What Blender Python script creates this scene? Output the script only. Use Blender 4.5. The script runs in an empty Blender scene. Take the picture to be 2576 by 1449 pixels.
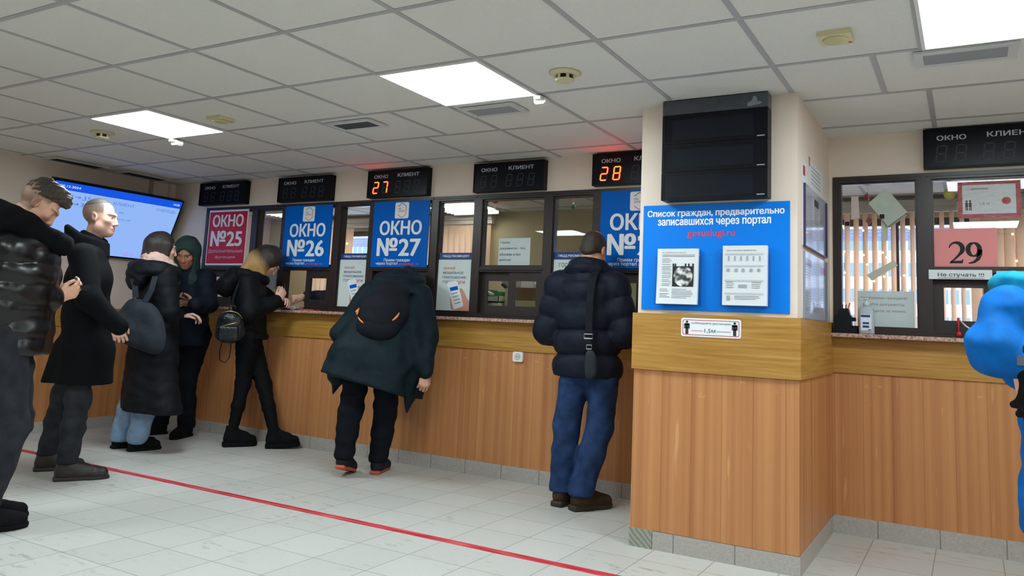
import bpy, bmesh, math, random
import numpy as np
from mathutils import Vector, Matrix
from mathutils.geometry import delaunay_2d_cdt

random.seed(7)
SC = bpy.context.scene
COL = SC.collection
PI = math.pi

# ------------------------------------------------------------------ camera
CAM_POS = (1.950, -4.921, 1.101)
YAW, PITCH, ROLL = 0.515, 0.1304, 0.0442
F_PX = 1969.0
cam_d = bpy.data.cameras.new('camera')
cam = bpy.data.objects.new('camera', cam_d)
COL.objects.link(cam)
_f = Vector((-math.sin(YAW) * math.cos(PITCH), math.cos(YAW) * math.cos(PITCH), math.sin(PITCH)))
_r = Vector((math.cos(YAW), math.sin(YAW), 0))
_u = _r.cross(_f)
_r2 = math.cos(ROLL) * _r + math.sin(ROLL) * _u
_u2 = -math.sin(ROLL) * _r + math.cos(ROLL) * _u
cam.matrix_world = Matrix(((_r2.x, _u2.x, -_f.x, CAM_POS[0]), (_r2.y, _u2.y, -_f.y, CAM_POS[1]),
                           (_r2.z, _u2.z, -_f.z, CAM_POS[2]), (0, 0, 0, 1)))
cam_d.sensor_fit = 'HORIZONTAL'
cam_d.sensor_width = 36.0
cam_d.lens = F_PX / 2576 * 36.0
cam_d.shift_x = (1288 - 1333.05) / 2576
cam_d.shift_y = (553.1 - 724.5) / 2576
cam_d.clip_start = 0.05
SC.camera = cam

# ------------------------------------------------------------------ world, exposure, lamp strengths
world = bpy.data.worlds.new('world')
SC.world = world
world.use_nodes = True
_bg = world.node_tree.nodes['Background']
_bg.inputs[0].default_value = (0.62, 0.74, 1.0, 1)      # overcast winter daylight outside the office windows
_bg.inputs[1].default_value = 4.2
HALL_PANEL = 29.5        # radiance of the hall's ceiling panels
OFFICE_TUBE = 8.0      # radiance of the office's fluorescent tubes
SEGMENT = 26.0
SC.view_settings.view_transform = 'Standard'
SC.view_settings.look = 'None'
SC.view_settings.exposure = 0.0
SC.view_settings.gamma = 1.0
SC.view_settings.use_curve_mapping = False
SC.cycles.max_bounces = 7
SC.cycles.diffuse_bounces = 4
SC.cycles.glossy_bounces = 3
SC.cycles.transmission_bounces = 4
SC.cycles.transparent_max_bounces = 10
SC.cycles.caustics_reflective = False
SC.cycles.caustics_refractive = False
SC.cycles.sample_clamp_indirect = 6.0

# ------------------------------------------------------------------ materials
def lin(c):
    out = []
    for v in c:
        v = v / 255.0
        out.append(v / 12.92 if v <= 0.04045 else ((v + 0.055) / 1.055) ** 2.4)
    return (out[0], out[1], out[2], 1.0)

class NT:
    """small node-tree helper"""
    def __init__(s, name):
        s.m = bpy.data.materials.new(name)
        s.m.use_nodes = True
        s.t = s.m.node_tree
        s.b = s.t.nodes['Principled BSDF']
    def n(s, typ, **kw):
        nd = s.t.nodes.new(typ)
        for k, v in kw.items():
            if k.startswith('i_'):
                nd.inputs[k[2:].replace('_', ' ')].default_value = v
            else:
                setattr(nd, k, v)
        return nd
    def l(s, a, b):
        s.t.links.new(a, b)
    def coord(s, scale=(1, 1, 1), loc=(0, 0, 0)):
        g = s.n('ShaderNodeNewGeometry')
        mp = s.n('ShaderNodeMapping')
        mp.inputs['Scale'].default_value = scale
        mp.inputs['Location'].default_value = loc
        s.l(g.outputs['Position'], mp.inputs['Vector'])
        return mp.outputs[0]
    def noise(s, vec, scale, detail=3, rough=0.5):
        nd = s.n('ShaderNodeTexNoise')
        nd.inputs['Scale'].default_value = scale
        nd.inputs['Detail'].default_value = detail
        nd.inputs['Roughness'].default_value = rough
        if vec is not None:
            s.l(vec, nd.inputs['Vector'])
        return nd.outputs[0]
    def ramp(s, fac, stops, interp='LINEAR'):
        r = s.n('ShaderNodeValToRGB')
        r.color_ramp.interpolation = interp
        e = r.color_ramp.elements
        while len(e) < len(stops):
            e.new(0.5)
        for i, (p, c) in enumerate(stops):
            e[i].position = p
            e[i].color = c if len(c) == 4 else (c[0], c[1], c[2], 1)
        s.l(fac, r.inputs[0])
        return r.outputs[0]
    def math(s, op, a, b=None, c=None, clamp=False):
        m = s.n('ShaderNodeMath', operation=op, use_clamp=clamp)
        for i, v in enumerate((a, b, c)):
            if v is None:
                continue
            if isinstance(v, (int, float)):
                m.inputs[i].default_value = v
            else:
                s.l(v, m.inputs[i])
        return m.outputs[0]
    def mix(s, fac, a, b, mode='MIX'):
        m = s.n('ShaderNodeMix', data_type='RGBA', blend_type=mode)
        for sock, v in ((m.inputs[0], fac), (m.inputs[6], a), (m.inputs[7], b)):
            if isinstance(v, (int, float)):
                sock.default_value = v
            elif isinstance(v, tuple):
                sock.default_value = v
            else:
                s.l(v, sock)
        return m.outputs[2]
    def sep(s, vec):
        x = s.n('ShaderNodeSeparateXYZ')
        s.l(vec, x.inputs[0])
        return x.outputs
    def bump(s, h, strength=0.3, dist=0.01):
        b = s.n('ShaderNodeBump')
        b.inputs['Strength'].default_value = strength
        b.inputs['Distance'].default_value = dist
        s.l(h, b.inputs['Height'])
        s.l(b.outputs[0], s.b.inputs['Normal'])
    def base(s, c):
        if isinstance(c, tuple):
            s.b.inputs['Base Color'].default_value = c
        else:
            s.l(c, s.b.inputs['Base Color'])
    def rough(s, v):
        if isinstance(v, (int, float)):
            s.b.inputs['Roughness'].default_value = v
        else:
            s.l(v, s.b.inputs['Roughness'])

_mats = {}
def pm(name, rgb, rough=0.6, bump=None, var=0.0, metal=0.0, spec=None, vscale=30):
    """plain procedural material: colour with slight noise variation and optional noise bump (scale, strength)"""
    if name in _mats:
        return _mats[name]
    t = NT(name)
    c = lin(rgb)
    if var:
        nz = t.noise(t.coord(), vscale, 3)
        d = tuple(x * (1 - var) for x in c[:3]) + (1,)
        u = tuple(min(1, x * (1 + var)) for x in c[:3]) + (1,)
        t.base(t.ramp(nz, [(0.3, d), (0.7, u)]))
    else:
        t.base(c)
    t.rough(rough)
    t.b.inputs['Metallic'].default_value = metal
    if spec is not None:
        t.b.inputs['Specular IOR Level'].default_value = spec
    if bump:
        t.bump(t.noise(t.coord(), bump[0], 4), bump[1], 0.004)
    _mats[name] = t.m
    return t.m

def emis(name, rgb, strength):
    if name in _mats:
        return _mats[name]
    t = NT(name)
    t.base((0.02, 0.02, 0.02, 1))
    t.b.inputs['Emission Color'].default_value = lin(rgb)
    t.b.inputs['Emission Strength'].default_value = strength
    _mats[name] = t.m
    return t.m

def cloth_light(name, rgb, trans=0.5):
    """thin cloth or plastic that lets daylight through"""
    t = NT(name)
    t.t.nodes.remove(t.b)
    d = t.n('ShaderNodeBsdfDiffuse'); d.inputs[0].default_value = lin(rgb)
    l = t.n('ShaderNodeBsdfTranslucent'); l.inputs[0].default_value = lin(rgb)
    m = t.n('ShaderNodeMixShader'); m.inputs[0].default_value = trans
    t.l(d.outputs[0], m.inputs[1]); t.l(l.outputs[0], m.inputs[2])
    t.l(m.outputs[0], t.t.nodes['Material Output'].inputs['Surface'])
    return t.m

def pane_mat(name, tint=(1, 1, 1), refl=0.05, rough=0.0):
    if name in _mats:
        return _mats[name]
    t = NT(name)
    t.t.nodes.remove(t.b)
    out = t.t.nodes['Material Output']
    tr = t.n('ShaderNodeBsdfTransparent')
    tr.inputs[0].default_value = (tint[0], tint[1], tint[2], 1)
    gl = t.n('ShaderNodeBsdfGlossy')
    gl.inputs['Roughness'].default_value = rough
    g = t.n('ShaderNodeNewGeometry')
    dt = t.n('ShaderNodeVectorMath', operation='DOT_PRODUCT')
    t.l(g.outputs['Incoming'], dt.inputs[0]); t.l(g.outputs['Normal'], dt.inputs[1])
    c = t.math('SUBTRACT', 1.0, t.math('ABSOLUTE', dt.outputs['Value']), clamp=True)
    mx = t.n('ShaderNodeMixShader')
    t.l(t.math('MULTIPLY_ADD', t.math('POWER', c, 5.0), 0.5, refl / 2), mx.inputs[0])
    t.l(tr.outputs[0], mx.inputs[1])
    t.l(gl.outputs[0], mx.inputs[2])
    t.l(mx.outputs[0], out.inputs['Surface'])
    _mats[name] = t.m
    return t.m

def mat_wall(name, rgb):
    t = NT(name)
    v = t.coord()
    c = lin(rgb)
    n1 = t.noise(v, 1.7, 4)
    d = tuple(x * 0.93 for x in c[:3]) + (1,)
    t.base(t.ramp(n1, [(0.35, d), (0.65, c)]))
    t.rough(0.75)
    t.bump(t.noise(v, 160, 3), 0.25, 0.003)
    return t.m

def mat_planks():
    """orange-brown laminate boards with vertical grain, narrow joints and pale scuffs"""
    t = NT('laminate_panelling')
    g = t.n('ShaderNodeNewGeometry')
    x, y, z = t.sep(g.outputs['Position'])
    u = t.math('ADD', x, y)
    cb = t.n('ShaderNodeCombineXYZ')
    t.l(u, cb.inputs[0]); t.l(z, cb.inputs[2])
    def mp(sx, sz, off=0):
        m = t.n('ShaderNodeMapping')
        m.inputs['Scale'].default_value = (sx, 1, sz)
        m.inputs['Location'].default_value = (off, 0, off)
        t.l(cb.outputs[0], m.inputs[0])
        return m.outputs[0]
    band = t.noise(mp(19, 0.12), 1.0, 2)
    grain = t.noise(mp(120, 2.2, 3), 1.0, 4)
    base = t.ramp(band, [(0.3, lin((176, 112, 68))), (0.52, lin((200, 138, 86))), (0.72, lin((212, 152, 100)))])
    base = t.mix(t.math('MULTIPLY', grain, 0.35), base, lin((158, 100, 60)))
    fl = t.noise(mp(26, 3.0, 11), 1.0, 3, 0.45)
    flk = t.ramp(fl, [(0.655, (0, 0, 0)), (0.74, (1, 1, 1))])
    base = t.mix(t.math('MULTIPLY', flk, 0.42), base, lin((232, 186, 132)))
    pl = t.math('PINGPONG', t.math('ADD', u, 20.03), 0.0765)
    j = t.math('LESS_THAN', pl, 0.0016)
    base = t.mix(t.math('MULTIPLY', j, 0.4), base, lin((92, 50, 30)))
    sc = t.noise(mp(9, 14, 5), 1.6, 5, 0.62)
    zz = t.ramp(z, [(0.62, (0, 0, 0)), (0.86, (1, 1, 1))])
    xx = t.ramp(t.math('ADD', y, 1.0), [(0.0, (0, 0, 0)), (0.02, (0, 0, 0))])
    s = t.ramp(sc, [(0.63, (0, 0, 0)), (0.66, (1, 1, 1))])
    base = t.mix(t.math('MULTIPLY', t.math('MULTIPLY', s, zz), 0.35), base, lin((226, 190, 140)))
    t.base(base)
    t.rough(t.math('MULTIPLY_ADD', grain, 0.2, 0.36))
    t.bump(t.math('SUBTRACT', grain, t.math('MULTIPLY', j, 2.0)), 0.12, 0.002)
    return t.m

def mat_band():
    """ochre oak board with horizontal grain"""
    t = NT('oak_board')
    g = t.n('ShaderNodeNewGeometry')
    x, y, z = t.sep(g.outputs['Position'])
    cb = t.n('ShaderNodeCombineXYZ')
    t.l(t.math('ADD', x, y), cb.inputs[0]); t.l(z, cb.inputs[2])
    def mp(sx, sz):
        m = t.n('ShaderNodeMapping')
        m.inputs['Scale'].default_value = (sx, 1, sz)
        t.l(cb.outputs[0], m.inputs[0])
        return m.outputs[0]
    n1 = t.noise(mp(2.2, 60), 1.0, 5, 0.6)
    n2 = t.noise(mp(7, 230), 1.0, 3)
    base = t.ramp(n1, [(0.3, lin((158, 110, 40))), (0.5, lin((186, 138, 64))), (0.7, lin((206, 162, 90)))])
    base = t.mix(t.math('MULTIPLY', n2, 0.4), base, lin((138, 92, 34)))
    t.base(base)
    t.rough(0.38)
    t.bump(n2, 0.08, 0.002)
    return t.m

TILE = 0.305
def mat_floor():
    t = NT('floor_tiles')
    g = t.n('ShaderNodeNewGeometry')
    pos = g.outputs['Position']
    x, y, z = t.sep(pos)
    def line(c, off):
        p = t.math('PINGPONG', t.math('ADD', c, off), TILE / 2)
        return t.math('LESS_THAN', p, 0.0022)
    gx = line(x, 0.073 + 30 * TILE)
    gy = line(y, 0.905 + 30 * TILE)
    gr = t.math('MAXIMUM', gx, gy)
    # tile id colour variation
    ix = t.math('FLOOR', t.math('DIVIDE', t.math('ADD', x, 0.073 + 30 * TILE), TILE))
    iy = t.math('FLOOR', t.math('DIVIDE', t.math('ADD', y, 0.905 + 30 * TILE), TILE))
    cb = t.n('ShaderNodeCombineXYZ')
    t.l(ix, cb.inputs[0]); t.l(iy, cb.inputs[1])
    wn = t.n('ShaderNodeTexWhiteNoise', noise_dimensions='2D')
    t.l(cb.outputs[0], wn.inputs[0])
    base = t.ramp(wn.outputs[0], [(0.0, lin((192, 192, 187))), (1.0, lin((200, 200, 195)))])
    spk = t.noise(pos, 90, 4, 0.7)
    base = t.mix(t.math('MULTIPLY', spk, 0.22), base, lin((150, 148, 142)))
    # muddy shoe smears: streaks gathered in patches
    mp = t.n('ShaderNodeMapping')
    mp.inputs['Rotation'].default_value = (0, 0, 0.5)
    mp.inputs['Scale'].default_value = (9, 26, 1)
    t.l(pos, mp.inputs[0])
    st = t.noise(mp.outputs[0], 1.0, 4, 0.65)
    pt = t.noise(pos, 1.9, 2)
    patch = t.ramp(pt, [(0.5, (0, 0, 0)), (0.66, (1, 1, 1))])
    smear = t.math('MULTIPLY', t.ramp(st, [(0.56, (0, 0, 0)), (0.64, (1, 1, 1))]), patch)
    base = t.mix(t.math('MULTIPLY', smear, 0.55), base, lin((128, 114, 104)))
    st2 = t.noise(mp.outputs[0], 2.3, 3, 0.6)
    s2 = t.ramp(st2, [(0.69, (0, 0, 0)), (0.73, (1, 1, 1))])
    base = t.mix(t.math('MULTIPLY', s2, 0.32), base, lin((120, 114, 106)))
    base = t.mix(t.math('MULTIPLY', gr, 0.75), base, lin((104, 100, 96)))
    t.base(base)
    t.rough(t.math('MULTIPLY_ADD', spk, 0.2, 0.42))
    t.bump(t.math('SUBTRACT', t.math('MULTIPLY', spk, 0.3), gr), 0.2, 0.002)
    return t.m

def mat_base_tile():
    t = NT('skirting_tiles')
    g = t.n('ShaderNodeNewGeometry')
    x, y, z = t.sep(g.outputs['Position'])
    u = t.math('ADD', x, t.math('MULTIPLY', y, 1.0))
    p = t.math('PINGPONG', t.math('ADD', u, 0.073 + 30 * TILE), TILE / 2)
    j = t.math('LESS_THAN', p, 0.003)
    spk = t.noise(g.outputs['Position'], 80, 4, 0.7)
    base = t.ramp(spk, [(0.3, lin((162, 157, 151))), (0.7, lin((186, 180, 174)))])
    base = t.mix(t.math('MULTIPLY', j, 0.7), base, lin((100, 94, 88)))
    t.base(base)
    t.rough(0.5)
    return t.m

def mat_granite():
    t = NT('pink_granite')
    v = t.coord()
    n1 = t.noise(v, 95, 4, 0.7)
    base = t.ramp(n1, [(0.36, lin((122, 88, 76))), (0.5, lin((188, 150, 134))), (0.64, lin((214, 186, 172)))])
    t.base(base)
    t.rough(0.25)
    return t.m

def mat_fabric(name, rgb, rough=0.85, scale=900, strength=0.25, sheen=0.3, var=0.25, fold=None, spec=0.16):
    t = NT(name)
    v = t.coord()
    c = lin(rgb)
    nz = t.noise(v, 14, 4)
    d = tuple(x * (1 - var) for x in c[:3]) + (1,)
    u = tuple(min(1, x * (1 + var)) for x in c[:3]) + (1,)
    t.base(t.ramp(nz, [(0.3, d), (0.7, u)]))
    t.rough(rough)
    t.b.inputs['Specular IOR Level'].default_value = spec
    h = t.noise(v, scale, 2)
    if fold:
        h = t.math('ADD', t.math('MULTIPLY', h, 0.15), t.math('MULTIPLY', t.noise(v, fold, 2, 0.4), 2.0))
    t.bump(h, strength, 0.006)
    return t.m

def mat_vcol(name, rough=0.5, sss=0.0, bump=None, sheen=0.0):
    t = NT(name)
    a = t.n('ShaderNodeAttribute', attribute_name='tone')
    t.l(a.outputs['Color'], t.b.inputs['Base Color'])
    t.rough(rough)
    if sss:
        t.b.inputs['Subsurface Weight'].default_value = sss
        t.b.inputs['Subsurface Radius'].default_value = (0.012, 0.005, 0.003)
        t.b.inputs['Subsurface Scale'].default_value = 0.6
    if bump:
        mp = t.coord(bump[2] if len(bump) > 2 else (1, 1, 1))
        t.bump(t.noise(mp, bump[0], 3), bump[1], 0.003)
    return t.m

# ------------------------------------------------------------------ object helpers
def origin_of(o):
    v = Vector((0, 0, 0))
    while o is not None:
        v += o.location
        o = o.parent
    return v

def tag(o, label=None, cat=None, group=None, kind=None):
    if label: o['label'] = label
    if cat: o['category'] = cat
    if group: o['group'] = group
    if kind: o['kind'] = kind
    return o

def thing(name, label, cat, loc=(0, 0, 0), group=None, kind=None):
    o = bpy.data.objects.new(name, None)
    o.empty_display_size = 0.1
    COL.objects.link(o)
    o.location = loc
    return tag(o, label, cat, group, kind)

def link_mesh(name, verts, faces, mats, parent=None, smooth=False, mat_idx=None, origin=None):
    verts = np.asarray(verts, dtype=np.float64).reshape(-1, 3)
    if parent is not None:
        org = np.array(origin_of(parent))
    elif origin is not None:
        org = np.array(origin, float)
    else:
        lo, hi = verts.min(0), verts.max(0)
        org = np.array([(lo[0] + hi[0]) / 2, (lo[1] + hi[1]) / 2, lo[2]])
    me = bpy.data.meshes.new(name)
    me.from_pydata((verts - org).tolist(), [], faces if isinstance(faces, list) else faces.tolist())
    if not isinstance(mats, (list, tuple)):
        mats = [mats]
    for m in mats:
        me.materials.append(m)
    if mat_idx is not None:
        me.polygons.foreach_set('material_index', np.asarray(mat_idx, dtype=np.int32))
    if smooth:
        me.polygons.foreach_set('use_smooth', np.ones(len(me.polygons), dtype=bool))
    me.update()
    o = bpy.data.objects.new(name, me)
    COL.objects.link(o)
    if parent is not None:
        o.parent = parent
    else:
        o.location = org
    return o

class MB:
    """collects simple solids into ONE mesh"""
    def __init__(s):
        s.v = []; s.f = []; s.mi = []; s.cur = 0; s.cuts = []
    def seg(s):
        """what follows becomes a separate part of the same name"""
        s.cuts.append((len(s.v), len(s.f)))
        return s
    def mat(s, i):
        s.cur = i
        return s
    def add(s, vs, fs):
        b = len(s.v)
        s.v += [tuple(p) for p in vs]
        for f in fs:
            s.f.append([b + i for i in f]); s.mi.append(s.cur)
        return s
    def box(s, x0, x1, y0, y1, z0, z1):
        vs = [(x0, y0, z0), (x1, y0, z0), (x1, y1, z0), (x0, y1, z0), (x0, y0, z1), (x1, y0, z1), (x1, y1, z1), (x0, y1, z1)]
        return s.add(vs, [(0, 3, 2, 1), (4, 5, 6, 7), (0, 1, 5, 4), (1, 2, 6, 5), (2, 3, 7, 6), (3, 0, 4, 7)])
    def bbox(s, x0, x1, y0, y1, z0, z1, bev=0.004):
        """box with its four edges along y bevelled (front seen along y)"""
        p = [(x0 + bev, z0), (x1 - bev, z0), (x1, z0 + bev), (x1, z1 - bev), (x1 - bev, z1), (x0 + bev, z1), (x0, z1 - bev), (x0, z0 + bev)]
        return s.prism([(a, b) for a, b in p], y0, y1)
    def prism(s, poly, y0, y1, axis='y'):
        """polygon (a, b) extruded along an axis: y -> (x,z), z -> (x,y), x -> (y,z)"""
        n = len(poly)
        def P(a, b, c):
            return (a, c, b) if axis == 'y' else ((a, b, c) if axis == 'z' else (c, a, b))
        vs = [P(a, b, y0) for a, b in poly] + [P(a, b, y1) for a, b in poly]
        fs = [list(range(n)), list(range(2 * n - 1, n - 1, -1))]
        for i in range(n):
            j = (i + 1) % n
            fs.append([i, n + i, n + j, j])
        return s.add(vs, fs)
    def hexa(s, pts8):
        return s.add(pts8, [(0, 3, 2, 1), (4, 5, 6, 7), (0, 1, 5, 4), (1, 2, 6, 5), (2, 3, 7, 6), (3, 0, 4, 7)])
    def tube(s, pts, r, n=8, cap=True):
        pts = [Vector(p) for p in pts]
        rs = r if isinstance(r, (list, tuple)) else [r] * len(pts)
        b = len(s.v)
        t0 = (pts[1] - pts[0]).normalized()
        ref = Vector((0, 0, 1)) if abs(t0.z) < 0.9 else Vector((1, 0, 0))
        for i, p in enumerate(pts):
            a = pts[max(0, i - 1)]; c = pts[min(len(pts) - 1, i + 1)]
            t = (c - a).normalized()
            u = t.cross(ref).normalized(); w = u.cross(t).normalized()
            ref = w
            for k in range(n):
                q = p + rs[i] * (math.cos(2 * PI * k / n) * u + math.sin(2 * PI * k / n) * w)
                s.v.append(tuple(q))
        for i in range(len(pts) - 1):
            for k in range(n):
                k2 = (k + 1) % n
                s.f.append([b + i * n + k, b + i * n + k2, b + (i + 1) * n + k2, b + (i + 1) * n + k]); s.mi.append(s.cur)
        if cap:
            s.f.append([b + k for k in range(n)][::-1]); s.mi.append(s.cur)
            s.f.append([b + (len(pts) - 1) * n + k for k in range(n)]); s.mi.append(s.cur)
        return s
    def lathe(s, c, prof, n=24, axis='z'):
        """profile [(r, h)] around an axis through c"""
        b = len(s.v)
        for r, h in prof:
            for k in range(n):
                a = 2 * PI * k / n
                if axis == 'z':
                    s.v.append((c[0] + r * math.cos(a), c[1] + r * math.sin(a), c[2] + h))
                else:
                    s.v.append((c[0] + r * math.cos(a), c[1] + h, c[2] + r * math.sin(a)))
        for i in range(len(prof) - 1):
            for k in range(n):
                k2 = (k + 1) % n
                s.f.append([b + i * n + k, b + i * n + k2, b + (i + 1) * n + k2, b + (i + 1) * n + k]); s.mi.append(s.cur)
        s.f.append([b + k for k in range(n)][::-1]); s.mi.append(s.cur)
        s.f.append([b + (len(prof) - 1) * n + k for k in range(n)]); s.mi.append(s.cur)
        return s
    def ball(s, c, r, n=12, m=8, sc=(1, 1, 1)):
        b = len(s.v)
        for i in range(m + 1):
            th = PI * (0.02 + 0.96 * i / m)
            for k in range(n):
                a = 2 * PI * k / n
                s.v.append((c[0] + sc[0] * r * math.sin(th) * math.cos(a), c[1] + sc[1] * r * math.sin(th) * math.sin(a), c[2] + sc[2] * r * math.cos(th)))
        for i in range(m):
            for k in range(n):
                k2 = (k + 1) % n
                s.f.append([b + i * n + k, b + (i + 1) * n + k, b + (i + 1) * n + k2, b + i * n + k2]); s.mi.append(s.cur)
        s.f.append([b + k for k in range(n)]); s.mi.append(s.cur)
        s.f.append([b + m * n + k for k in range(n)][::-1]); s.mi.append(s.cur)
        return s
    def build(s, name, mats, parent=None, smooth=False, origin=None):
        if parent is not None and len(s.cuts) > 0:
            c = [(0, 0)] + s.cuts + [(len(s.v), len(s.f))]
            o = None
            for (v0, f0), (v1, f1) in zip(c, c[1:]):
                if f1 > f0:
                    q = link_mesh(name, s.v[v0:v1], [[i - v0 for i in f] for f in s.f[f0:f1]], mats, parent, smooth, s.mi[f0:f1])
                    o = o or q
            return o
        return link_mesh(name, s.v, s.f, mats, parent, smooth, s.mi, origin)

def ribbon(pts, wid, w, th=0.003):
    """flat strap: pts centre line, wid unit width vectors, w width"""
    mb = MB()
    pts = [Vector(p) for p in pts]
    vs = []
    n = len(pts)
    for i, p in enumerate(pts):
        t = (pts[min(n - 1, i + 1)] - pts[max(0, i - 1)]).normalized()
        wv = Vector(wid[i] if isinstance(wid, list) else wid)
        wv = (wv - t * wv.dot(t)).normalized()
        nn = t.cross(wv)
        for a, b in ((-1, -1), (1, -1), (1, 1), (-1, 1)):
            vs.append(tuple(p + wv * (a * w / 2) + nn * (b * th / 2)))
    fs = [(0, 1, 2, 3), tuple(4 * (n - 1) + k for k in (3, 2, 1, 0))]
    for i in range(n - 1):
        for k in range(4):
            k2 = (k + 1) % 4
            fs.append((4 * i + k, 4 * (i + 1) + k, 4 * (i + 1) + k2, 4 * i + k2))
    mb.add(vs, fs)
    return mb

# writing: text geometry fitted into a rectangle of a plane
_txt_cache = {}
def text_geo(s, bold=0.0):
    key = (s, bold)
    if key in _txt_cache:
        return _txt_cache[key]
    cu = bpy.data.curves.new('writing', 'FONT')
    cu.body = s
    cu.size = 1.0
    cu.extrude = 0.0
    cu.fill_mode = 'NONE'
    cu.resolution_u = 3
    o = bpy.data.objects.new('writing', cu)
    COL.objects.link(o)
    dg = bpy.context.evaluated_depsgraph_get()
    me = bpy.data.meshes.new_from_object(o.evaluated_get(dg))
    v = np.array([p.co[:] for p in me.vertices]).reshape(-1, 3)[:, :2]
    # the letters' outlines, each outer contour filled on its own together with its holes
    nb = {}
    for e in me.edges:
        i, j = e.vertices
        nb.setdefault(i, []).append(j); nb.setdefault(j, []).append(i)
    seen, loops = set(), []
    for e in me.edges:
        i, j = e.vertices
        if i in seen:
            continue
        lp = [i]; seen.add(i); cur = j
        while cur not in seen:
            lp.append(cur); seen.add(cur)
            nx = [k for k in nb[cur] if k not in seen]
            if not nx:
                break
            cur = nx[0]
        if len(lp) > 2:
            loops.append(lp)
    # edges carry the contour's direction
    fwd = set(tuple(e.vertices) for e in me.edges)
    loops = [lp if (lp[0], lp[1]) in fwd else lp[::-1] for lp in loops]
    # heavier strokes: the outlines taken several times, slightly shifted, and merged
    cop = [(0, 0)] if not bold else [(-bold, -0.6 * bold), (bold, -0.6 * bold), (bold, 0.6 * bold), (-bold, 0.6 * bold)]
    if bold > 0.026:
        cop = [(bold * 1.1 * math.cos(k * PI / 5), 0.7 * bold * math.sin(k * PI / 5)) for k in range(10)][::1]
    P0 = np.concatenate([v + np.array(c) for c in cop])
    E0 = np.array([(lp[i] + k * len(v), lp[(i + 1) % len(lp)] + k * len(v)) for k in range(len(cop)) for lp in loops for i in range(len(lp))])
    vo, _, fo = delaunay_2d_cdt([Vector(p) for p in P0.tolist()], E0.tolist(), [], 0, 1e-5)[:3]
    vo = np.array([tuple(p) for p in vo])
    tri = np.array([q for q in fo if len(q) == 3])
    cen = vo[tri].mean(1)
    A, B = P0[E0[:, 0]], P0[E0[:, 1]]
    wind = np.zeros(len(cen))
    for k0 in range(0, len(cen), 2000):
        c = cen[k0:k0 + 2000]
        up = (A[None, :, 1] <= c[:, None, 1]) & (B[None, :, 1] > c[:, None, 1])
        dn = (A[None, :, 1] > c[:, None, 1]) & (B[None, :, 1] <= c[:, None, 1])
        den = np.where(B[:, 1] == A[:, 1], 1, B[:, 1] - A[:, 1])
        xs = A[None, :, 0] + (c[:, None, 1] - A[None, :, 1]) * ((B[:, 0] - A[:, 0]) / den)[None]
        hit = xs > c[:, None, 0]
        wind[k0:k0 + 2000] = (up & hit).sum(1) - (dn & hit).sum(1)
    tri = tri[wind != 0]
    d1, d2 = vo[tri[:, 1]] - vo[tri[:, 0]], vo[tri[:, 2]] - vo[tri[:, 0]]
    neg = d1[:, 0] * d2[:, 1] - d2[:, 0] * d1[:, 1] < 0
    tri[neg] = tri[neg][:, ::-1]
    v, f = vo, tri.tolist()
    bpy.data.objects.remove(o)
    bpy.data.curves.remove(cu)
    bpy.data.meshes.remove(me)
    _txt_cache[key] = (v, f)
    return v, f

def write(mb, s, a0, a1, b0, b1, place, bold=0.0, shear=0.0):
    """adds writing s scaled to the box [a0,a1]x[b0,b1]; place(a, b) -> 3D point"""
    v, f = text_geo(s, bold)
    lo, hi = v.min(0), v.max(0)
    q = (v - lo) / np.maximum(hi - lo, 1e-6)
    pts = np.array([place(a0 + (a1 - a0) * x + shear * (b1 - b0) * y, b0 + (b1 - b0) * y) for x, y in q])
    pts = pts.tolist()
    mb.seg()
    mb.add(pts, f)
    mb.seg()
    return mb

def onY(y):
    return lambda a, b: (a, y, b)
# ================================================================== THE SETTING
CEIL = 2.295
M_wall = mat_wall('wall_paint', (238, 221, 206))
M_wall_office = mat_wall('office_paint', (196, 184, 150))
M_wall_pink = mat_wall('office_pink_paint', (236, 210, 200))
M_planks = mat_planks()
M_band = mat_band()
M_floor = mat_floor()
M_skirt = mat_base_tile()
M_granite = mat_granite()
M_tile_c = pm('ceiling_tile', (226, 224, 219), 0.9, bump=(260, 0.35), var=0.03, vscale=120)
M_tbar = pm('ceiling_grid_metal', (176, 174, 176), 0.45)
M_dark = pm('brown_black_plastic', (46, 36, 36), 0.33, spec=0.5)
M_dark2 = pm('brown_black_plastic_matte', (40, 31, 31), 0.5)
M_white = pm('white_plastic', (232, 232, 228), 0.4)
M_cream = pm('cream_plastic', (214, 206, 166), 0.45)
M_black = pm('black_plastic', (13, 15, 20), 0.4, spec=0.25)
M_glass = pane_mat('window_glass', (0.97, 0.985, 0.98), 0.045)
M_acryl = pane_mat('clear_acrylic', (0.93, 0.94, 0.96), 0.05)
M_cover = pane_mat('clear_board_cover', (0.95, 0.96, 0.98), 0.014, 0.05)
M_paper = pm('paper', (226, 230, 234), 0.7)
M_ink = pm('ink', (22, 22, 26), 0.7)
M_greyink = pm('grey_print', (120, 124, 130), 0.7)
M_blue = pm('sign_blue', (0, 100, 200), 0.4, spec=0.08)
M_blue2 = pm('board_blue', (0, 126, 232), 0.45, spec=0.2)
M_navy = pm('header_navy', (24, 58, 128), 0.4)
M_red = pm('sign_red', (196, 18, 48), 0.35, spec=0.3)
M_redtext = pm('print_red', (214, 70, 80), 0.6)
M_signwhite = pm('print_white', (240, 244, 250), 0.5)

def struct(o, label=None):
    o['kind'] = 'structure'
    if label:
        o['label'] = label
    return o

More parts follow.
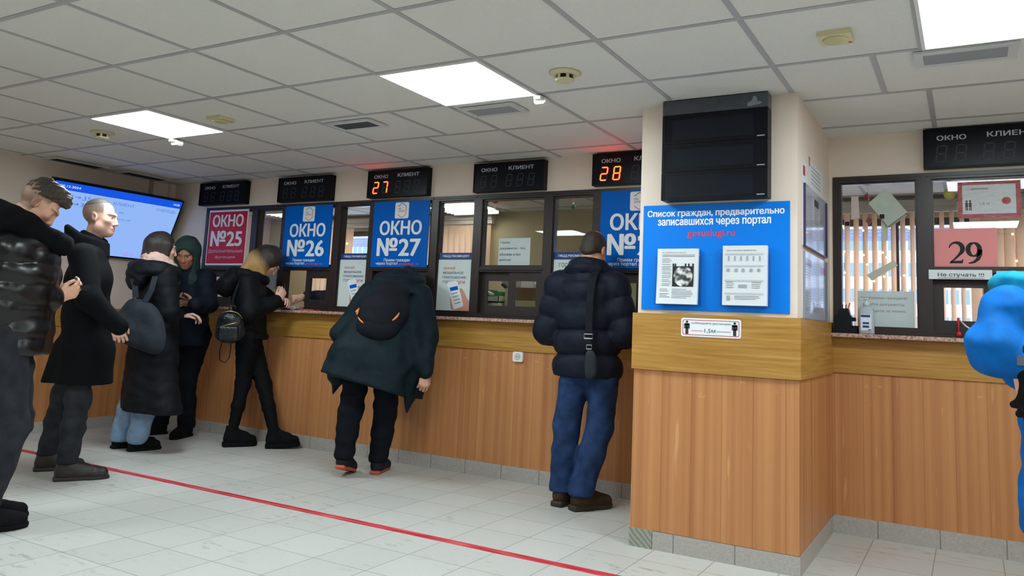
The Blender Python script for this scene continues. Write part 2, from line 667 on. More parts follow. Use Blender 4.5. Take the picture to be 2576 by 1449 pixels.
# floor, ceiling and walls
struct(MB().box(-6.3, 6.2, -7.6, 2.6, -0.12, 0.0).build('floor', M_floor), 'light grey square floor tiles with muddy shoe marks')
ceil_o = struct(MB().box(-6.3, 6.2, -7.6, 2.6, CEIL, CEIL + 0.1).build('ceiling', M_tile_c), 'white suspended ceiling of square tiles')
mb = MB()
gz0, gz1 = CEIL - 0.0035, CEIL + 0.002
ylines = [-0.2365 - 0.6 * k for k in range(-4, 13)]
for y in ylines:
    mb.box(-6.2, 6.1, y - 0.012, y + 0.012, gz0, gz1)
ys = sorted(ylines)
for j in range(-10, 11):
    x = 0.6 * j
    for a, b in zip([-7.5] + ys, ys + [2.5]):
        xx = x
        if abs(a + 1.4365) < 0.01:
            xx = {-2: x + 0.19, -3: x + 0.19, 3: x - 0.19}.get(j, x)
        mb.box(xx - 0.012, xx + 0.012, a + 0.012, b - 0.012, gz0, gz1)
struct(mb.build('ceiling_grid', M_tbar, ceil_o))

WZ0, WZ1 = 1.12, 2.045          # counter windows, bottom and top
mb = MB()
mb.box(-6.2, 6.1, 0.0, 0.1, 0.0, 1.12)
mb.box(-6.2, 6.1, 0.0, 0.1, WZ1, CEIL)
mb.box(-6.2, -4.365, 0.0, 0.1, 1.12, WZ1)
mb.box(0.335, 1.245, 0.0, 0.1, 1.12, WZ1)
mb.box(2.76, 6.1, 0.0, 0.1, 1.12, WZ1)
struct(mb.build('wall_counter', M_wall), 'pale pink counter wall with the service windows')
struct(MB().box(-5.0, -4.9, -7.5, 0.0, 0.0, CEIL).build('wall_left', M_wall), 'pale pink end wall behind the screen')
struct(MB().box(6.0, 6.1, -7.5, 2.5, 0.0, CEIL).build('wall_right', M_wall), 'pale pink wall out of frame at right')
struct(MB().box(-5.0, 6.1, -7.6, -7.5, 0.0, CEIL).build('wall_back', M_wall), 'pale pink wall behind the viewer')
struct(MB().box(0.412, 1.225, -1.0, 0.0, 0.0, CEIL).build('wall_column', M_wall), 'pale pink square column')

# wainscot panelling, oak boards, skirting
mb = MB()
mb.box(-4.9, 0.41, -0.012, 0.0, 0.09, 0.895)
mb.box(1.235, 6.0, -0.012, 0.0, 0.09, 0.895)
struct(mb.build('trim_1', M_planks), 'orange-brown laminate panelling under the counter')
struct(MB().box(-4.9, -4.888, -7.5, -0.012, 0.09, 0.895).build('trim_2', M_planks), 'orange-brown panelling of the end wall')
mb = MB()
mb.box(0.402, 0.412, -1.008, -0.012, 0.09, 0.895)
mb.box(0.412, 1.225, -1.008, -1.0, 0.09, 0.895)
mb.box(1.225, 1.235, -1.008, -0.012, 0.09, 0.895)
struct(mb.build('trim_3', M_planks), 'orange-brown panelling around the column')
mb = MB()
mb.box(-4.9, 0.39, -0.024, 0.0, 0.895, 1.093)
mb.box(1.245, 6.0, -0.024, 0.0, 0.895, 1.093)
struct(mb.build('trim_4', M_band), 'ochre oak board under the counter ledge')
struct(MB().box(-4.9, -4.876, -7.5, -0.024, 0.895, 1.06).build('trim_5', M_band), 'ochre oak board on the end wall')
mb = MB()
mb.box(0.392, 0.412, -1.022, -0.024, 0.888, 1.178)
mb.box(0.412, 1.225, -1.022, -1.0, 0.888, 1.178)
mb.box(1.225, 1.245, -1.022, -0.024, 0.888, 1.178)
struct(mb.build('trim_6', M_band), 'ochre oak board around the column')
mb = MB()
mb.box(-4.88, 0.404, -0.02, 0.0, 0.0, 0.097)
mb.box(1.24, 6.0, -0.02, 0.0, 0.0, 0.097)
struct(mb.build('baseboard_counter', M_skirt))
struct(MB().box(-4.9, -4.88, -7.5, -0.02, 0.0, 0.097).build('baseboard_left', M_skirt))
mb = MB()
mb.box(0.4, 0.412, -1.012, -0.02, 0.0, 0.088)
mb.box(0.524, 1.225, -1.012, -1.0, 0.0, 0.088)
mb.box(1.225, 1.24, -1.012, -0.02, 0.0, 0.088)
bbc = struct(mb.build('baseboard_column', M_skirt))
t = NT('patterned_grey_tile')
v = t.coord((60, 60, 60))
wv = t.n('ShaderNodeTexWave', wave_type='BANDS', bands_direction='DIAGONAL')
wv.inputs['Scale'].default_value = 0.32
wv.inputs['Distortion'].default_value = 2.0
t.l(v, wv.inputs['Vector'])
t.base(t.ramp(wv.outputs[0], [(0.0, lin((126, 130, 120))), (1.0, lin((164, 166, 154)))]))
t.rough(0.45)
struct(MB().box(0.4, 0.522, -1.014, -1.0, 0.0, 0.09).build('tile', t.m, bbc))

# granite ledge of the counter: two continuous slabs, one each side of the column
def ledge(x0, x1, label):
    p = [(-0.11, 1.101), (-0.106, 1.096), (0.0, 1.096), (0.0, 1.12), (-0.106, 1.12), (-0.11, 1.115)]
    o = MB().prism(p, x0, x1, axis='x').build('counter_ledge', M_granite)
    return tag(o, label, 'ledge')
ledge(-4.42, 0.392, 'long speckled pink granite ledge under the windows left of the column')
ledge(1.245, 6.0, 'speckled pink granite ledge under the windows right of the column')

# red queue line stuck on the floor
t = NT('red_floor_tape')
nz = t.noise(t.coord((3, 30, 1)), 1.6, 3)
t.base(t.ramp(nz, [(0.36, lin((168, 32, 48))), (0.5, lin((210, 58, 74))), (0.62, lin((222, 96, 106)))]))
t.rough(0.4)
tag(MB().box(-4.88, 1.9, -1.553, -1.497, 0.0, 0.0012).build('floor_tape', t.m), 'long red tape line stuck across the grey floor tiles', 'floor tape')

# ------------------------------------------------------------------ counter windows
def bars(mb, x0, x1, z0, z1, w, y0, y1):
    mb.box(x0, x0 + w, y0, y1, z0, z1)
    mb.box(x1 - w, x1, y0, y1, z0, z1)
    mb.box(x0 + w, x1 - w, y0, y1, z1 - w, z1)
    mb.box(x0 + w, x1 - w, y0, y1, z0, z0 + w)

WIN = []
def win_narrow(n, x0, x1):
    w = thing('window_%d' % n, 'narrow dark framed counter window', 'window', ((x0 + x1) / 2, 0.03, WZ0), kind='structure')
    mb = MB()
    bars(mb, x0, x1, WZ0, WZ1, 0.036, -0.008, 0.075)
    bars(mb, x0 + 0.022, x1 - 0.022, WZ0 + 0.022, WZ1 - 0.022, 0.024, 0.008, 0.06)
    mb.box(x0 + 0.012, x1 - 0.012, -0.014, -0.008, WZ1 - 0.022, WZ1 - 0.01)
    mb.build('frame', M_dark, w)
    MB().box(x0 + 0.04, x1 - 0.04, 0.026, 0.031, WZ0 + 0.04, WZ1 - 0.04).build('pane', M_glass, w)
    WIN.append(w)
    return w

def win_wide(n, x0, x1, open_left=False):
    w = thing('window_%d' % n, 'wide dark framed counter window with sliding hatch', 'window', ((x0 + x1) / 2, 0.03, WZ0), kind='structure')
    mb = MB()
    bars(mb, x0, x1, WZ0, WZ1, 0.036, -0.008, 0.075)
    bars(mb, x0 + 0.022, x1 - 0.022, 1.488, WZ1 - 0.022, 0.024, 0.008, 0.06)
    mb.box(x0 + 0.03, x1 - 0.03, -0.004, 0.07, 1.462, 1.498)
    mb.box(x0 + 0.03, x1 - 0.03, -0.016, -0.002, 1.476, 1.486)
    mb.box(x0 + 0.03, x1 - 0.03, -0.012, 0.06, WZ0 + 0.02, WZ0 + 0.034)
    mb.box(x0 + 0.012, x1 - 0.012, -0.014, -0.008, WZ1 - 0.022, WZ1 - 0.01)
    mb.build('frame', M_dark, w)
    MB().box(x0 + 0.04, x1 - 0.04, 0.026, 0.031, 1.5, WZ1 - 0.04).build('pane', M_glass, w)
    mid = (x0 + x1) / 2 + 0.02
    za, zb = WZ0 + 0.034, 1.462
    def sash(a, b, y):
        m = MB()
        fw = 0.052
        m.box(a, a + fw, y, y + 0.02, za, zb); m.box(b - fw, b, y, y + 0.02, za, zb)
        m.box(a + fw, b - fw, y, y + 0.02, zb - 0.065, zb); m.box(a + fw, b - fw, y, y + 0.02, za, za + 0.06)
        s = m.build('hatch_sash', M_dark2, w)
        MB().box(a + fw - 0.004, b - fw + 0.004, y + 0.008, y + 0.012, za + 0.056, zb - 0.061).build('hatch_pane', M_glass, s)
    sash(mid - 0.035, x1 - 0.036, 0.012)
    if open_left:
        d = (mid - 0.035) - (x0 + 0.036)
        sash(x0 + 0.036 + d - 0.02, mid + d - 0.02, 0.036)
    else:
        sash(x0 + 0.036, mid, 0.036)
    WIN.append(w)
    return w

win_wide(1, -4.362, -3.70); win_narrow(2, -3.70, -3.318)
win_wide(3, -3.318, -2.70, True); win_narrow(4, -2.70, -2.312)
win_wide(5, -2.312, -1.688); win_narrow(6, -1.688, -1.285)
win_wide(7, -1.285, -0.68); win_narrow(8, -0.68, -0.292)
win_wide(9, -0.292, 0.335)
win_narrow(10, 1.245, 1.733); win_wide(11, 1.733, 2.36); win_narrow(12, 2.36, 2.76)

# ------------------------------------------------------------------ office behind the windows
struct(MB().box(-6.2, -6.1, 0.1, 2.5, 0.0, CEIL).build('wall_office_left', M_wall_pink), 'pale pink office side wall')
mb = MB()
OY0, OY1 = 2.35, 2.47
AX0, AX1, BX0, BX1, OZ0, OZ1 = -5.3, -2.7, 0.45, 3.5, 0.85, 2.12
mb.box(-6.1, AX0, OY0, OY1, 0, CEIL); mb.box(AX1, BX0, OY0, OY1, 0, CEIL); mb.box(BX1, 6.0, OY0, OY1, 0, CEIL)
for a, b in ((AX0, AX1), (BX0, BX1)):
    mb.box(a, b, OY0, OY1, 0, OZ0); mb.box(a, b, OY0, OY1, OZ1, CEIL)
struct(mb.build('wall_office_back', M_wall_office), 'beige office wall')
M_winbrown = pm('brown_window_frame', (66, 54, 54), 0.4)
M_shutter = cloth_light('shutter_slats', (214, 220, 240), 0.6)
def outer_window(n, x0, x1, mull):
    w = thing('window_%d' % n, 'office window to the street', 'window', ((x0 + x1) / 2, OY0 + 0.06, OZ0), kind='structure')
    mb = MB()
    bars(mb, x0, x1, OZ0, OZ1, 0.06, OY0 + 0.03, OY0 + 0.09)
    for m in mull:
        mb.box(m - 0.03, m + 0.03, OY0 + 0.03, OY0 + 0.09, OZ0 + 0.06, OZ1 - 0.06)
    mb.build('frame', M_winbrown, w)
    MB().box(x0 + 0.05, x1 - 0.05, OY0 + 0.058, OY0 + 0.062, OZ0 + 0.05, OZ1 - 0.05).build('pane', M_glass, w)
    m = MB()
    for k in range(4):
        z = OZ1 - 0.075 - 0.028 * k
        m.box(x0 + 0.06, x1 - 0.06, OY0 + 0.095, OY0 + 0.105, z - 0.0255, z)
    m.build('shutter', M_shutter, w)
outer_window(13, AX0, AX1, [-4.0])
outer_window(14, BX0, BX1, [1.40, 2.12, 2.9])

M_blind = cloth_light('peach_blind_fabric', (255, 232, 208), 0.45)
def blind(label, x0, x1, segs):
    b = thing('vertical_blind', label, 'blind', ((x0 + x1) / 2, 2.27, 0.9), group=None)
    MB().box(x0, x1, 2.245, 2.3, 2.155, 2.2).box(x0, x1, 2.23, 2.34, 2.2, 2.255).build('headrail', pm('blind_rail', (206, 200, 190), 0.5), b)
    mb = MB()
    for a, c, step, ang in segs:
        x = a
        while x <= c:
            ca, sa = math.cos(ang), math.sin(ang)
            h = 0.0445
            pts = []
            for z in (0.95, 2.155):
                for u, v in ((-h, -0.0006), (h, -0.0006), (h, 0.0006), (-h, 0.0006)):
                    pts.append((x + u * ca - v * sa, 2.272 + u * sa + v * ca, z))
            mb.hexa(pts)
            x += step
    mb.build('slats', M_blind, b)
blind('peach vertical blind, mostly closed, seen through the windows near number 27', -5.35, -2.58,
      [(-5.25, -4.62, 0.078, 0.25), (-3.98, -2.62, 0.078, 0.25)])
blind('peach vertical blind with opened slats behind the windows right of the column', 0.5, 3.55,
      [(0.6, 1.92, 0.0725, 1.2), (2.0, 3.5, 0.078, 0.3)])

# building across the street
M_fac = pm('pale_facade_panels', (226, 232, 240), 0.7, var=0.04, vscale=0.7)
t = NT('facade_glazing')
_x = t.sep(t.n('ShaderNodeNewGeometry').outputs['Position'])[0]
_p = t.math('PINGPONG', t.math('ADD', _x, 200.0), 0.5)
t.base(t.mix(t.math('LESS_THAN', _p, 0.09), lin((128, 150, 178)), lin((236, 240, 246))))
t.rough(0.25)
M_facwin = t.m
bd = thing('building', 'pale office block across the street seen between the blind slats', 'building', (-40, 95, 0))
MB().box(-125, 40, 90, 100, 0, 26).build('facade', M_fac, bd)
for k in range(6):
    z0 = 2.1 + 2.9 * k
    MB().box(-124.5, 39.5, 89.94, 90.0, z0, z0 + 1.5).build('window_row', M_facwin, bd)
tag(MB().box(-140, 60, 30, 90, -0.3, 0.0).build('street_ground', pm('snowy_ground', (214, 216, 222), 0.9)), kind='structure')

# office ceiling lamps
M_tube = emis('office_tube', (255, 255, 244), OFFICE_TUBE)
def office_lamp(cx, cy, label):
    o = thing('office_ceiling_lamp', label, 'ceiling lamp', (cx, cy, CEIL), group='four-tube office ceiling lamps')
    mb = MB().box(cx - 0.29, cx + 0.29, cy - 0.29, cy + 0.29, CEIL - 0.02, CEIL - 0.004)
    for k in range(5):
        y = cy - 0.28 + 0.14 * k
        mb.box(cx - 0.29, cx + 0.29, y - 0.004, y + 0.004, CEIL - 0.055, CEIL - 0.02)
    mb.build('tray', M_white, o)
    for k in range(4):
        y = cy - 0.21 + 0.14 * k
        MB().tube([(cx - 0.28, y, CEIL - 0.038), (cx + 0.28, y, CEIL - 0.038)], 0.013, 8).build('tube', M_tube, o, smooth=True)
office_lamp(-2.72, 1.86, 'four-tube lamp on the office ceiling seen through the narrow window right of sign 27')
office_lamp(-5.12, 1.86, 'four-tube lamp on the office ceiling near the pink side wall behind sign 25')
office_lamp(-0.3, 0.66, 'unseen four-tube lamp added on the office ceiling above the clear window hatch')  # this lamp and the next three are added out of view to brighten the office
office_lamp(2.1, 0.66, 'unseen four-tube lamp added on the office ceiling behind the right-hand windows')
office_lamp(-1.5, 0.5, 'unseen four-tube lamp added on the office ceiling just inside the clear window')  # added, hidden from view, to light the things behind the hatch
office_lamp(-3.9, 0.6, 'unseen four-tube lamp added on the office ceiling just inside sign 25')

# string of tiny warm lights along the office window
sl = thing('string_light', 'string of tiny warm lights hung along the office window blind', 'string light', (1.25, 2.2, 1.4))
bulbs = [(1.01, 2.04), (1.17, 2.0), (1.02, 1.82), (1.02, 1.64), (1.17, 1.79), (1.2, 1.71), (1.52, 2.01), (1.52, 1.79), (1.33, 1.61), (1.32, 1.81), (1.25, 1.57), (1.35, 1.77), (0.99, 1.43), (1.48, 1.62), (1.78, 1.99), (2.25, 1.95), (2.27, 1.74)]
order = sorted(bulbs)
MB().tube([(x, 2.205, z) for x, z in order], 0.0012, 5).build('wire', pm('thin_wire', (190, 190, 180), 0.5), sl)
for x, z in bulbs:
    MB().ball((x, 2.2, z), 0.009, 8, 6).build('bulb', emis('warm_bulb', (255, 206, 110), 9), sl)
sl2 = thing('string_light', 'two tiny warm lights on the closed blind left of sign 27', 'string light', (-4.65, 2.2, 1.8))
MB().tube([(-4.60, 2.205, 1.95), (-4.66, 2.205, 1.83)], 0.0012, 5).build('wire', _mats['thin_wire'], sl2)
for x, z in ((-4.60, 1.95), (-4.66, 1.83)):
    MB().ball((x, 2.2, z), 0.012, 8, 6).build('bulb', _mats['warm_bulb'], sl2)

# ornaments hanging from the office ceiling
def ornament(name, c, r, rgb, label, cat='ornament'):
    o = thing(name, label, cat, (c[0], c[1], c[2]))
    MB().ball(c, r, 14, 10).build('ball', pm('ornament_%d_%d' % (rgb[0], rgb[1]), rgb, 0.3), o, smooth=True)
    MB().tube([(c[0], c[1], c[2] + r), (c[0], c[1], c[2] + r + 0.012)], 0.008, 8).build('cap', M_white, o)
    MB().tube([(c[0], c[1], c[2] + r + 0.012), (c[0], c[1], CEIL - 0.004)], 0.0008, 5).build('thread', M_white, o)
ornament('hanging_ornament', (-1.33, 0.3, 2.055), 0.028, (190, 30, 40), 'red ball hanging at the top of the clear window')
ornament('hanging_ornament', (-0.688, 0.404, 1.996), 0.019, (40, 120, 96), 'small green ball hanging behind the window left of sign 28')
ornament('hanging_ornament', (1.41, 0.25, 1.96), 0.02, (170, 40, 46), 'dark red ball hanging behind the grey folded paper')
t = thing('pendant_lamp', 'pale yellow-green globe lamp with flared foot behind the window left of sign 27', 'lamp', (-2.63, 0.5, 1.95))
MB().ball((-2.63, 0.5, 1.99), 0.055, 18, 12).build('globe', pm('globe_glass', (206, 208, 140), 0.25), t, smooth=True)
MB().lathe((-2.63, 0.5, 2.04), [(0.02, 0), (0.022, 0.03), (0.045, 0.06), (0.05, 0.255)], 18).build('stem', pm('lamp_cream', (214, 212, 170), 0.4), t, smooth=True)
MB().lathe((-2.63, 0.5, 1.87), [(0.052, 0), (0.05, 0.012), (0.025, 0.04), (0.022, 0.07)], 18).build('finial', _mats['lamp_cream'], t, smooth=True)
ornament('hanging_ornament', (1.86, 0.15, 1.945), 0.032, (222, 206, 96), 'yellow ball hanging at the left of the red-bordered poster')
o = thing('hanging_rhombus', 'small dark red rhombus hanging in the window over the slats', 'ornament', (1.43, 0.124, 1.795))
MB().prism([(1.43, 1.77), (1.448, 1.795), (1.43, 1.82), (1.412, 1.795)], 0.12, 0.128).build('rhombus', pm('ornament_red', (150, 44, 54), 0.4), o)
MB().tube([(1.43, 0.124, 1.82), (1.43, 0.124, CEIL - 0.004)], 0.0008, 5).build('thread', M_white, o)

# office worktop and the things on it
tag(MB().box(-4.3, -2.2, 0.18, 0.5, 1.055, 1.085).box(-2.2, 0.4, 0.18, 0.85, 1.055, 1.085).box(-2.1, 0.4, 0.78, 0.82, 0.0, 1.055).box(-4.3, -2.2, 0.12, 0.16, 0.0, 1.085).build('office_worktop', pm('pale_wood', (214, 196, 156), 0.5)),
    'pale wooden worktop inside the office behind the left windows', 'worktop')
tr = thing('paper_tray', 'white stacked paper tray behind the left hatch pane of the clear window', 'paper tray', (-1.41, 0.5, 1.085))
for z in (1.09, 1.165, 1.245):
    MB().box(-1.53, -1.29, 0.36, 0.66, z, z + 0.012).box(-1.53, -1.29, 0.36, 0.366, z, z + 0.03 if z < 1.2 else z + 0.05).build('tray', pm('tray_plastic', (226, 236, 220), 0.4), tr)
for x in (-1.53, -1.296):
    MB().box(x, x + 0.006, 0.36, 0.66, 1.085, 1.3).build('side', _mats['tray_plastic'], tr)
def slanted(name, x, z, w, h, dp, ang, mat, label, cat, y=0.45):
    ca, sa = math.cos(ang), math.sin(ang)
    pts = [(0, 0), (w, 0), (w, h), (0, h)]
    p = [(x + a * ca - b * sa, z + a * sa + b * ca) for a, b in pts]
    o = MB().prism(p, y, y + dp).build(name, mat)
    return tag(o, label, cat)
slanted('binder', -1.52, 1.405, 0.16, 0.02, 0.09, -0.62, pm('dark_binder', (46, 48, 52), 0.5), 'black folder leaning over the white tray behind the hatch', 'folder', 0.76)
slanted('paper_stack', -1.53, 1.365, 0.17, 0.015, 0.06, -0.38, M_paper, 'white papers slanting under the black folder behind the hatch', 'papers', 0.362)
slanted('binder', -1.43, 1.425, 0.16, 0.05, 0.13, -0.5, pm('grey_binder', (140, 150, 160), 0.5), 'grey binder leaning at the right of the hatch pane', 'folder', 0.62)
slanted('folder', -1.415, 1.3, 0.11, 0.035, 0.16, 0.0, pm('green_folder', (40, 150, 80), 0.45), 'green folder lying on the white tray behind the hatch', 'folder', 0.44)
slanted('folder', -1.52, 1.3, 0.07, 0.05, 0.16, 0.0, pm('blue_folder', (84, 110, 140), 0.45), 'blue grey folder on the white tray left of the green one', 'folder', 0.44)
tag(MB().box(-1.27, -0.98, 0.42, 0.72, 1.085, 1.27).build('storage_box', pm('cream_box', (208, 202, 164), 0.6)), 'pale cream box under the brown carton behind the hatch', 'box')
cb = thing('carton', 'brown cardboard carton stacked on the cream box behind the hatch', 'carton', (-1.11, 0.55, 1.27))
MB().box(-1.185, -0.99, 0.43, 0.7, 1.271, 1.37).build('carton_body', pm('cardboard', (150, 124, 92), 0.8), cb)
MB().box(-1.185, -0.99, 0.54, 0.58, 1.37, 1.371).build('packing_tape', pm('tape_tan', (176, 150, 112), 0.35), cb)
tag(MB().box(-1.275, -1.195, 0.43, 0.7, 1.271, 1.365).build('storage_box', pm('ivory_box', (226, 220, 186), 0.6)), 'ivory box standing left of the brown carton behind the hatch', 'box')
tag(MB().box(-1.27, -1.15, 0.46, 0.66, 1.372, 1.43).build('paper_stack', M_paper), 'white paper stack lying across the ivory box and carton', 'papers')
tag(MB().lathe((-1.05, 0.52, 1.371), [(0.018, 0), (0.018, 0.035), (0.008, 0.042), (0.008, 0.055)], 12).build('small_bottle', M_white), 'small white bottle on the brown carton', 'bottle')

# ------------------------------------------------------------------ hall ceiling fixtures
M_panel = emis('light_panel', (238, 252, 255), HALL_PANEL)
def ceiling_light(cx, cy, label):
    o = thing('ceiling_light', label, 'ceiling light', (cx, cy, CEIL), group='square ceiling light panels')
    mb = MB()
    x0, x1, y0, y1 = cx - 0.298, cx + 0.298, cy - 0.298, cy + 0.298
    for a in ((x0, x0 + 0.014, y0, y1), (x1 - 0.014, x1, y0, y1), (x0 + 0.014, x1 - 0.014, y0, y0 + 0.014), (x0 + 0.014, x1 - 0.014, y1 - 0.014, y1)):
        mb.box(a[0], a[1], a[2], a[3], CEIL - 0.012, CEIL - 0.004)
    mb.build('frame', M_white, o)
    MB().box(x0 + 0.014, x1 - 0.014, y0 + 0.014, y1 - 0.014, CEIL - 0.008, CEIL - 0.005).build('diffuser', M_panel, o)
ceiling_light(-2.70, -1.7365, 'square light panel on the left of the ceiling above the queue')
ceiling_light(-0.30, -1.7365, 'square light panel in the middle of the ceiling above sign 27')
ceiling_light(2.10, -1.7365, 'square light panel at the right edge, in front of the column')
for x in (-2.70, -0.30, 2.10, 4.50):  # unseen panels added on the same spacing to light the hall
    ceiling_light(x, -4.1365, 'unseen square light panel added above the viewer')
ceiling_light(4.50, -1.7365, 'unseen square light panel added beyond the right edge')  # likewise added out of view for its light

def clip(cx, cy, label):
    o = thing('ceiling_sensor', label, 'sensor', (cx, cy, CEIL - 0.01))
    MB().bbox(cx - 0.035, cx + 0.035, cy - 0.02, cy + 0.03, CEIL - 0.05, CEIL - 0.012, 0.012).build('sensor_body', M_white, o)
    MB().box(cx - 0.02, cx + 0.02, cy - 0.05, cy - 0.02, CEIL - 0.03, CEIL - 0.012).build('bracket', M_white, o)
clip(-0.005, -1.40, 'small white sensor at the corner of the middle light panel')
clip(-2.975, -1.395, 'small white sensor at the corner of the left light panel')

def detector(cx, cy, label):
    o = thing('smoke_detector', label, 'smoke detector', (cx, cy, CEIL))
    MB().lathe((cx, cy, CEIL), [(0.076, 0), (0.078, -0.006), (0.06, -0.014), (0.045, -0.016)], 32).build('flange', M_cream, o, smooth=True)
    MB().lathe((cx, cy, CEIL), [(0.04, -0.015), (0.04, -0.036)], 24).build('chamber', M_black, o)
    m = MB()
    for k in range(6):
        a = k * PI / 3 + 0.3
        m.box(cx + 0.04 * math.cos(a) - 0.006, cx + 0.04 * math.cos(a) + 0.006, cy + 0.04 * math.sin(a) - 0.006, cy + 0.04 * math.sin(a) + 0.006, CEIL - 0.037, CEIL - 0.015)
    m.lathe((cx, cy, CEIL), [(0.046, -0.036), (0.042, -0.045), (0.02, -0.05)], 24)
    m.build('cover', M_cream, o)
detector(0.284, -1.70, 'round cream smoke detector on a ceiling tile right of the middle light')
detector(-3.345, -1.717, 'round smoke detector on the ceiling left of the left light panel')

def loudspeaker(cx, cy, label):
    o = thing('ceiling_speaker', label, 'ceiling speaker', (cx, cy, CEIL))
    MB().box(cx - 0.062, cx + 0.062, cy - 0.062, cy + 0.062, CEIL - 0.022, CEIL).build('housing', M_cream, o)
    MB().lathe((cx, cy, CEIL - 0.022), [(0.05, 0), (0.046, -0.006), (0.03, -0.012), (0.012, -0.014)], 28).build('grille', pm('grille_cream', (196, 190, 140), 0.4), o, smooth=True)
    MB().box(cx + 0.044, cx + 0.056, cy + 0.036, cy + 0.05, CEIL - 0.0235, CEIL - 0.022).build('badge', M_redtext, o)
loudspeaker(1.506, -1.725, 'square cream alarm speaker on the ceiling in front of the column')
loudspeaker(-2.14, -1.70, 'square cream alarm speaker on the ceiling right of the left light panel')

M_ventdark = pm('vent_dark', (52, 54, 58), 0.7)
M_ventgrey = pm('vent_slats', (150, 152, 156), 0.45)
def vent(cx, cy, w, d, label, slat=M_ventgrey, along='x'):
    o = thing('ceiling_vent', label, 'ceiling vent', (cx, cy, CEIL))
    z0 = CEIL - 0.014
    x0, x1, y0, y1 = cx - w / 2, cx + w / 2, cy - d / 2, cy + d / 2
    m = MB()
    f = 0.036
    m.box(x0, x0 + f, y0, y1, z0, CEIL - 0.004); m.box(x1 - f, x1, y0, y1, z0, CEIL - 0.004)
    m.box(x0 + f, x1 - f, y0, y0 + f, z0, CEIL - 0.004); m.box(x0 + f, x1 - f, y1 - f, y1, z0, CEIL - 0.004)
    m.build('frame', pm('vent_frame', (206, 208, 206), 0.4), o)
    MB().box(x0 + f, x1 - f, y0 + f, y1 - f, CEIL - 0.006, CEIL - 0.003).build('backing', M_ventdark, o)
    m = MB()
    n = 5
    for k in range(n):
        if along == 'x':
            y = y0 + f + (d - 2 * f) * (k + 0.5) / n
            m.hexa([(x0 + f, y + 0.008, z0), (x1 - f, y + 0.008, z0), (x1 - f, y - 0.008, CEIL - 0.007), (x0 + f, y - 0.008, CEIL - 0.007),
                    (x0 + f, y + 0.011, z0), (x1 - f, y + 0.011, z0), (x1 - f, y - 0.005, CEIL - 0.007), (x0 + f, y - 0.005, CEIL - 0.007)])
        else:
            x = x0 + f + (w - 2 * f) * (k + 0.5) / n
            m.box(x - 0.003, x + 0.003, y0 + f, y1 - f, z0, CEIL - 0.007)
    m.build('slats', slat, o)
vent(-1.395, -1.28, 0.36, 0.19, 'slatted air vent with dark slot on the ceiling, left of the middle light', pm('vent_slats_dark', (70, 72, 76), 0.5))
vent(-0.385, -1.27, 0.36, 0.19, 'grey slatted air vent directly beyond the middle light panel')
vent(1.955, -1.31, 0.38, 0.2, 'grey slatted air vent directly beyond the right-hand light panel')
vent(-4.72, -1.08, 0.2, 0.48, 'dark air vent on the ceiling along the end wall, the nearer of two', M_ventdark, 'y')
vent(-4.70, -0.46, 0.2, 0.46, 'dark air vent on the ceiling in the corner above the screen', M_ventdark, 'y')

# ------------------------------------------------------------------ number displays above the windows
M_seg_on = emis('lit_segment', (255, 40, 7), SEGMENT)
M_seg_off = pm('unlit_segment', (36, 38, 46), 0.5)
M_dispface = pm('display_face', (9, 12, 22), 0.3, spec=0.2)
M_dispframe = pm('display_frame', (8, 10, 15), 0.4, spec=0.2)
M_disptext = pm('display_lettering', (198, 200, 204), 0.5)
SEGS = {'0': 'abcdef', '2': 'abged', '7': 'abc', '8': 'abcdefg', '9': 'abcdfg', ' ': ''}
def digit(x, z, w, h, y, slant=0.12):
    """seven polygons of a digit, as {segment: polygon}"""
    s = w * 0.17
    g = w * 0.03
    def hseg(zc):
        return [(x + g, zc), (x + g + s / 2, zc + s / 2), (x + w - g - s / 2, zc + s / 2), (x + w - g, zc), (x + w - g - s / 2, zc - s / 2), (x + g + s / 2, zc - s / 2)]
    def vseg(xc, za, zb):
        return [(xc, za + g), (xc + s / 2, za + g + s / 2), (xc + s / 2, zb - g - s / 2), (xc, zb - g), (xc - s / 2, zb - g - s / 2), (xc - s / 2, za + g + s / 2)]
    m = z + h / 2
    d = {'a': hseg(z + h), 'g': hseg(m), 'd': hseg(z), 'f': vseg(x, m, z + h), 'b': vseg(x + w, m, z + h), 'e': vseg(x, z, m), 'c': vseg(x + w, z, m)}
    return {k: [(a + (b - z) * slant, b) for a, b in p] for k, p in d.items()}

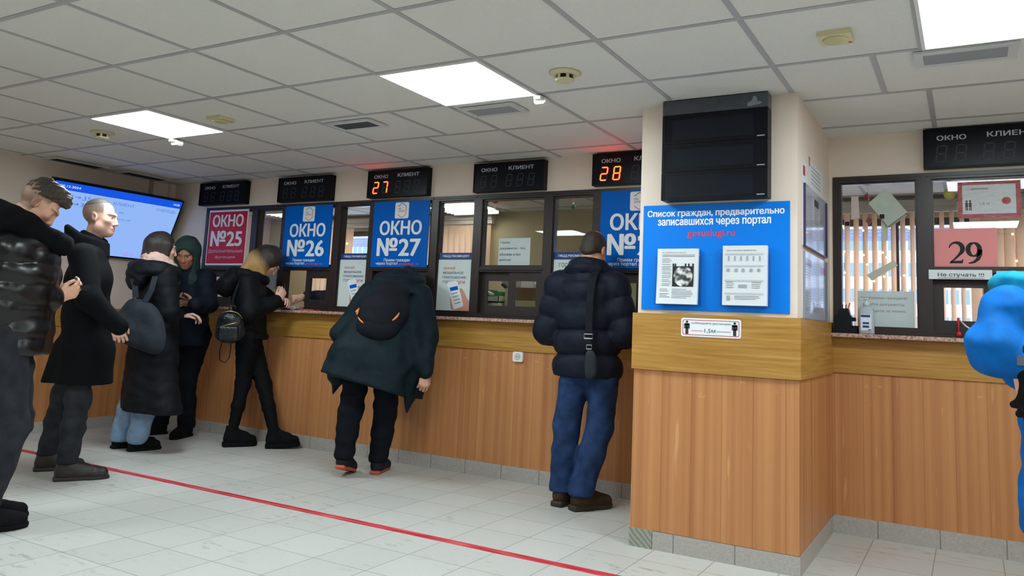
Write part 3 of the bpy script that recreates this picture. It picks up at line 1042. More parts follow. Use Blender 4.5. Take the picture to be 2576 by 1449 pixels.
def display(x0, x1, z0, z1, number, label, client='   '):
    y = -0.055
    o = thing('number_display', label, 'number display', ((x0 + x1) / 2, 0, z0), group='electronic number displays above the windows')
    mb = MB()
    mb.box(x0, x1, y + 0.004, 0.0, z0, z1)
    bars(mb, x0, x1, z0, z1, 0.008, y - 0.004, y + 0.004)
    mb.build('case', M_dispframe, o)
    MB().box(x0 + 0.008, x1 - 0.008, y, y + 0.004, z0 + 0.008, z1 - 0.008).build('face', M_dispface, o)
    w, h = x1 - x0, z1 - z0
    t = MB()
    P = onY(y - 0.0012)
    write(t, 'ОКНО', x0 + 0.11 * w, x0 + 0.345 * w, z0 + 0.70 * h, z0 + 0.83 * h, P, 0.02)
    write(t, 'КЛИЕНТ', x0 + 0.505 * w, x0 + 0.86 * w, z0 + 0.72 * h, z0 + 0.85 * h, P, 0.02)
    t.build('lettering', M_disptext, o)
    dw, dh = 0.075 * w, 0.40 * h
    on = MB(); off = MB()
    for i, ch in enumerate(number + client):
        xx = x0 + (0.10 + 0.155 * i) * w if i < 2 else x0 + (0.47 + 0.155 * (i - 2)) * w
        on.seg(); off.seg()
        for k, p in digit(xx, z0 + 0.16 * h, dw, dh, y).items():
            lit = k in SEGS[ch]
            (on if lit else off).prism(p, y - (0.003 if lit else 0.001), y)
    if on.v:
        on.build('lit_digits', M_seg_on, o)
    off.build('unlit_digits', M_seg_off, o)
display(-4.425, -3.80, 2.063, 2.277, '  ', 'unlit black number display above the red sign 25')
display(-3.38, -2.755, 2.056, 2.273, '  ', 'unlit black number display above blue sign 26')
display(-2.35, -1.74, 2.054, 2.278, '27', 'black number display showing an orange 27')
display(-1.308, -0.704, 2.055, 2.273, '  ', 'unlit black number display above the clear window with the paper notice')
display(-0.322, 0.29, 2.06, 2.282, '28', 'black number display showing an orange 28')
display(1.738, 2.36, 2.061, 2.283, '  ', 'unlit black number display right of the column above the pink 29')

# ------------------------------------------------------------------ window signs
def rrect(x0, x1, z0, z1, r, n=5):
    p = []
    for cx, cz, a0 in ((x1 - r, z0 + r, -PI / 2), (x1 - r, z1 - r, 0), (x0 + r, z1 - r, PI / 2), (x0 + r, z0 + r, PI)):
        for k in range(n + 1):
            a = a0 + PI / 2 * k / n
            p.append((cx + r * math.cos(a), cz + r * math.sin(a)))
    return p

M_signedge = pm('sign_edge', (40, 92, 170), 0.4)
def window_sign(x0, x1, num, label):
    z0, z1 = 1.49, 2.022
    o = thing('window_sign', label, 'sign', ((x0 + x1) / 2, -0.016, z0), group='blue window number signs')
    MB().box(x0, x1, -0.024, -0.018, z0, z1).build('board', M_blue, o)
    w, h = x1 - x0, z1 - z0
    X = lambda f: x0 + f * w
    Z = lambda f: z1 - f * h
    P = onY(-0.0262)
    logo = MB().mat(0).prism(rrect(X(0.39), X(0.635), Z(0.265), Z(0.02), 0.014), -0.0255, -0.024).build('logo_card', M_signwhite, o)
    cx, cz = X(0.512), Z(0.143)
    # open hexagonal outline: blue upper stroke, red lower stroke
    def stroke(pts, wd):
        m = MB()
        for (a, b), (c, d) in zip(pts, pts[1:]):
            L = math.hypot(c - a, d - b); nx, nz = -(d - b) / L * wd / 2, (c - a) / L * wd / 2
            ex, ez = (c - a) / L * wd / 2, (d - b) / L * wd / 2
            m.prism([(a + nx - ex, b + nz - ez), (a - nx - ex, b - nz - ez), (c - nx + ex, d - nz + ez), (c + nx + ex, d + nz + ez)], -0.0262, -0.0255)
        return m
    r = 0.05
    stroke([(cx - 0.036, cz + 0.034), (cx - 0.006, cz + 0.056), (cx + 0.01, cz + 0.056), (cx + 0.043, cz + 0.032), (cx + 0.043, cz)], 0.004).build('logo_stroke_blue', pm('logo_navy', (40, 54, 96), 0.5), logo)
    stroke([(cx + 0.043, cz), (cx + 0.043, cz - 0.032), (cx + 0.01, cz - 0.056), (cx - 0.006, cz - 0.056), (cx - 0.036, cz - 0.034)], 0.004).build('logo_stroke_red', pm('logo_red', (196, 60, 70), 0.5), logo)
    write(MB(), 'гос', cx - 0.038, cx - 0.006, cz + 0.007, cz + 0.019, P, 0.01).build('logo_lettering', _mats['logo_navy'], logo)
    write(MB(), 'услуги', cx - 0.038, cx + 0.03, cz - 0.016, cz + 0.001, P, 0.01).build('logo_lettering', _mats['logo_red'], logo)
    t = MB()
    write(t, 'ОКНО', X(0.13), X(0.885), Z(0.515), Z(0.295), P, 0.03)
    write(t, '№' + num, X(0.10), X(0.885), Z(0.835), Z(0.555), P, 0.03)
    t.build('lettering', M_signwhite, o)
    t = MB()
    write(t, 'Прием граждан', X(0.245), X(0.71), Z(0.925), Z(0.868), P, 0.015)
    write(t, 'через портал', X(0.10), X(0.495), Z(0.975), Z(0.93), P, 0.015)
    t.build('small_lettering', M_signwhite, o)
    write(MB(), 'gosuslugi.ru', X(0.515), X(0.865), Z(0.975), Z(0.93), P, 0.015).build('web_address', M_redtext, o)
window_sign(-3.297, -2.743, '26', 'blue window sign reading ОКНО №26')
window_sign(-2.288, -1.726, '27', 'blue window sign reading ОКНО №27')
window_sign(-0.262, 0.29, '28', 'blue window sign reading ОКНО №28, half hidden by the column')

o = thing('window_sign', 'red window sign reading ОКНО №25 with white border', 'sign', (-4.03, -0.016, 1.5))
x0, x1, z0, z1 = -4.296, -3.768, 1.5, 2.016
MB().box(x0, x1, -0.022, -0.018, z0, z1).build('backing_sheet', M_signwhite, o)
MB().box(x0 + 0.012, x1 - 0.012, -0.024, -0.022, z0 + 0.018, z1 - 0.018).build('board', M_red, o)
w, h = x1 - x0, z1 - z0
X = lambda f: x0 + f * w
Z = lambda f: z1 - f * h
P = onY(-0.0252)
t = MB()
write(t, 'ОКНО', X(0.11), X(0.90), Z(0.31), Z(0.085), P, 0.03)
write(t, '№25', X(0.09), X(0.90), Z(0.66), Z(0.375), P, 0.03)
t.build('lettering', M_signwhite, o)
t = MB()
write(t, 'Дополнительные', X(0.06), X(0.935), Z(0.785), Z(0.71), P, 0.01)
write(t, 'функции', X(0.25), X(0.76), Z(0.89), Z(0.825), P, 0.01)
t.build('small_lettering', pm('faint_pink_print', (232, 178, 190), 0.6), o)

# recommendation posters stuck in the narrow windows
M_poster = pm('poster_white', (216, 228, 226), 0.6)
M_handskin = pm('printed_skin', (206, 150, 128), 0.7)
def poster(x0, x1, label, second=False, z0=1.166):
    z1, zb = 1.607, 1.554
    o = thing('poster', label, 'poster', ((x0 + x1) / 2, 0.0, z0))
    y = 0.019
    MB().box(x0, x1, y, y + 0.001, z0, z1).build('sheet', M_poster, o)
    MB().box(x0, x1, y - 0.0006, y, zb, z1).build('header', M_navy, o)
    P = onY(y - 0.0012)
    w = x1 - x0
    write(MB(), 'ГИБДД РЕКОМЕНДУЕТ', x0 + 0.13 * w, x0 + 0.89 * w, zb + 0.016, zb + 0.036, P, 0.02).build('header_lettering', M_signwhite, o)
    navy = pm('print_navy', (52, 66, 120), 0.6)
    if second:
        t = MB()
        write(t, 'ГОСУСЛУГИ', x0 + 0.16 * w, x0 + 0.85 * w, 1.5, 1.53, P)
        write(t, 'ЭТО УДОБНО', x0 + 0.16 * w, x0 + 0.85 * w, 1.455, 1.485, P)
        t.build('lettering', M_ink, o)
        return
    write(MB(), 'СКАЧАЙ', x0 + 0.17 * w, x0 + 0.50 * w, 1.478, 1.502, P, 0.012).build('lettering', M_redtext, o)
    t = MB()
    write(t, 'МОБИЛЬНОЕ', x0 + 0.17 * w, x0 + 0.75 * w, 1.443, 1.462, P, 0.012)
    write(t, 'ПРИЛОЖЕНИЕ', x0 + 0.16 * w, x0 + 0.83 * w, 1.408, 1.427, P, 0.012)
    write(t, 'ГОС', x0 + 0.17 * w, x0 + 0.36 * w, 1.372, 1.393, P, 0.012)
    t.build('lettering', navy, o)
    write(MB(), 'услуги', x0 + 0.385 * w, x0 + 0.80 * w, 1.362, 1.392, P, 0.012).build('lettering', M_redtext, o)
    # picture: hand holding a telephone
    f = lambda pts: [(x0 + a * w, z0 + b * w) for a, b in pts]
    hand = MB().prism(f([(0.66, 0.52), (0.72, 0.52), (0.80, 0.44), (0.88, 0.30), (1.0, 0.17), (1.0, 0.0), (0.62, 0.0), (0.45, 0.03), (0.42, 0.14), (0.40, 0.30), (0.46, 0.32), (0.50, 0.14), (0.62, 0.1), (0.7, 0.2)]), y - 0.0008, y)
    hand = hand.build('printed_hand', M_handskin, o)
    ph = MB().prism(f([(0.30, 0.62), (0.33, 0.66), (0.55, 0.70), (0.59, 0.67), (0.79, 0.14), (0.77, 0.10), (0.56, 0.03), (0.52, 0.05)]), y - 0.0014, y - 0.0008).build('printed_phone', M_signwhite, o)
    m = MB().prism(f([(0.38, 0.53), (0.60, 0.58), (0.63, 0.49), (0.41, 0.45)]), y - 0.002, y - 0.0014)
    m.build('printed_screen', M_blue, ph)
    m = MB()
    for k in range(4):
        a, b = 0.44 + 0.035 * k, 0.39 - 0.075 * k
        m.prism(f([(a, b), (a + 0.17, b + 0.045), (a + 0.175, b + 0.03), (a + 0.005, b - 0.015)]), y - 0.002, y - 0.0014)
    m.build('printed_lines', M_greyink, ph)
poster(-2.658, -2.33, 'white poster with hand and phone between signs 26 and 27')
poster(-1.647, -1.322, 'white poster with hand and phone right of sign 27')
poster(-0.642, -0.33, 'white poster reading ГОСУСЛУГИ beside the bald man', second=True)
poster(-3.66, -3.355, 'poster with blue header behind the blonde haired woman', z0=1.3, second=True)
# ================================================================== COLUMN: display board, notice boards
# black three-row display
o = thing('queue_display_board', 'big black three-row display board mounted high on the column', 'display board', (0.825, -1.05, 1.76))
X0, X1, YF = 0.556, 1.10, -1.082
rows = [(2.04, 2.212), (1.90, 2.04), (1.76, 1.90)]
rows = [(2.055, 2.212), (1.907, 2.055), (1.76, 1.907)]
for z0, z1 in rows:
    m = MB()
    m.box(X0, X1, YF + 0.006, -1.0, z0 + 0.001, z1 - 0.001)
    bars(m, X0, X1, z0 + 0.001, z1 - 0.001, 0.016, YF, YF + 0.006)
    r = m.build('display_row', M_dispframe, o)
    t = _mats.get('led_matrix')
    if t is None:
        q = NT('led_matrix')
        g = q.n('ShaderNodeNewGeometry')
        x, y, z = q.sep(g.outputs['Position'])
        p = q.math('PINGPONG', z, 0.0028)
        q.base(q.ramp(q.math('MULTIPLY', p, 357.0), [(0.35, lin((14, 18, 27))), (0.7, lin((30, 36, 45)))]))
        q.rough(0.5)
        q.b.inputs['Specular IOR Level'].default_value = 0.15
        t = _mats['led_matrix'] = q.m
    MB().box(X0 + 0.016, X1 - 0.016, YF + 0.002, YF + 0.006, z0 + 0.017, z1 - 0.017).build('screen_surround', M_dispface, r)
    MB().box(X0 + 0.055, X1 - 0.07, YF + 0.001, YF + 0.002, z0 + 0.022, z1 - 0.03).build('led_screen', t, r)
    MB().box(X1 - 0.052, X1 - 0.014, YF - 0.0015, YF, z0 + 0.011, z0 + 0.016).build('maker_badge', pm('badge_grey', (168, 172, 178), 0.4), r)
m = MB().box(X0, X1, YF, -1.0, 2.213, 2.288)
top = m.build('top_panel', pm('grey_film', (66, 72, 80), 0.22, bump=(16, 0.35), var=0.12, vscale=18), o)
MB().prism([(1.0, 2.222), (1.06, 2.228), (1.075, 2.24), (1.05, 2.245), (1.045, 2.268), (1.03, 2.275), (1.02, 2.25), (1.0, 2.24)], YF - 0.0008, YF).build('torn_sticker', pm('torn_sticker_grey', (128, 132, 136), 0.6, var=0.1), top)

# blue notice board
o = thing('notice_board', 'blue board on the column about the list of citizens', 'sign', (0.812, -1.0, 1.195))
x0, x1, z0, z1 = 0.433, 1.191, 1.197, 1.748
MB().box(x0, x1, -1.006, -1.0, z0, z1).build('board', M_blue2, o)
P = onY(-1.0072)
w, h = x1 - x0, z1 - z0
t = MB()
write(t, 'Список граждан, предварительно', x0 + 0.03 * w, x0 + 0.968 * w, z1 - 0.128 * h, z1 - 0.05 * h, P, 0.03)
write(t, 'записавшихся через портал', x0 + 0.107 * w, x0 + 0.882 * w, z1 - 0.218 * h, z1 - 0.14 * h, P, 0.03)
t.build('lettering', M_signwhite, o)
write(MB(), 'gosuslugi.ru', x0 + 0.32 * w, x0 + 0.65 * w, z1 - 0.325 * h, z1 - 0.245 * h, P, 0.022).build('web_address', pm('web_red', (204, 70, 112), 0.6), o)

def leaflet_holder(xa, xb, za, zb, label):
    o = thing('leaflet_holder', label, 'leaflet holder', ((xa + xb) / 2, -1.02, za), group=None)
    MB().box(xa - 0.012, xb + 0.012, -1.010, -1.0075, za - 0.004, zb - 0.03).box(xa - 0.012, xa - 0.009, -1.048, -1.010, za - 0.004, zb - 0.04).box(
        xb + 0.009, xb + 0.012, -1.048, -1.010, za - 0.004, zb - 0.04).box(xa - 0.012, xb + 0.012, -1.048, -1.010, za - 0.006, za - 0.004).build('holder', M_acryl, o)
    return o
def bent_pad(xa, xb, za, zb, y0, th, bend):
    """pile of sheets: the top sheet bows out towards the bottom"""
    mb = MB()
    n = 8
    vs = []
    for i in range(n + 1):
        f = i / n
        z = za + (zb - za) * f
        y = y0 - bend * (1 - f) ** 2
        vs += [(xa, y - th, z), (xb, y - th, z), (xb, y, z), (xa, y, z)]
    fs = [(3, 2, 1, 0), tuple(4 * n + k for k in range(4))]
    for i in range(n):
        for k in range(4):
            k2 = (k + 1) % 4
            fs.append((4 * i + k, 4 * i + k2, 4 * i + 4 + k2, 4 * i + 4 + k))
    mb.add(vs, fs)
    return mb
def lines(mb, P, xa, xb, zs, hh, rnd=0.0):
    for z in zs:
        e = xb - rnd * random.random() * (xb - xa)
        mb.add([P(xa, z), P(e, z), P(e, z + hh), P(xa, z + hh)], [(0, 1, 2, 3)])
    return mb
# left leaflets: text column and dark photograph with a round glass dish
xa, xb, za, zb = 0.526, 0.744, 1.228, 1.514
lh = leaflet_holder(xa, xb, za, zb, 'clear holder on the left of the blue board, leaflet with a round black picture')
lf = thing('leaflet_stack', 'stack of leaflets with a round black and white picture, left on the blue board', 'leaflets', ((xa + xb) / 2, -1.02, za))
bent_pad(xa, xb, za, zb, -1.012, 0.018, 0.014).build('sheets', M_paper, lf)
P = lambda a, b: (a, -1.0312 - 0.014 * (1 - (b - za) / (zb - za)) ** 2, b)
W, H = xb - xa, zb - za
Q = lambda u, v: (xa + u * W, zb - v * H)
m = MB()
write(m, 'Как уберечься от гриппа?', *[Q(0.12, 0)[0], Q(0.7, 0)[0]], Q(0, 0.088)[1], Q(0, 0.06)[1], P)
lines(m, P, Q(0.12, 0)[0], Q(0.92, 0)[0], [Q(0, 0.12)[1], Q(0, 0.145)[1]], 0.0022)
lines(m, P, Q(0.12, 0)[0], Q(0.36, 0)[0], [Q(0, v)[1] for v in (0.19, 0.22, 0.25, 0.29, 0.33, 0.36, 0.39, 0.43, 0.46, 0.5, 0.53, 0.57, 0.6, 0.64, 0.67)], 0.0022, 0.3)
lines(m, P, Q(0.08, 0)[0], Q(0.34, 0)[0], [Q(0, v)[1] for v in (0.74, 0.77, 0.82, 0.85, 0.88)], 0.0022, 0.3)
lines(m, P, Q(0.38, 0)[0], Q(0.92, 0)[0], [Q(0, v)[1] for v in (0.74, 0.77, 0.80, 0.83, 0.86, 0.89)], 0.0022, 0.4)
m.build('printed_lines', pm('print_grey', (104, 108, 114), 0.7), lf)
pic = MB()
pts = [Q(0.385, 0.32), Q(0.385, 0.685), Q(0.90, 0.685), Q(0.90, 0.32)]
pic.add([(a, P(a, b)[1] - 0.0006, b) for a, b in pts], [(0, 1, 2, 3)])
pic = pic.build('printed_picture', M_ink, lf)
t = NT('dish_print')
nz = t.noise(t.coord((30, 30, 30)), 1.0, 1)
t.base(t.ramp(nz, [(0.40, (0.03, 0.03, 0.03)), (0.48, (0.16, 0.16, 0.16)), (0.54, (0.5, 0.5, 0.5)), (0.64, (0.85, 0.85, 0.85))]))
t.rough(0.7)
cx, cz = Q(0.645, 0.5)
m = MB()
R = 0.051
m.add([(cx + R * math.cos(2 * PI * k / 28), P(0, cz + R * math.sin(2 * PI * k / 28))[1] - 0.0012, cz + R * 1.04 * math.sin(2 * PI * k / 28)) for k in range(28)], [tuple(range(28))])
m.build('printed_dish', t.m, pic)
m = MB()
for u in (0.40, 0.45, 0.70, 0.78, 0.88):
    a, b = Q(u, 0.29)
    m.seg().prism(rrect(a - 0.004, a + 0.004, b - 0.012, b + 0.006, 0.0035, 3), P(a, b)[1] - 0.0008, P(a, b)[1] - 0.0002)
m.build('printed_figures', M_ink, pic)
# right leaflets: icon sheet
xa, xb, za, zb = 0.872, 1.090, 1.230, 1.526
leaflet_holder(xa, xb, za, zb, 'clear holder on the right of the blue board, leaflet with rows of icons')
lf = thing('leaflet_stack', 'stack of leaflets with rows of small grey icons, right on the blue board', 'leaflets', ((xa + xb) / 2, -1.02, za))
bent_pad(xa, xb, za, zb, -1.012, 0.026, 0.004).build('sheets', M_paper, lf)
P = lambda a, b: (a, -1.0392 - 0.004 * (1 - (b - za) / (zb - za)) ** 2, b)
W, H = xb - xa, zb - za
Q = lambda u, v: (xa + u * W, zb - v * H)
m = MB()
write(m, 'Грипп, симптомы и профилактика', Q(0.08, 0)[0], Q(0.76, 0)[0], Q(0, 0.1)[1], Q(0, 0.065)[1], P)
for v in (0.145, 0.345, 0.585, 0.80):
    lines(m, P, Q(0.3, 0)[0], Q(0.66, 0)[0], [Q(0, v)[1]], 0.0026)
for v in (0.62, 0.65, 0.68, 0.71):
    lines(m, P, Q(0.08, 0)[0], Q(0.28, 0)[0], [Q(0, v)[1]], 0.002, 0.3)
    lines(m, P, Q(0.66, 0)[0], Q(0.88, 0)[0], [Q(0, v)[1]], 0.002, 0.3)
lines(m, P, Q(0.28, 0)[0], Q(0.9, 0)[0], [Q(0, v)[1] for v in (0.85, 0.875, 0.9)], 0.002, 0.3)
m.build('printed_lines', pm('print_grey', (104, 108, 114), 0.7), lf)
m = MB()
for v in (0.13, 0.33, 0.575, 0.79):
    a, b = Q(0.05, v + 0.028); c, d = Q(0.93, v)
    m.add([P(a, b), P(c, b), P(c, d), P(a, d)], [(0, 1, 2, 3)])
m.build('printed_bands', pm('print_pale', (196, 200, 206), 0.7), lf)
m = MB()
for u in (0.14, 0.28, 0.42, 0.56, 0.70, 0.84):
    a, b = Q(u, 0.215)
    m.seg().prism(rrect(a - 0.004, a + 0.004, b - 0.014, b + 0.012, 0.0035, 3), P(a, b)[1] - 0.0008, P(a, b)[1] - 0.0002)
for u in (0.13, 0.31, 0.47, 0.65, 0.82):
    a, b = Q(u, 0.415)
    m.seg().prism(rrect(a - 0.008, a + 0.008, b - 0.009, b + 0.009, 0.006, 3), P(a, b)[1] - 0.0008, P(a, b)[1] - 0.0002)
a, b = Q(0.46, 0.68)
m.seg().prism(rrect(a - 0.022, a + 0.022, b - 0.008, b + 0.008, 0.006, 3), P(a, b)[1] - 0.0008, P(a, b)[1] - 0.0002)
a, b = Q(0.14, 0.88)
m.seg().prism(rrect(a - 0.009, a + 0.009, b - 0.012, b + 0.012, 0.003, 3), P(a, b)[1] - 0.0008, P(a, b)[1] - 0.0002)
m.build('printed_icons', pm('print_mid', (166, 170, 176), 0.7), lf)

# keep-your-distance sticker on the oak board
o = thing('distance_sign', 'white sign with two black figures and 1,5м on the oak board of the column', 'sign', (0.81, -1.022, 1.066))
x0, x1, z0, z1 = 0.658, 0.963, 1.067, 1.160
MB().prism(rrect(x0, x1, z0, z1, 0.012), -1.0245, -1.022).build('plate', M_signwhite, o)
m = MB()
a = rrect(x0 + 0.008, x1 - 0.008, z0 + 0.008, z1 - 0.008, 0.01)
b = rrect(x0 + 0.011, x1 - 0.011, z0 + 0.011, z1 - 0.011, 0.008)
n = len(a)
m.add([(p[0], -1.0250, p[1]) for p in a] + [(p[0], -1.0250, p[1]) for p in b], [(i, (i + 1) % n, n + (i + 1) % n, n + i) for i in range(n)])
m.build('red_border', pm('sticker_red', (198, 40, 74), 0.5), o)
P = onY(-1.0252)
def little_man(cx, zb_, h_, parent):
    m = MB()
    m.prism([(cx + 0.09 * h_ * math.cos(2 * PI * k / 12), zb_ + 0.91 * h_ + 0.09 * h_ * math.sin(2 * PI * k / 12)) for k in range(12)], -1.0256, -1.0246)
    m.prism(rrect(cx - 0.2 * h_, cx + 0.2 * h_, zb_ + 0.66 * h_, zb_ + 0.8 * h_, 0.05 * h_, 3), -1.0256, -1.0246)
    for s in (-1, 1):
        m.prism(rrect(cx + s * 0.165 * h_ - 0.04 * h_, cx + s * 0.165 * h_ + 0.04 * h_, zb_ + 0.4 * h_, zb_ + 0.76 * h_, 0.03 * h_, 3), -1.0256, -1.0246)
        m.prism(rrect(cx + s * 0.057 * h_ - 0.05 * h_, cx + s * 0.057 * h_ + 0.05 * h_, zb_, zb_ + 0.5 * h_, 0.03 * h_, 3), -1.0256, -1.0246)
    m.prism([(cx - 0.11 * h_, zb_ + 0.42 * h_), (cx + 0.11 * h_, zb_ + 0.42 * h_), (cx + 0.11 * h_, zb_ + 0.75 * h_), (cx - 0.11 * h_, zb_ + 0.75 * h_)], -1.0256, -1.0246)
    return m.build('figure', M_ink, parent)
little_man(x0 + 0.031, z0 + 0.012, 0.068, o)
little_man(x1 - 0.031, z0 + 0.012, 0.068, o)
t = MB()
write(t, 'соблюдайте дистанцию', x0 + 0.055, x1 - 0.05, z1 - 0.031, z1 - 0.018, P)
write(t, '1,5м', x0 + 0.122, x0 + 0.178, z0 + 0.02, z0 + 0.042, P)
t.build('lettering', pm('print_dark', (50, 54, 64), 0.6), o)
MB().box(x0 + 0.055, x0 + 0.116, -1.0254, -1.0246, z0 + 0.029, z0 + 0.031).box(x0 + 0.184, x1 - 0.05, -1.0254, -1.0246, z0 + 0.029, z0 + 0.031).build('red_line', _mats['sticker_red'], o)

# acrylic information boards on the right side of the column
def onXw(x):
    return lambda a, b: (x, a, b)
M_sheetgrey = pm('printed_sheet_grey', (206, 208, 216), 0.6)
def info_board(y0, y1, z0, z1, label, sheets, rim):
    o = thing('information_board', label, 'information board', (1.225, (y0 + y1) / 2, z0))
    MB().box(1.2255, 1.229, y0, y1, z0, z1).build('backing', pm('board_offwhite', (226, 226, 232), 0.5), o)
    for k, (a, b, c, d, mat, hdr) in enumerate(sheets):
        s = MB().box(1.229, 1.2296, a, b, c, d).build('sheet', mat, o)
        m = MB()
        zz = d - 0.03
        while zz > c + 0.02:
            m.box(1.2296, 1.2299, a + 0.012, b - 0.012 - random.random() * 0.03, zz, zz + 0.004)
            zz -= 0.014
        if m.v:
            m.build('printed_lines', pm('print_mid', (166, 170, 176), 0.7), s)
        if hdr:
            MB().box(1.2296, 1.2301, a + 0.01, b - 0.01, d - 0.05, d - 0.012).build('printed_header', hdr, s)
    MB().box(1.2385, 1.241, y0, y1, z0, z1).build('acrylic_cover', M_cover, o)
    m = MB()
    for a, b in ((y0, y0 + 0.006), (y1 - 0.006, y1)):
        m.box(1.229, 1.241, a, b, z0, z1)
    m.box(1.229, 1.241, y0, y1, z0 - 0.005, z0)
    m.build('rim', rim, o)
info_board(-0.868, -0.18, 1.545, 1.86, 'upper clear information board on the right side of the column',
           [(-0.84, -0.60, 1.57, 1.84, M_sheetgrey, None), (-0.56, -0.40, 1.66, 1.84, M_paper, pm('print_dark', (50, 54, 64), 0.6)), (-0.36, -0.21, 1.58, 1.83, M_sheetgrey, None), (-0.5, -0.4, 1.56, 1.64, M_paper, None)],
           pm('rim_violet', (58, 52, 104), 0.4))
info_board(-0.885, -0.185, 1.185, 1.515, 'lower clear information board on the right side of the column',
           [(-0.86, -0.63, 1.36, 1.50, M_paper, pm('print_brown', (140, 110, 96), 0.6)), (-0.6, -0.42, 1.22, 1.49, M_sheetgrey, None), (-0.38, -0.2, 1.25, 1.49, M_paper, pm('print_pinkred', (214, 96, 110), 0.6)), (-0.86, -0.64, 1.2, 1.34, M_sheetgrey, None)],
           pm('rim_grey', (150, 152, 164), 0.4))
o = thing('wall_notice', 'narrow white notice with a red oval at the top of the column side', 'notice', (1.2255, -0.81, 1.87))
MB().box(1.2255, 1.2265, -0.895, -0.72, 1.868, 1.985).build('sheet', M_paper, o)
MB().box(1.2265, 1.2269, -0.856, -0.80, 1.905, 1.956).build('red_mark', pm('mark_red', (186, 40, 50), 0.5), o)
o = thing('wall_notice', 'white notice with brown corner strip higher up on the column side', 'notice', (1.2255, -0.45, 1.87))
MB().box(1.2255, 1.2265, -0.69, -0.25, 1.868, 2.02).build('sheet', M_paper, o)
MB().box(1.2265, 1.2269, -0.69, -0.655, 1.985, 2.035).build('brown_strip', pm('strip_brown', (176, 120, 70), 0.6), o)
m = MB()
for k in range(5):
    m.box(1.2265, 1.2268, -0.62, -0.33, 1.99 - 0.022 * k, 1.996 - 0.022 * k)
m.build('printed_lines', _mats['print_mid'], o)

# ================================================================== SCREEN on the end wall
TVO = Vector((-4.84, -1.30, 1.535)); TVU = Vector((0.24, 0, 0.56)); TVH = TVU.length; TVU.normalize()
TVN = Vector((0, 1, 0)).cross(TVU)
TVW = 1.20
def tvp(d):
    return lambda a, b: tuple(TVO + Vector((0, a, 0)) + TVU * b + TVN * d)
def tv_box(mb, a0, a1, b0, b1, d0, d1):
    vs = [tvp(d)(a, b) for d in (d0, d1) for a, b in ((a0, b0), (a1, b0), (a1, b1), (a0, b1))]
    return mb.add(vs, [(0, 3, 2, 1), (4, 5, 6, 7), (0, 1, 5, 4), (1, 2, 6, 5), (2, 3, 7, 6), (3, 0, 4, 7)])
tv = thing('wall_screen', 'lit wide screen with blue header hung tilted on the end wall', 'screen', (-4.84, -0.7, 1.535))
mb = MB()
tv_box(mb, -0.012, TVW + 0.012, -0.014, TVH + 0.012, -0.05, -0.004)
for a0, a1, b0, b1 in ((-0.012, 0, -0.014, TVH + 0.012), (TVW, TVW + 0.012, -0.014, TVH + 0.012), (0, TVW, -0.014, 0), (0, TVW, TVH, TVH + 0.012)):
    tv_box(mb, a0, a1, b0, b1, -0.004, 0.004)
mb.build('casing', M_black, tv)
tv_box(MB(), 0, TVW, 0, TVH, -0.004, 0.0).build('screen_picture', emis('screen_pale_blue', (148, 186, 252), 0.95), tv)
tv_box(MB(), 0, TVW, TVH - 0.07, TVH, 0.0, 0.0008).build('screen_header', emis('screen_blue', (0, 84, 232), 0.95), tv)
P = tvp(0.0014)
t = MB()
write(t, '10.12.2024', 0.054, 0.222, TVH - 0.046, TVH - 0.026, P, 0.01)
write(t, '14:58', TVW - 0.085, TVW - 0.02, TVH - 0.046, TVH - 0.026, P, 0.01)
t.build('header_writing', emis('screen_white', (226, 236, 255), 1.0), tv)
t = MB()
write(t, '88', 0.123, 0.185, 0.474, 0.506, P); write(t, '35', 0.268, 0.338, 0.472, 0.510, P)
write(t, '7', 0.15, 0.175, 0.415, 0.45, P); write(t, '35', 0.266, 0.336, 0.414, 0.448, P)
write(t, 'КЛИЕНТ', 0.545, 0.745, 0.477, 0.506, P); write(t, 'ОЧЕРЕДЬ', 0.962, 1.165, 0.48, 0.512, P)
write(t, 'ОКНО №', 0.60, 0.756, 0.343, 0.36, P)
for b in (0.492, 0.430):
    t.add([P(0.197, b - 0.003), P(0.24, b - 0.003), P(0.24, b + 0.003), P(0.197, b + 0.003)], [(0, 1, 2, 3)])
    t.add([P(0.232, b + 0.018), P(0.252, b), P(0.232, b - 0.018), P(0.238, b)], [(0, 3, 1), (3, 2, 1)])
t.add([P(0.62, 0.412), P(0.668, 0.412), P(0.668, 0.418), P(0.62, 0.418)], [(0, 1, 2, 3)])
t.build('screen_writing', emis('screen_text_blue', (82, 124, 206), 0.9), tv)
m = MB()
def ring2(cx, cb, r, wd, a0=0, a1=2 * PI, n=22):
    v = []
    for k in range(n + 1):
        a = a0 + (a1 - a0) * k / n
        v += [P(cx + r * math.cos(a), cb + r * math.sin(a)), P(cx + (r - wd) * math.cos(a), cb + (r - wd) * math.sin(a))]
    m.add(v, [(2 * k, 2 * k + 2, 2 * k + 3, 2 * k + 1) for k in range(n)])
ring2(0.83, 0.028, 0.022, 0.004); ring2(0.83, 0.02, 0.014, 0.003, 0.3, PI - 0.3, 10); ring2(0.83, 0.014, 0.012, 0.003, 0.3, PI - 0.3, 10)
ring2(0.885, 0.025, 0.017, 0.004)
m.build('screen_icons', emis('screen_pink', (196, 140, 226), 0.9), tv)
m = MB()
for y in (-0.95, -0.45):
    m.box(-4.9, -4.80, y - 0.03, y + 0.03, 1.68, 1.98)
m.build('wall_bracket', M_black, tv)
# cable duct above the screen
tag(MB().box(-4.9, -4.882, -0.262, -0.225, 2.05, CEIL).build('cable_duct', pm('duct_grey', (176, 166, 160), 0.5)), 'vertical cable duct on the end wall above the screen', 'cable duct')
struct(MB().box(-4.9, -4.86, -0.06, 0.0, 1.06, CEIL).build('trim_7', M_wall))

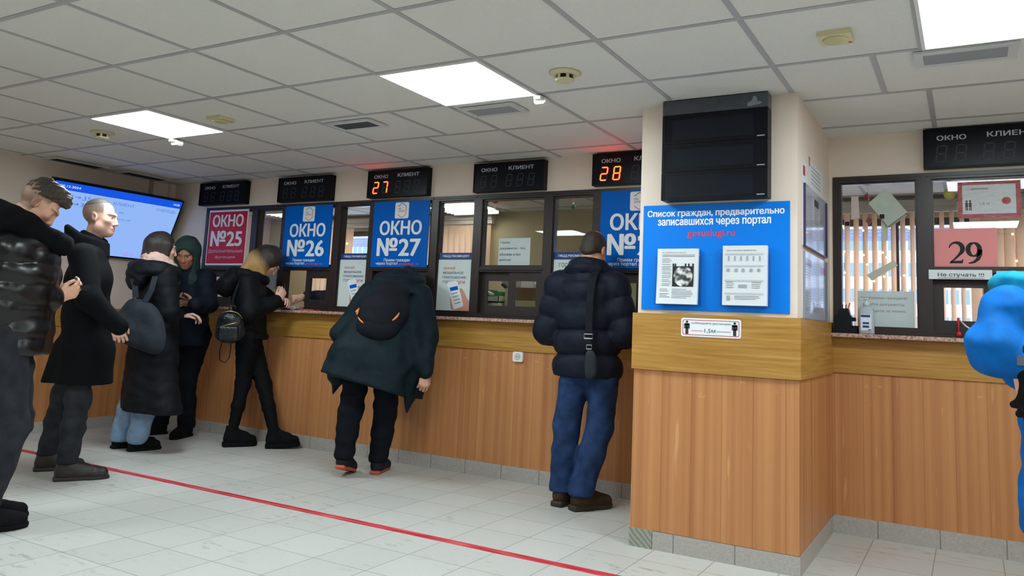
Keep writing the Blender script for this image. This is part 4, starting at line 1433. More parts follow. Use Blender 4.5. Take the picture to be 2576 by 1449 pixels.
# ================================================================== sheets on the right-hand windows
def sheet(name, x0, x1, z0, z1, y, mat, label, cat='notice', curl=0.0, skew=0.0):
    o = thing(name, label, cat, ((x0 + x1) / 2, y, z0))
    n = 8
    vs = []
    for i in range(n + 1):
        f = i / n
        x = x0 + (x1 - x0) * f
        yy = y - curl * (2 * f - 1) ** 2
        vs += [(x, yy - 0.0005, z0 + skew * f), (x, yy + 0.0005, z0 + skew * f), (x, yy + 0.0005, z1 + skew * f), (x, yy - 0.0005, z1 + skew * f)]
    fs = [(0, 1, 2, 3), tuple(4 * n + k for k in (3, 2, 1, 0))]
    for i in range(n):
        for k in range(4):
            k2 = (k + 1) % 4
            fs.append((4 * i + k, 4 * i + 4 + k, 4 * i + 4 + k2, 4 * i + k2))
    MB().add(vs, fs).build('sheet', mat, o)
    return o
# notice behind the clear window
o = sheet('paper_notice', -1.116, -0.846, 1.505, 1.716, 0.042, M_paper, 'white paper notice behind the clear window about covers and files')
P = onY(0.0405)
t = MB()
write(t, 'Приём', -1.10, -1.02, 1.673, 1.69, P, 0.01)
write(t, 'документов – без', -1.105, -0.885, 1.628, 1.648, P, 0.01)
write(t, 'обложек и без', -1.105, -0.925, 1.585, 1.605, P, 0.01)
write(t, 'файлов!', -1.105, -1.005, 1.541, 1.564, P, 0.01)
t.build('lettering', pm('print_black', (50, 52, 56), 0.7), o)
# pink 29
o = sheet('number_sign', 1.779, 2.085, 1.513, 1.726, 0.018, pm('pink_card', (232, 142, 142), 0.55), 'pink card with a black 29 in the right-hand window', 'sign')
P = onY(0.0165)
def serif_digits(parent):
    """old-style serif 2 and 9 drawn as outlines"""
    m = MB()
    def stroke(pts, ws):
        n = len(pts)
        L = []; R_ = []
        for i in range(n):
            a = pts[max(0, i - 1)]; b = pts[min(n - 1, i + 1)]
            dx, dz = b[0] - a[0], b[1] - a[1]
            l = math.hypot(dx, dz) or 1
            nx, nz = -dz / l * ws[i] / 2, dx / l * ws[i] / 2
            L.append((pts[i][0] + nx, pts[i][1] + nz)); R_.append((pts[i][0] - nx, pts[i][1] - nz))
        vs = [P(*q) for q in L] + [P(*q) for q in R_]
        m.add(vs, [(i, n + i, n + i + 1, i + 1) for i in range(n - 1)])
    # 2
    x, z, w, h = 1.853, 1.531, 0.066, 0.116
    arc = [(x + w * (0.5 + 0.5 * math.cos(a)), z + h * (0.70 + 0.30 * math.sin(a))) for a in [PI * 0.95 - k * PI * 1.15 / 12 for k in range(13)]]
    arc += [(x + w * 0.72, z + h * 0.40), (x + w * 0.40, z + h * 0.20), (x + w * 0.08, z + h * 0.04)]
    stroke(arc, [0.005, 0.008, 0.009, 0.010, 0.012, 0.015, 0.018, 0.021, 0.023, 0.024, 0.024, 0.022, 0.019, 0.013, 0.009, 0.006])
    m.add([P(x, z), P(x + w * 0.98, z), P(x + w * 1.06, z + h * 0.2), P(x + w * 0.99, z + h * 0.2), P(x + w * 0.9, z + h * 0.13), P(x + w * 0.12, z + h * 0.11)], [(0, 1, 4, 5), (1, 2, 3, 4)])
    # 9
    x = 1.940
    cx, cz = x + w * 0.5, z + h * 0.66
    el = [(cx + w * 0.42 * math.cos(a), cz + h * 0.31 * math.sin(a)) for a in [2 * PI * k / 26 for k in range(27)]]
    stroke(el, [0.008 + 0.016 * abs(math.cos(2 * PI * k / 26)) for k in range(27)])
    stroke([(x + w * 0.95, cz), (x + w * 0.93, z + h * 0.42), (x + w * 0.78, z + h * 0.2), (x + w * 0.5, z + h * 0.06), (x + w * 0.1, z - h * 0.0)], [0.023, 0.023, 0.019, 0.013, 0.006])
    m.build('numeral', M_ink, parent)
serif_digits(o)
# red-bordered distance poster under crumpled film
o = sheet('distance_poster', 1.903, 2.203, 1.782, 1.986, 0.018, pm('poster_crimson', (176, 44, 58), 0.5), 'red-bordered distance poster under shiny crumpled film', 'poster')
MB().box(1.925, 2.18, 0.0165, 0.0172, 1.805, 1.968).build('white_field', M_paper, o)
P = onY(0.0160)
t = MB()
write(t, '1,5 м', 2.01, 2.055, 1.853, 1.868, P)
write(t, 'внимание', 1.97, 2.05, 1.94, 1.95, P)
t.build('lettering', _mats['print_dark'], o)
m = MB()
for cx in (1.945, 1.962):
    m.seg().prism(rrect(cx - 0.007, cx + 0.007, 1.845, 1.87, 0.004, 3), 0.0158, 0.0164)
    m.prism(rrect(cx - 0.006, cx - 0.001, 1.825, 1.85, 0.002, 3), 0.0158, 0.0164); m.prism(rrect(cx + 0.001, cx + 0.006, 1.825, 1.85, 0.002, 3), 0.0158, 0.0164)
    m.prism([(cx + 0.006 * math.cos(2 * PI * k / 10), 1.877 + 0.006 * math.sin(2 * PI * k / 10)) for k in range(10)], 0.0158, 0.0164)
m.build('printed_figures', M_ink, o)
MB().prism([(2.135 + 0.022 * math.cos(2 * PI * k / 18), 1.875 + 0.02 * math.sin(2 * PI * k / 18)) for k in range(18)], 0.0158, 0.0164).build('red_mark', pm('mark_red', (186, 40, 50), 0.5), o)
film = NT('crumpled_film')
film.t.nodes.remove(film.b)
out = film.t.nodes['Material Output']
tr_ = film.n('ShaderNodeBsdfTransparent'); gl_ = film.n('ShaderNodeBsdfGlossy'); gl_.inputs['Roughness'].default_value = 0.07
bp = film.n('ShaderNodeBump'); bp.inputs['Strength'].default_value = 1.0; bp.inputs['Distance'].default_value = 0.02
mpv = film.coord((14, 14, 34))
vo = film.n('ShaderNodeTexVoronoi', feature='F1'); vo.inputs['Scale'].default_value = 1.0
wv = film.n('ShaderNodeMapping'); wv.inputs['Rotation'].default_value = (0, 0.5, 0)
film.l(mpv, wv.inputs[0]); film.l(wv.outputs[0], vo.inputs['Vector'])
nzz = film.noise(wv.outputs[0], 1.6, 4, 0.6)
film.l(film.math('ADD', vo.outputs['Distance'], nzz), bp.inputs['Height'])
film.l(bp.outputs[0], gl_.inputs['Normal'])
mxs = film.n('ShaderNodeMixShader'); mxs.inputs[0].default_value = 0.17
film.l(tr_.outputs[0], mxs.inputs[1]); film.l(gl_.outputs[0], mxs.inputs[2]); film.l(mxs.outputs[0], out.inputs['Surface'])
mb = MB()
nx_, nz_ = 26, 18
rr = random.Random(4)
vs = []
for k in range(nz_ + 1):
    for i in range(nx_ + 1):
        vs.append((1.895 + 0.318 * i / nx_, 0.009 + rr.uniform(-0.0035, 0.0035), 1.778 + 0.216 * k / nz_))
fs = []
for k in range(nz_):
    for i in range(nx_):
        a = k * (nx_ + 1) + i
        fs += [(a, a + 1, a + nx_ + 2), (a, a + nx_ + 2, a + nx_ + 1)]
mb.add(vs, fs).build('crumpled_film', film.m, o)
# strip "do not knock" and the paper next to it, on the frame bar
o = sheet('paper_strip', 1.75, 2.056, 1.44, 1.492, -0.020, M_paper, 'white paper strip reading Не стучать !!! under the pink 29', 'notice', curl=-0.0)
P = onY(-0.0218)
t = MB()
write(t, 'Не стучать !!!', 1.795, 2.018, 1.449, 1.475, P, 0.012)
t.box(1.795, 2.02, -0.0222, -0.0206, 1.4445, 1.4465)
t.build('lettering', _mats['print_dark'], o)
o = sheet('paper_notice', 2.075, 2.30, 1.40, 1.487, -0.020, pm('grey_white_paper', (206, 206, 212), 0.6), 'greyish paper on the frame bar behind the blue hood')
m = MB()
lines(m, onY(-0.0215), 2.09, 2.28, [1.41 + 0.012 * k for k in range(6)], 0.003, 0.4)
m.build('printed_lines', _mats['print_mid'], o)
# dear citizens notice, inside the glass
o = sheet('paper_notice', 1.372, 1.672, 1.166, 1.371, 0.040, M_paper, 'white notice to dear citizens in the right window behind the bottle')
t = MB()
P = onY(0.0385)
write(t, 'Уважаемые граждане!', 1.39, 1.635, 1.32, 1.34, P, 0.01)
write(t, 'Сдайте документы', 1.40, 1.62, 1.283, 1.303, P, 0.01)
write(t, 'и пройдите за линию.', 1.39, 1.63, 1.246, 1.265, P, 0.01)
t.build('lettering', pm('faint_print', (150, 150, 156), 0.7), o)
# folded grey-green paper hung by a corner
M_greygreen = pm('grey_green_paper', (188, 196, 182), 0.75, var=0.04)
o = thing('folded_paper', 'grey-green folded sheet stuck askew at the top of the right window', 'paper', (1.55, 0.005, 1.74))
A, B, C_, D_ = (1.537, 1.973), (1.648, 1.822), (1.545, 1.742), (1.440, 1.884)
y = 0.016
mb = MB()
n = 6
vs = []
for i in range(n + 1):
    for k in range(n + 1):
        u, v = i / n, k / n
        px = (1 - u) * ((1 - v) * A[0] + v * D_[0]) + u * ((1 - v) * B[0] + v * C_[0])
        pz = (1 - u) * ((1 - v) * A[1] + v * D_[1]) + u * ((1 - v) * B[1] + v * C_[1])
        vs.append((px, y - 0.03 * u * u, pz))
fs = [(i * (n + 1) + k, i * (n + 1) + k + 1, (i + 1) * (n + 1) + k + 1, (i + 1) * (n + 1) + k) for i in range(n) for k in range(n)]
mb.add(vs, fs)
f_ = mb.build('front_leaf', M_greygreen, o)
sd = f_.modifiers.new('thickness', 'SOLIDIFY'); sd.thickness = 0.001
mb = MB().add([(A[0], y + 0.002, A[1]), (D_[0], y + 0.002, D_[1]), (1.548, y + 0.002, 1.733), (1.645, y + 0.002, 1.808)], [(0, 1, 2, 3)])
f_ = mb.build('rear_leaf', pm('grey_green_paper_dark', (170, 172, 152), 0.75), o)
sd = f_.modifiers.new('thickness', 'SOLIDIFY'); sd.thickness = 0.001
M_tapey = pm('yellowed_tape', (196, 194, 174), 0.5)
def tape(pts, label, mat=M_tapey, y=0.021, name='tape_strip'):
    o = MB().prism(pts, y, y + 0.0012).build(name, mat)
    return tag(o, label, 'tape')
tape([(1.508, 1.80), (1.545, 1.80), (1.54, 1.665), (1.505, 1.66)], 'yellowed vertical tape strip below the folded grey-green sheet')
tape([(1.425, 1.462), (1.452, 1.43), (1.592, 1.518), (1.572, 1.55)], 'slanting yellowed tape strip in the middle of the right window')
tape([(1.345, 1.93), (1.385, 1.93), (1.39, 1.80), (1.345, 1.79)], 'whitish glue patch left of the folded grey-green sheet', pm('glue_residue', (206, 190, 184), 0.6))
for x, z, lb in ((1.322, 1.766, 'small black square stuck near the left edge of the right window'), (1.515, 1.80, 'small black square stuck on the corner of the folded grey-green sheet')):
    yy = 0.016 if x < 1.4 else -0.018
    tag(MB().bbox(x - 0.0125, x + 0.0125, yy, yy + 0.006, z - 0.0125, z + 0.0125, 0.002).build('magnet', M_black), lb, 'magnet')

# ------------------------------------------------------------------ things on the ledge
o = thing('sanitizer_bottle', 'clear sanitizer bottle with blue label on the right ledge', 'bottle', (1.43, -0.055, 1.12))
bx0, bx1 = 1.388, 1.470
M_bottle = pm('translucent_bottle', (216, 226, 230), 0.2, spec=0.6)
_b = M_bottle.node_tree.nodes['Principled BSDF']; _b.inputs['Transmission Weight'].default_value = 0.35; _b.inputs['IOR'].default_value = 1.2
mb = MB()
prof = [(0.0, 0.041, 0.024), (0.006, 0.042, 0.026), (0.125, 0.041, 0.026), (0.145, 0.034, 0.022), (0.152, 0.016, 0.016), (0.158, 0.015, 0.015)]
nseg = 24
vs = []
for hz, a, b in prof:
    for k in range(nseg):
        an = 2 * PI * k / nseg
        ca, sa = math.cos(an), math.sin(an)
        e = 0.6
        vs.append((1.43 + a * math.copysign(abs(ca) ** e, ca), -0.055 + b * math.copysign(abs(sa) ** e, sa), 1.1205 + hz))
fs = [tuple(range(nseg))[::-1], tuple(range((len(prof) - 1) * nseg, len(prof) * nseg))]
for i in range(len(prof) - 1):
    for k in range(nseg):
        k2 = (k + 1) % nseg
        fs.append((i * nseg + k, i * nseg + k2, (i + 1) * nseg + k2, (i + 1) * nseg + k))
mb.add(vs, fs).build('flask', M_bottle, o, smooth=True)
MB().lathe((1.43, -0.055, 1.278), [(0.017, 0), (0.017, 0.02), (0.007, 0.024), (0.006, 0.036), (0.014, 0.038), (0.014, 0.046)], 16).tube([(1.43, -0.055, 1.32), (1.40, -0.066, 1.318), (1.39, -0.07, 1.31)], 0.006, 8).build('pump', pm('pump_clear', (210, 218, 222), 0.3), o, smooth=True)
lab = MB().box(1.402, 1.458, -0.0835, -0.0815, 1.14, 1.232).build('label', pm('label_white', (232, 236, 246), 0.5), o)
MB().box(1.404, 1.452, -0.0845, -0.0835, 1.215, 1.228).box(1.412, 1.446, -0.0845, -0.0835, 1.176, 1.187).box(1.412, 1.446, -0.0845, -0.0835, 1.156, 1.168).box(1.44, 1.456, -0.0845, -0.0835, 1.142, 1.147).build('label_print', M_navy, lab)

o = thing('pen_holder', 'black plastic pen and calendar stand in the corner of the right ledge', 'desk organiser', (1.31, -0.05, 1.12))
MB().bbox(1.256, 1.382, -0.1, -0.015, 1.1205, 1.15, 0.006).build('base', M_black, o)
MB().bbox(1.262, 1.352, -0.085, -0.02, 1.15, 1.225, 0.008).build('body', M_black, o)
MB().prism([(1.278, 1.225), (1.345, 1.225), (1.335, 1.262), (1.29, 1.262)], -0.08, -0.025).build('top', M_black, o)
MB().bbox(1.352, 1.372, -0.075, -0.03, 1.19, 1.212, 0.003).build('side_lug', M_black, o)
for x, mtl in ((1.30, M_black), (1.318, M_black)):
    MB().tube([(x, -0.05, 1.25), (x + 0.004, -0.05, 1.285)], 0.003, 6).build('pen', mtl, o)
MB().tube([(1.328, -0.052, 1.25), (1.342, -0.052, 1.295)], 0.004, 6).build('pencil', pm('orange_pencil', (206, 120, 70), 0.5), o)

o = thing('hanging_pen', 'red pen holder hanging on the hatch of the right-hand window', 'pen holder', (1.89, -0.03, 1.127))
MB().tube([(1.889, -0.03, 1.225), (1.890, -0.032, 1.19), (1.889, -0.034, 1.155)], [0.006, 0.005, 0.006], 8).build('cord', pm('pen_red', (196, 30, 40), 0.35), o, smooth=True)
MB().ball((1.891, -0.036, 1.142), 0.014, 12, 8, (1, 0.8, 1.1)).build('cap', _mats['pen_red'], o, smooth=True)
MB().tube([(1.886, -0.018, 1.228), (1.894, -0.028, 1.229), (1.90, -0.03, 1.223)], 0.004, 6).build('sticker', M_white, o)
tag(MB().tube([(1.892, -0.03, 1.222), (1.925, -0.07, 1.185), (1.952, -0.1, 1.166)], [0.0035, 0.004, 0.004], 8).build('white_pen', M_white, smooth=True), 'white pen sticking out beside the red hanging pen', 'pen')

# documents in front of the blonde haired woman
def curled(name, cx, cy, w, d, mat, label, cat, lift=0.02, rot=0.0, th=0.0015, z=1.121):
    n = 8
    vs = []
    for i in range(n + 1):
        u = i / n
        for yv in (-d / 2, d / 2):
            x = (u - 0.5) * w
            zz = z + lift * abs(2 * u - 1) ** 2.2
            xr, yr = x * math.cos(rot) - yv * math.sin(rot), x * math.sin(rot) + yv * math.cos(rot)
            vs += [(cx + xr, cy + yr, zz), (cx + xr, cy + yr, zz + th)]
    fs = []
    for i in range(n):
        a = 4 * i
        b = a + 4
        fs += [(a, a + 2, b + 2, b), (a + 1, b + 1, b + 3, a + 3), (a, b, b + 1, a + 1), (a + 2, a + 3, b + 3, b + 2)]
    fs += [(0, 1, 3, 2), (4 * n, 4 * n + 2, 4 * n + 3, 4 * n + 1)]
    o = MB().add(vs, fs).build(name, mat)
    return tag(o, label, cat)
curled('document', -3.215, -0.055, 0.18, 0.09, M_paper, 'white curled document on the ledge under the writing hands', 'paper', 0.03, 0.1, 0.003)
curled('document', -3.045, -0.055, 0.12, 0.08, pm('pale_green_paper', (214, 222, 206), 0.7), 'pale greenish document at the open hatch', 'paper', 0.035, -0.1, 0.003)
o = tag(MB().bbox(-2.965, -2.80, -0.1, -0.02, 1.1205, 1.131, 0.003).build('booklet', pm('red_booklet', (196, 66, 56), 0.5)), 'red booklet lying on the ledge below sign 26', 'booklet')

# power socket on the oak board
o = thing('power_socket', 'white power socket under the ledge beside the navy jacket', 'power socket', (-0.866, -0.02, 0.82))
MB().prism(rrect(-0.908, -0.826, 0.822, 0.892, 0.012), -0.034, -0.012).build('plate', M_white, o)
circ = lambda cx, cz, r, n=24: [(cx + r * math.cos(2 * PI * k / n), cz + r * math.sin(2 * PI * k / n)) for k in range(n)]
rg = MB().prism(circ(-0.867, 0.857, 0.024), -0.0352, -0.034).build('insert', pm('socket_grey', (186, 186, 182), 0.4), o)
MB().prism(circ(-0.867, 0.857, 0.019), -0.0358, -0.0352).build('well', pm('socket_well', (206, 206, 202), 0.4), rg)
for xx in (-0.8755, -0.8585):
    MB().prism(circ(xx, 0.857, 0.0032, 10), -0.0363, -0.0358).build('pin_hole', M_black, rg)
# ================================================================== FIGURES: bodies and clothes as smooth implicit surfaces
def axis(lo, hi, h, fine=()):
    out = [lo]
    x = lo
    while x < hi:
        step = h
        for a, b, hf in fine:
            if a - h <= x <= b:
                step = min(step, hf)
        x += step
        out.append(x)
    return np.array(out, dtype=np.float32)

class SDF:
    def __init__(s, lo, hi, h, fine=()):
        """fine: list of (lo3, hi3, step) boxes sampled more finely"""
        s.ax = [axis(lo[i], hi[i], h, [(f[0][i], f[1][i], f[2]) for f in fine]) for i in range(3)]
        s.D = np.full([len(a) for a in s.ax], 1.0, dtype=np.float32)
        s.h = h
    def block(s, lo, hi):
        sl = []
        for i in range(3):
            a = int(np.searchsorted(s.ax[i], lo[i])); b = int(np.searchsorted(s.ax[i], hi[i]))
            sl.append(slice(max(0, a - 1), min(len(s.ax[i]), b + 1)))
        sl = tuple(sl)
        X = s.ax[0][sl[0]][:, None, None]; Y = s.ax[1][sl[1]][None, :, None]; Z = s.ax[2][sl[2]][None, None, :]
        return sl, X, Y, Z
    def put(s, sl, d, k, op):
        a = s.D[sl]
        if a.size == 0:
            return
        if op == 'sub':
            h = np.clip(0.5 - 0.5 * (a + d) / k, 0, 1)
            s.D[sl] = a * (1 - h) - d * h + k * h * (1 - h)
        else:
            h = np.clip(0.5 + 0.5 * (a - d) / k, 0, 1)
            s.D[sl] = a * (1 - h) + d * h - k * h * (1 - h)
    def cap(s, a, b, ra, rb=None, k=0.02, w=None, sa=1.0, sb=None, quilt=None, op='add'):
        """tapered capsule; w,sa,sb widen it along a direction; quilt = (period, phase, amplitude) pinches along it"""
        rb = ra if rb is None else rb
        sb = sa if sb is None else sb
        a = np.array(a, np.float32); b = np.array(b, np.float32)
        m = max(ra * max(1, sa), rb * max(1, sb)) + k + 0.05
        sl, X, Y, Z = s.block(np.minimum(a, b) - m, np.maximum(a, b) + m)
        d = b - a
        L2 = float(d @ d) + 1e-9
        px, py, pz = X - a[0], Y - a[1], Z - a[2]
        t = np.clip((px * d[0] + py * d[1] + pz * d[2]) / L2, 0, 1)
        rx, ry, rz = px - t * d[0], py - t * d[1], pz - t * d[2]
        q = rx * rx + ry * ry + rz * rz
        if w is not None:
            w = np.array(w, np.float32)
            dn = d / math.sqrt(L2)
            w = w - dn * float(w @ dn)
            w = w / (np.linalg.norm(w) + 1e-9)
            c = rx * w[0] + ry * w[1] + rz * w[2]
            sc = sa + (sb - sa) * t
            q = np.maximum(q - c * c, 0) + (c / sc) ** 2
        rr = ra + (rb - ra) * t
        if quilt:
            per, ph, amp = quilt
            u = t * math.sqrt(L2) + ph
            rr = rr + amp * (np.sqrt(np.abs(np.sin(PI * u / per)) + 1e-4) - 0.8)
        s.put(sl, np.sqrt(q + 1e-12) - rr, k, op)
        return s
    def chain(s, pts, rs, k=0.02, w=None, ss=None, quilt=None):
        L = 0
        for i in range(len(pts) - 1):
            q = None
            if quilt:
                q = (quilt[0], quilt[1] + L, quilt[2])
                L += float(np.linalg.norm(np.array(pts[i + 1]) - np.array(pts[i])))
            s.cap(pts[i], pts[i + 1], rs[i], rs[i + 1], k, w, ss[i] if ss else 1.0, ss[i + 1] if ss else 1.0, q)
        return s
    def ell(s, c, r, R=None, k=0.02, op='add'):
        c = np.array(c, np.float32); r = np.array(r, np.float32)
        m = float(r.max()) + k + 0.04
        sl, X, Y, Z = s.block(c - m, c + m)
        px, py, pz = X - c[0], Y - c[1], Z - c[2]
        if R is not None:
            R = np.array(R, np.float32)
            l = [px * R[0, j] + py * R[1, j] + pz * R[2, j] for j in range(3)]
        else:
            l = [px, py, pz]
        q1 = sum((l[j] / r[j]) ** 2 for j in range(3))
        q2 = sum((l[j] / (r[j] * r[j])) ** 2 for j in range(3))
        k0 = np.sqrt(q1 + 1e-9)
        s.put(sl, k0 * (k0 - 1) / np.sqrt(q2 + 1e-9), k, op)
        return s
    def box(s, c, hf, R=None, rd=0.01, k=0.01, op='add'):
        c = np.array(c, np.float32); hf = np.array(hf, np.float32)
        m = float(np.linalg.norm(hf)) + rd + k + 0.03
        sl, X, Y, Z = s.block(c - m, c + m)
        px, py, pz = X - c[0], Y - c[1], Z - c[2]
        R = np.eye(3) if R is None else np.array(R, np.float32)
        q = [np.abs(px * R[0, j] + py * R[1, j] + pz * R[2, j]) - (hf[j] - rd) for j in range(3)]
        out = np.sqrt(np.maximum(q[0], 0) ** 2 + np.maximum(q[1], 0) ** 2 + np.maximum(q[2], 0) ** 2)
        ins = np.minimum(np.maximum(np.maximum(q[0], q[1]), q[2]), 0)
        s.put(sl, out + ins - rd, k, op)
        return s
    def cut(s, p, n, rd=0.0):
        """keeps the side behind the plane"""
        n = np.array(n, np.float32); n = n / np.linalg.norm(n)
        d = (s.ax[0][:, None, None] - p[0]) * n[0] + (s.ax[1][None, :, None] - p[1]) * n[1] + (s.ax[2][None, None, :] - p[2]) * n[2]
        s.D = np.maximum(s.D, d.astype(np.float32))
        return s
    def wrinkle(s, amp, freq, seed=0, aniso=(1, 1, 1), lo=None, hi=None):
        rg = np.random.RandomState(seed)
        X = s.ax[0][:, None, None] * aniso[0]; Y = s.ax[1][None, :, None] * aniso[1]; Z = s.ax[2][None, None, :] * aniso[2]
        n = np.zeros_like(s.D)
        for i in range(4):
            kv = rg.normal(size=3); kv = kv / np.linalg.norm(kv) * freq * (1 + 0.55 * i)
            k2 = rg.normal(size=3); k2 = k2 / np.linalg.norm(k2) * freq * 0.45
            warp = np.sin(k2[0] * X + k2[1] * Y + k2[2] * Z + rg.uniform(0, 6))
            n += np.sin(kv[0] * X + kv[1] * Y + kv[2] * Z + 1.7 * warp + rg.uniform(0, 6)).astype(np.float32) / (1 + 0.6 * i)
        s.D += amp * n
        return s
    def mesh(s, relax=1):
        D = s.D
        D[0] = D[-1] = 1; D[:, 0] = D[:, -1] = 1; D[:, :, 0] = D[:, :, -1] = 1
        S = D < 0
        cnt = np.zeros([n - 1 for n in D.shape], dtype=np.uint8)
        for i in (0, 1):
            for j in (0, 1):
                for k in (0, 1):
                    cnt += S[i:D.shape[0] - 1 + i, j:D.shape[1] - 1 + j, k:D.shape[2] - 1 + k]
        mixed = (cnt > 0) & (cnt < 8)
        I, J, K = np.nonzero(mixed)
        idx = np.full(mixed.shape, -1, dtype=np.int64)
        idx[I, J, K] = np.arange(len(I))
        pos = np.zeros((len(I), 3)); num = np.zeros(len(I))
        cs = [(i, j, k) for i in (0, 1) for j in (0, 1) for k in (0, 1)]
        for p in cs:
            for q in cs:
                if sum(q) - sum(p) == 1 and all(b >= a for a, b in zip(p, q)):
                    da = D[I + p[0], J + p[1], K + p[2]]; db = D[I + q[0], J + q[1], K + q[2]]
                    m = (da < 0) != (db < 0)
                    t = np.where(m, da / np.where(m, da - db, 1), 0)
                    A = np.stack([s.ax[0][I + p[0]], s.ax[1][J + p[1]], s.ax[2][K + p[2]]], 1)
                    B = np.stack([s.ax[0][I + q[0]], s.ax[1][J + q[1]], s.ax[2][K + q[2]]], 1)
                    pos += m[:, None] * (A + t[:, None] * (B - A)); num += m
        pos /= np.maximum(num, 1)[:, None]
        quads = []
        for axn in range(3):
            sh = [slice(1, -1)] * 3
            a = [slice(1, -1)] * 3; b = [slice(1, -1)] * 3
            a[axn] = slice(0, -1); b[axn] = slice(1, None)
            s0 = S[tuple(a)]; s1 = S[tuple(b)]
            ch = s0 != s1
            i, j, k = np.nonzero(ch)
            off = [1, 1, 1]; off[axn] = 0
            i, j, k = i + off[0], j + off[1], k + off[2]
            u, v = [(1, 2), (2, 0), (0, 1)][axn]
            def cell(du, dv):
                c = [i.copy(), j.copy(), k.copy()]
                c[u] -= du; c[v] -= dv
                return idx[c[0], c[1], c[2]]
            q = np.stack([cell(1, 1), cell(0, 1), cell(0, 0), cell(1, 0)], 1)
            flip = ~s0[ch]
            q[flip] = q[flip][:, ::-1]
            quads.append(q)
        quads = np.concatenate(quads)
        quads = quads[(quads >= 0).all(1)]
        for _ in range(relax):
            acc = np.zeros_like(pos); w = np.zeros(len(pos))
            for c in range(4):
                for e in (1, 3):
                    np.add.at(acc, quads[:, c], pos[quads[:, (c + e) % 4]]); np.add.at(w, quads[:, c], 1)
            pos = 0.5 * pos + 0.5 * acc / np.maximum(w, 1)[:, None]
        return pos, quads
    def build(s, name, mat, parent=None, relax=1, tone=None, origin=None):
        v, f = s.mesh(relax)
        o = link_mesh(name, v, f, mat, parent, smooth=True, origin=origin)
        if tone is not None:
            c = tone(v)
            at = o.data.color_attributes.new('tone', 'FLOAT_COLOR', 'POINT')
            at.data.foreach_set('color', np.concatenate([c, np.ones((len(c), 1))], 1).astype(np.float32).ravel())
        return o

V = lambda *a: np.array(a, float)
def nrm(v):
    v = np.array(v, float)
    return v / np.linalg.norm(v)
def frame(fwd, up):
    """columns: right, forward, up"""
    f = nrm(fwd)
    u = np.array(up, float); u = nrm(u - f * (u @ f))
    r = np.cross(f, u)
    return np.stack([r, f, u], 1)

def add_head(S, H, R, eyes=True, hgt=1.0, jaw=1.0):
    """head centred between the eyes and ears; R columns right, forward, up"""
    g = hgt
    p = lambda x, y, z: H + R @ (np.array([x, y, z]) * g)
    S.ell(p(0, -0.020, 0.042), V(0.074, 0.094, 0.088) * g, R, 0.02)
    S.ell(p(0, 0.026, -0.030), V(0.061 * jaw, 0.064, 0.088) * g, R, 0.03)
    S.ell(p(0, 0.062, -0.092), V(0.028, 0.026, 0.024) * g, R, 0.03)
    for sx in (-1, 1):
        S.ell(p(sx * 0.048 * jaw, 0.012, -0.062), V(0.020, 0.032, 0.026) * g, R, 0.03)
        S.ell(p(sx * 0.044, 0.062, -0.016), V(0.020, 0.018, 0.016) * g, R, 0.025)
        S.cap(p(sx * 0.008, 0.086, 0.026), p(sx * 0.042, 0.074, 0.028), 0.010 * g, 0.008 * g, 0.018)
    if eyes:
        for sx in (-1, 1):
            S.ell(p(sx * 0.032, 0.093, 0.005), V(0.017, 0.015, 0.011) * g, R, 0.012, 'sub')
            S.ell(p(sx * 0.032, 0.069, 0.004), V(0.0135, 0.0135, 0.0125) * g, R, 0.006)
    S.cap(p(0, 0.084, 0.018), p(0, 0.101, -0.030), 0.0085 * g, 0.0112 * g, 0.012)
    S.ell(p(0, 0.1015, -0.033), V(0.0115, 0.0105, 0.009) * g, R, 0.008)
    for sx in (-1, 1):
        S.ell(p(sx * 0.011, 0.092, -0.037), V(0.008, 0.010, 0.007) * g, R, 0.006)
        S.ell(p(sx * 0.006, 0.096, -0.045), V(0.004, 0.005, 0.004) * g, R, 0.003, 'sub')
    S.cap(p(-0.017, 0.083, -0.062), p(0.017, 0.083, -0.062), 0.0065 * g, None, 0.010)
    S.ell(p(0, 0.087, -0.061), V(0.015, 0.008, 0.006) * g, R, 0.006)
    S.ell(p(0, 0.086, -0.0725), V(0.016, 0.009, 0.0065) * g, R, 0.006)
    S.cap(p(-0.02, 0.0945, -0.0665), p(0.02, 0.0945, -0.0665), 0.0022 * g, None, 0.004, op='sub')
    for sx in (-1, 1):
        R2 = R @ np.array([[1, 0.0, 0], [0, 0.97, -0.22], [0, 0.22, 0.97]])
        S.ell(p(sx * 0.076, -0.014, 0.0), V(0.009, 0.019, 0.032) * g, R2, 0.008)
        S.ell(p(sx * 0.0845, -0.008, 0.002), V(0.006, 0.010, 0.018) * g, R2, 0.004, 'sub')

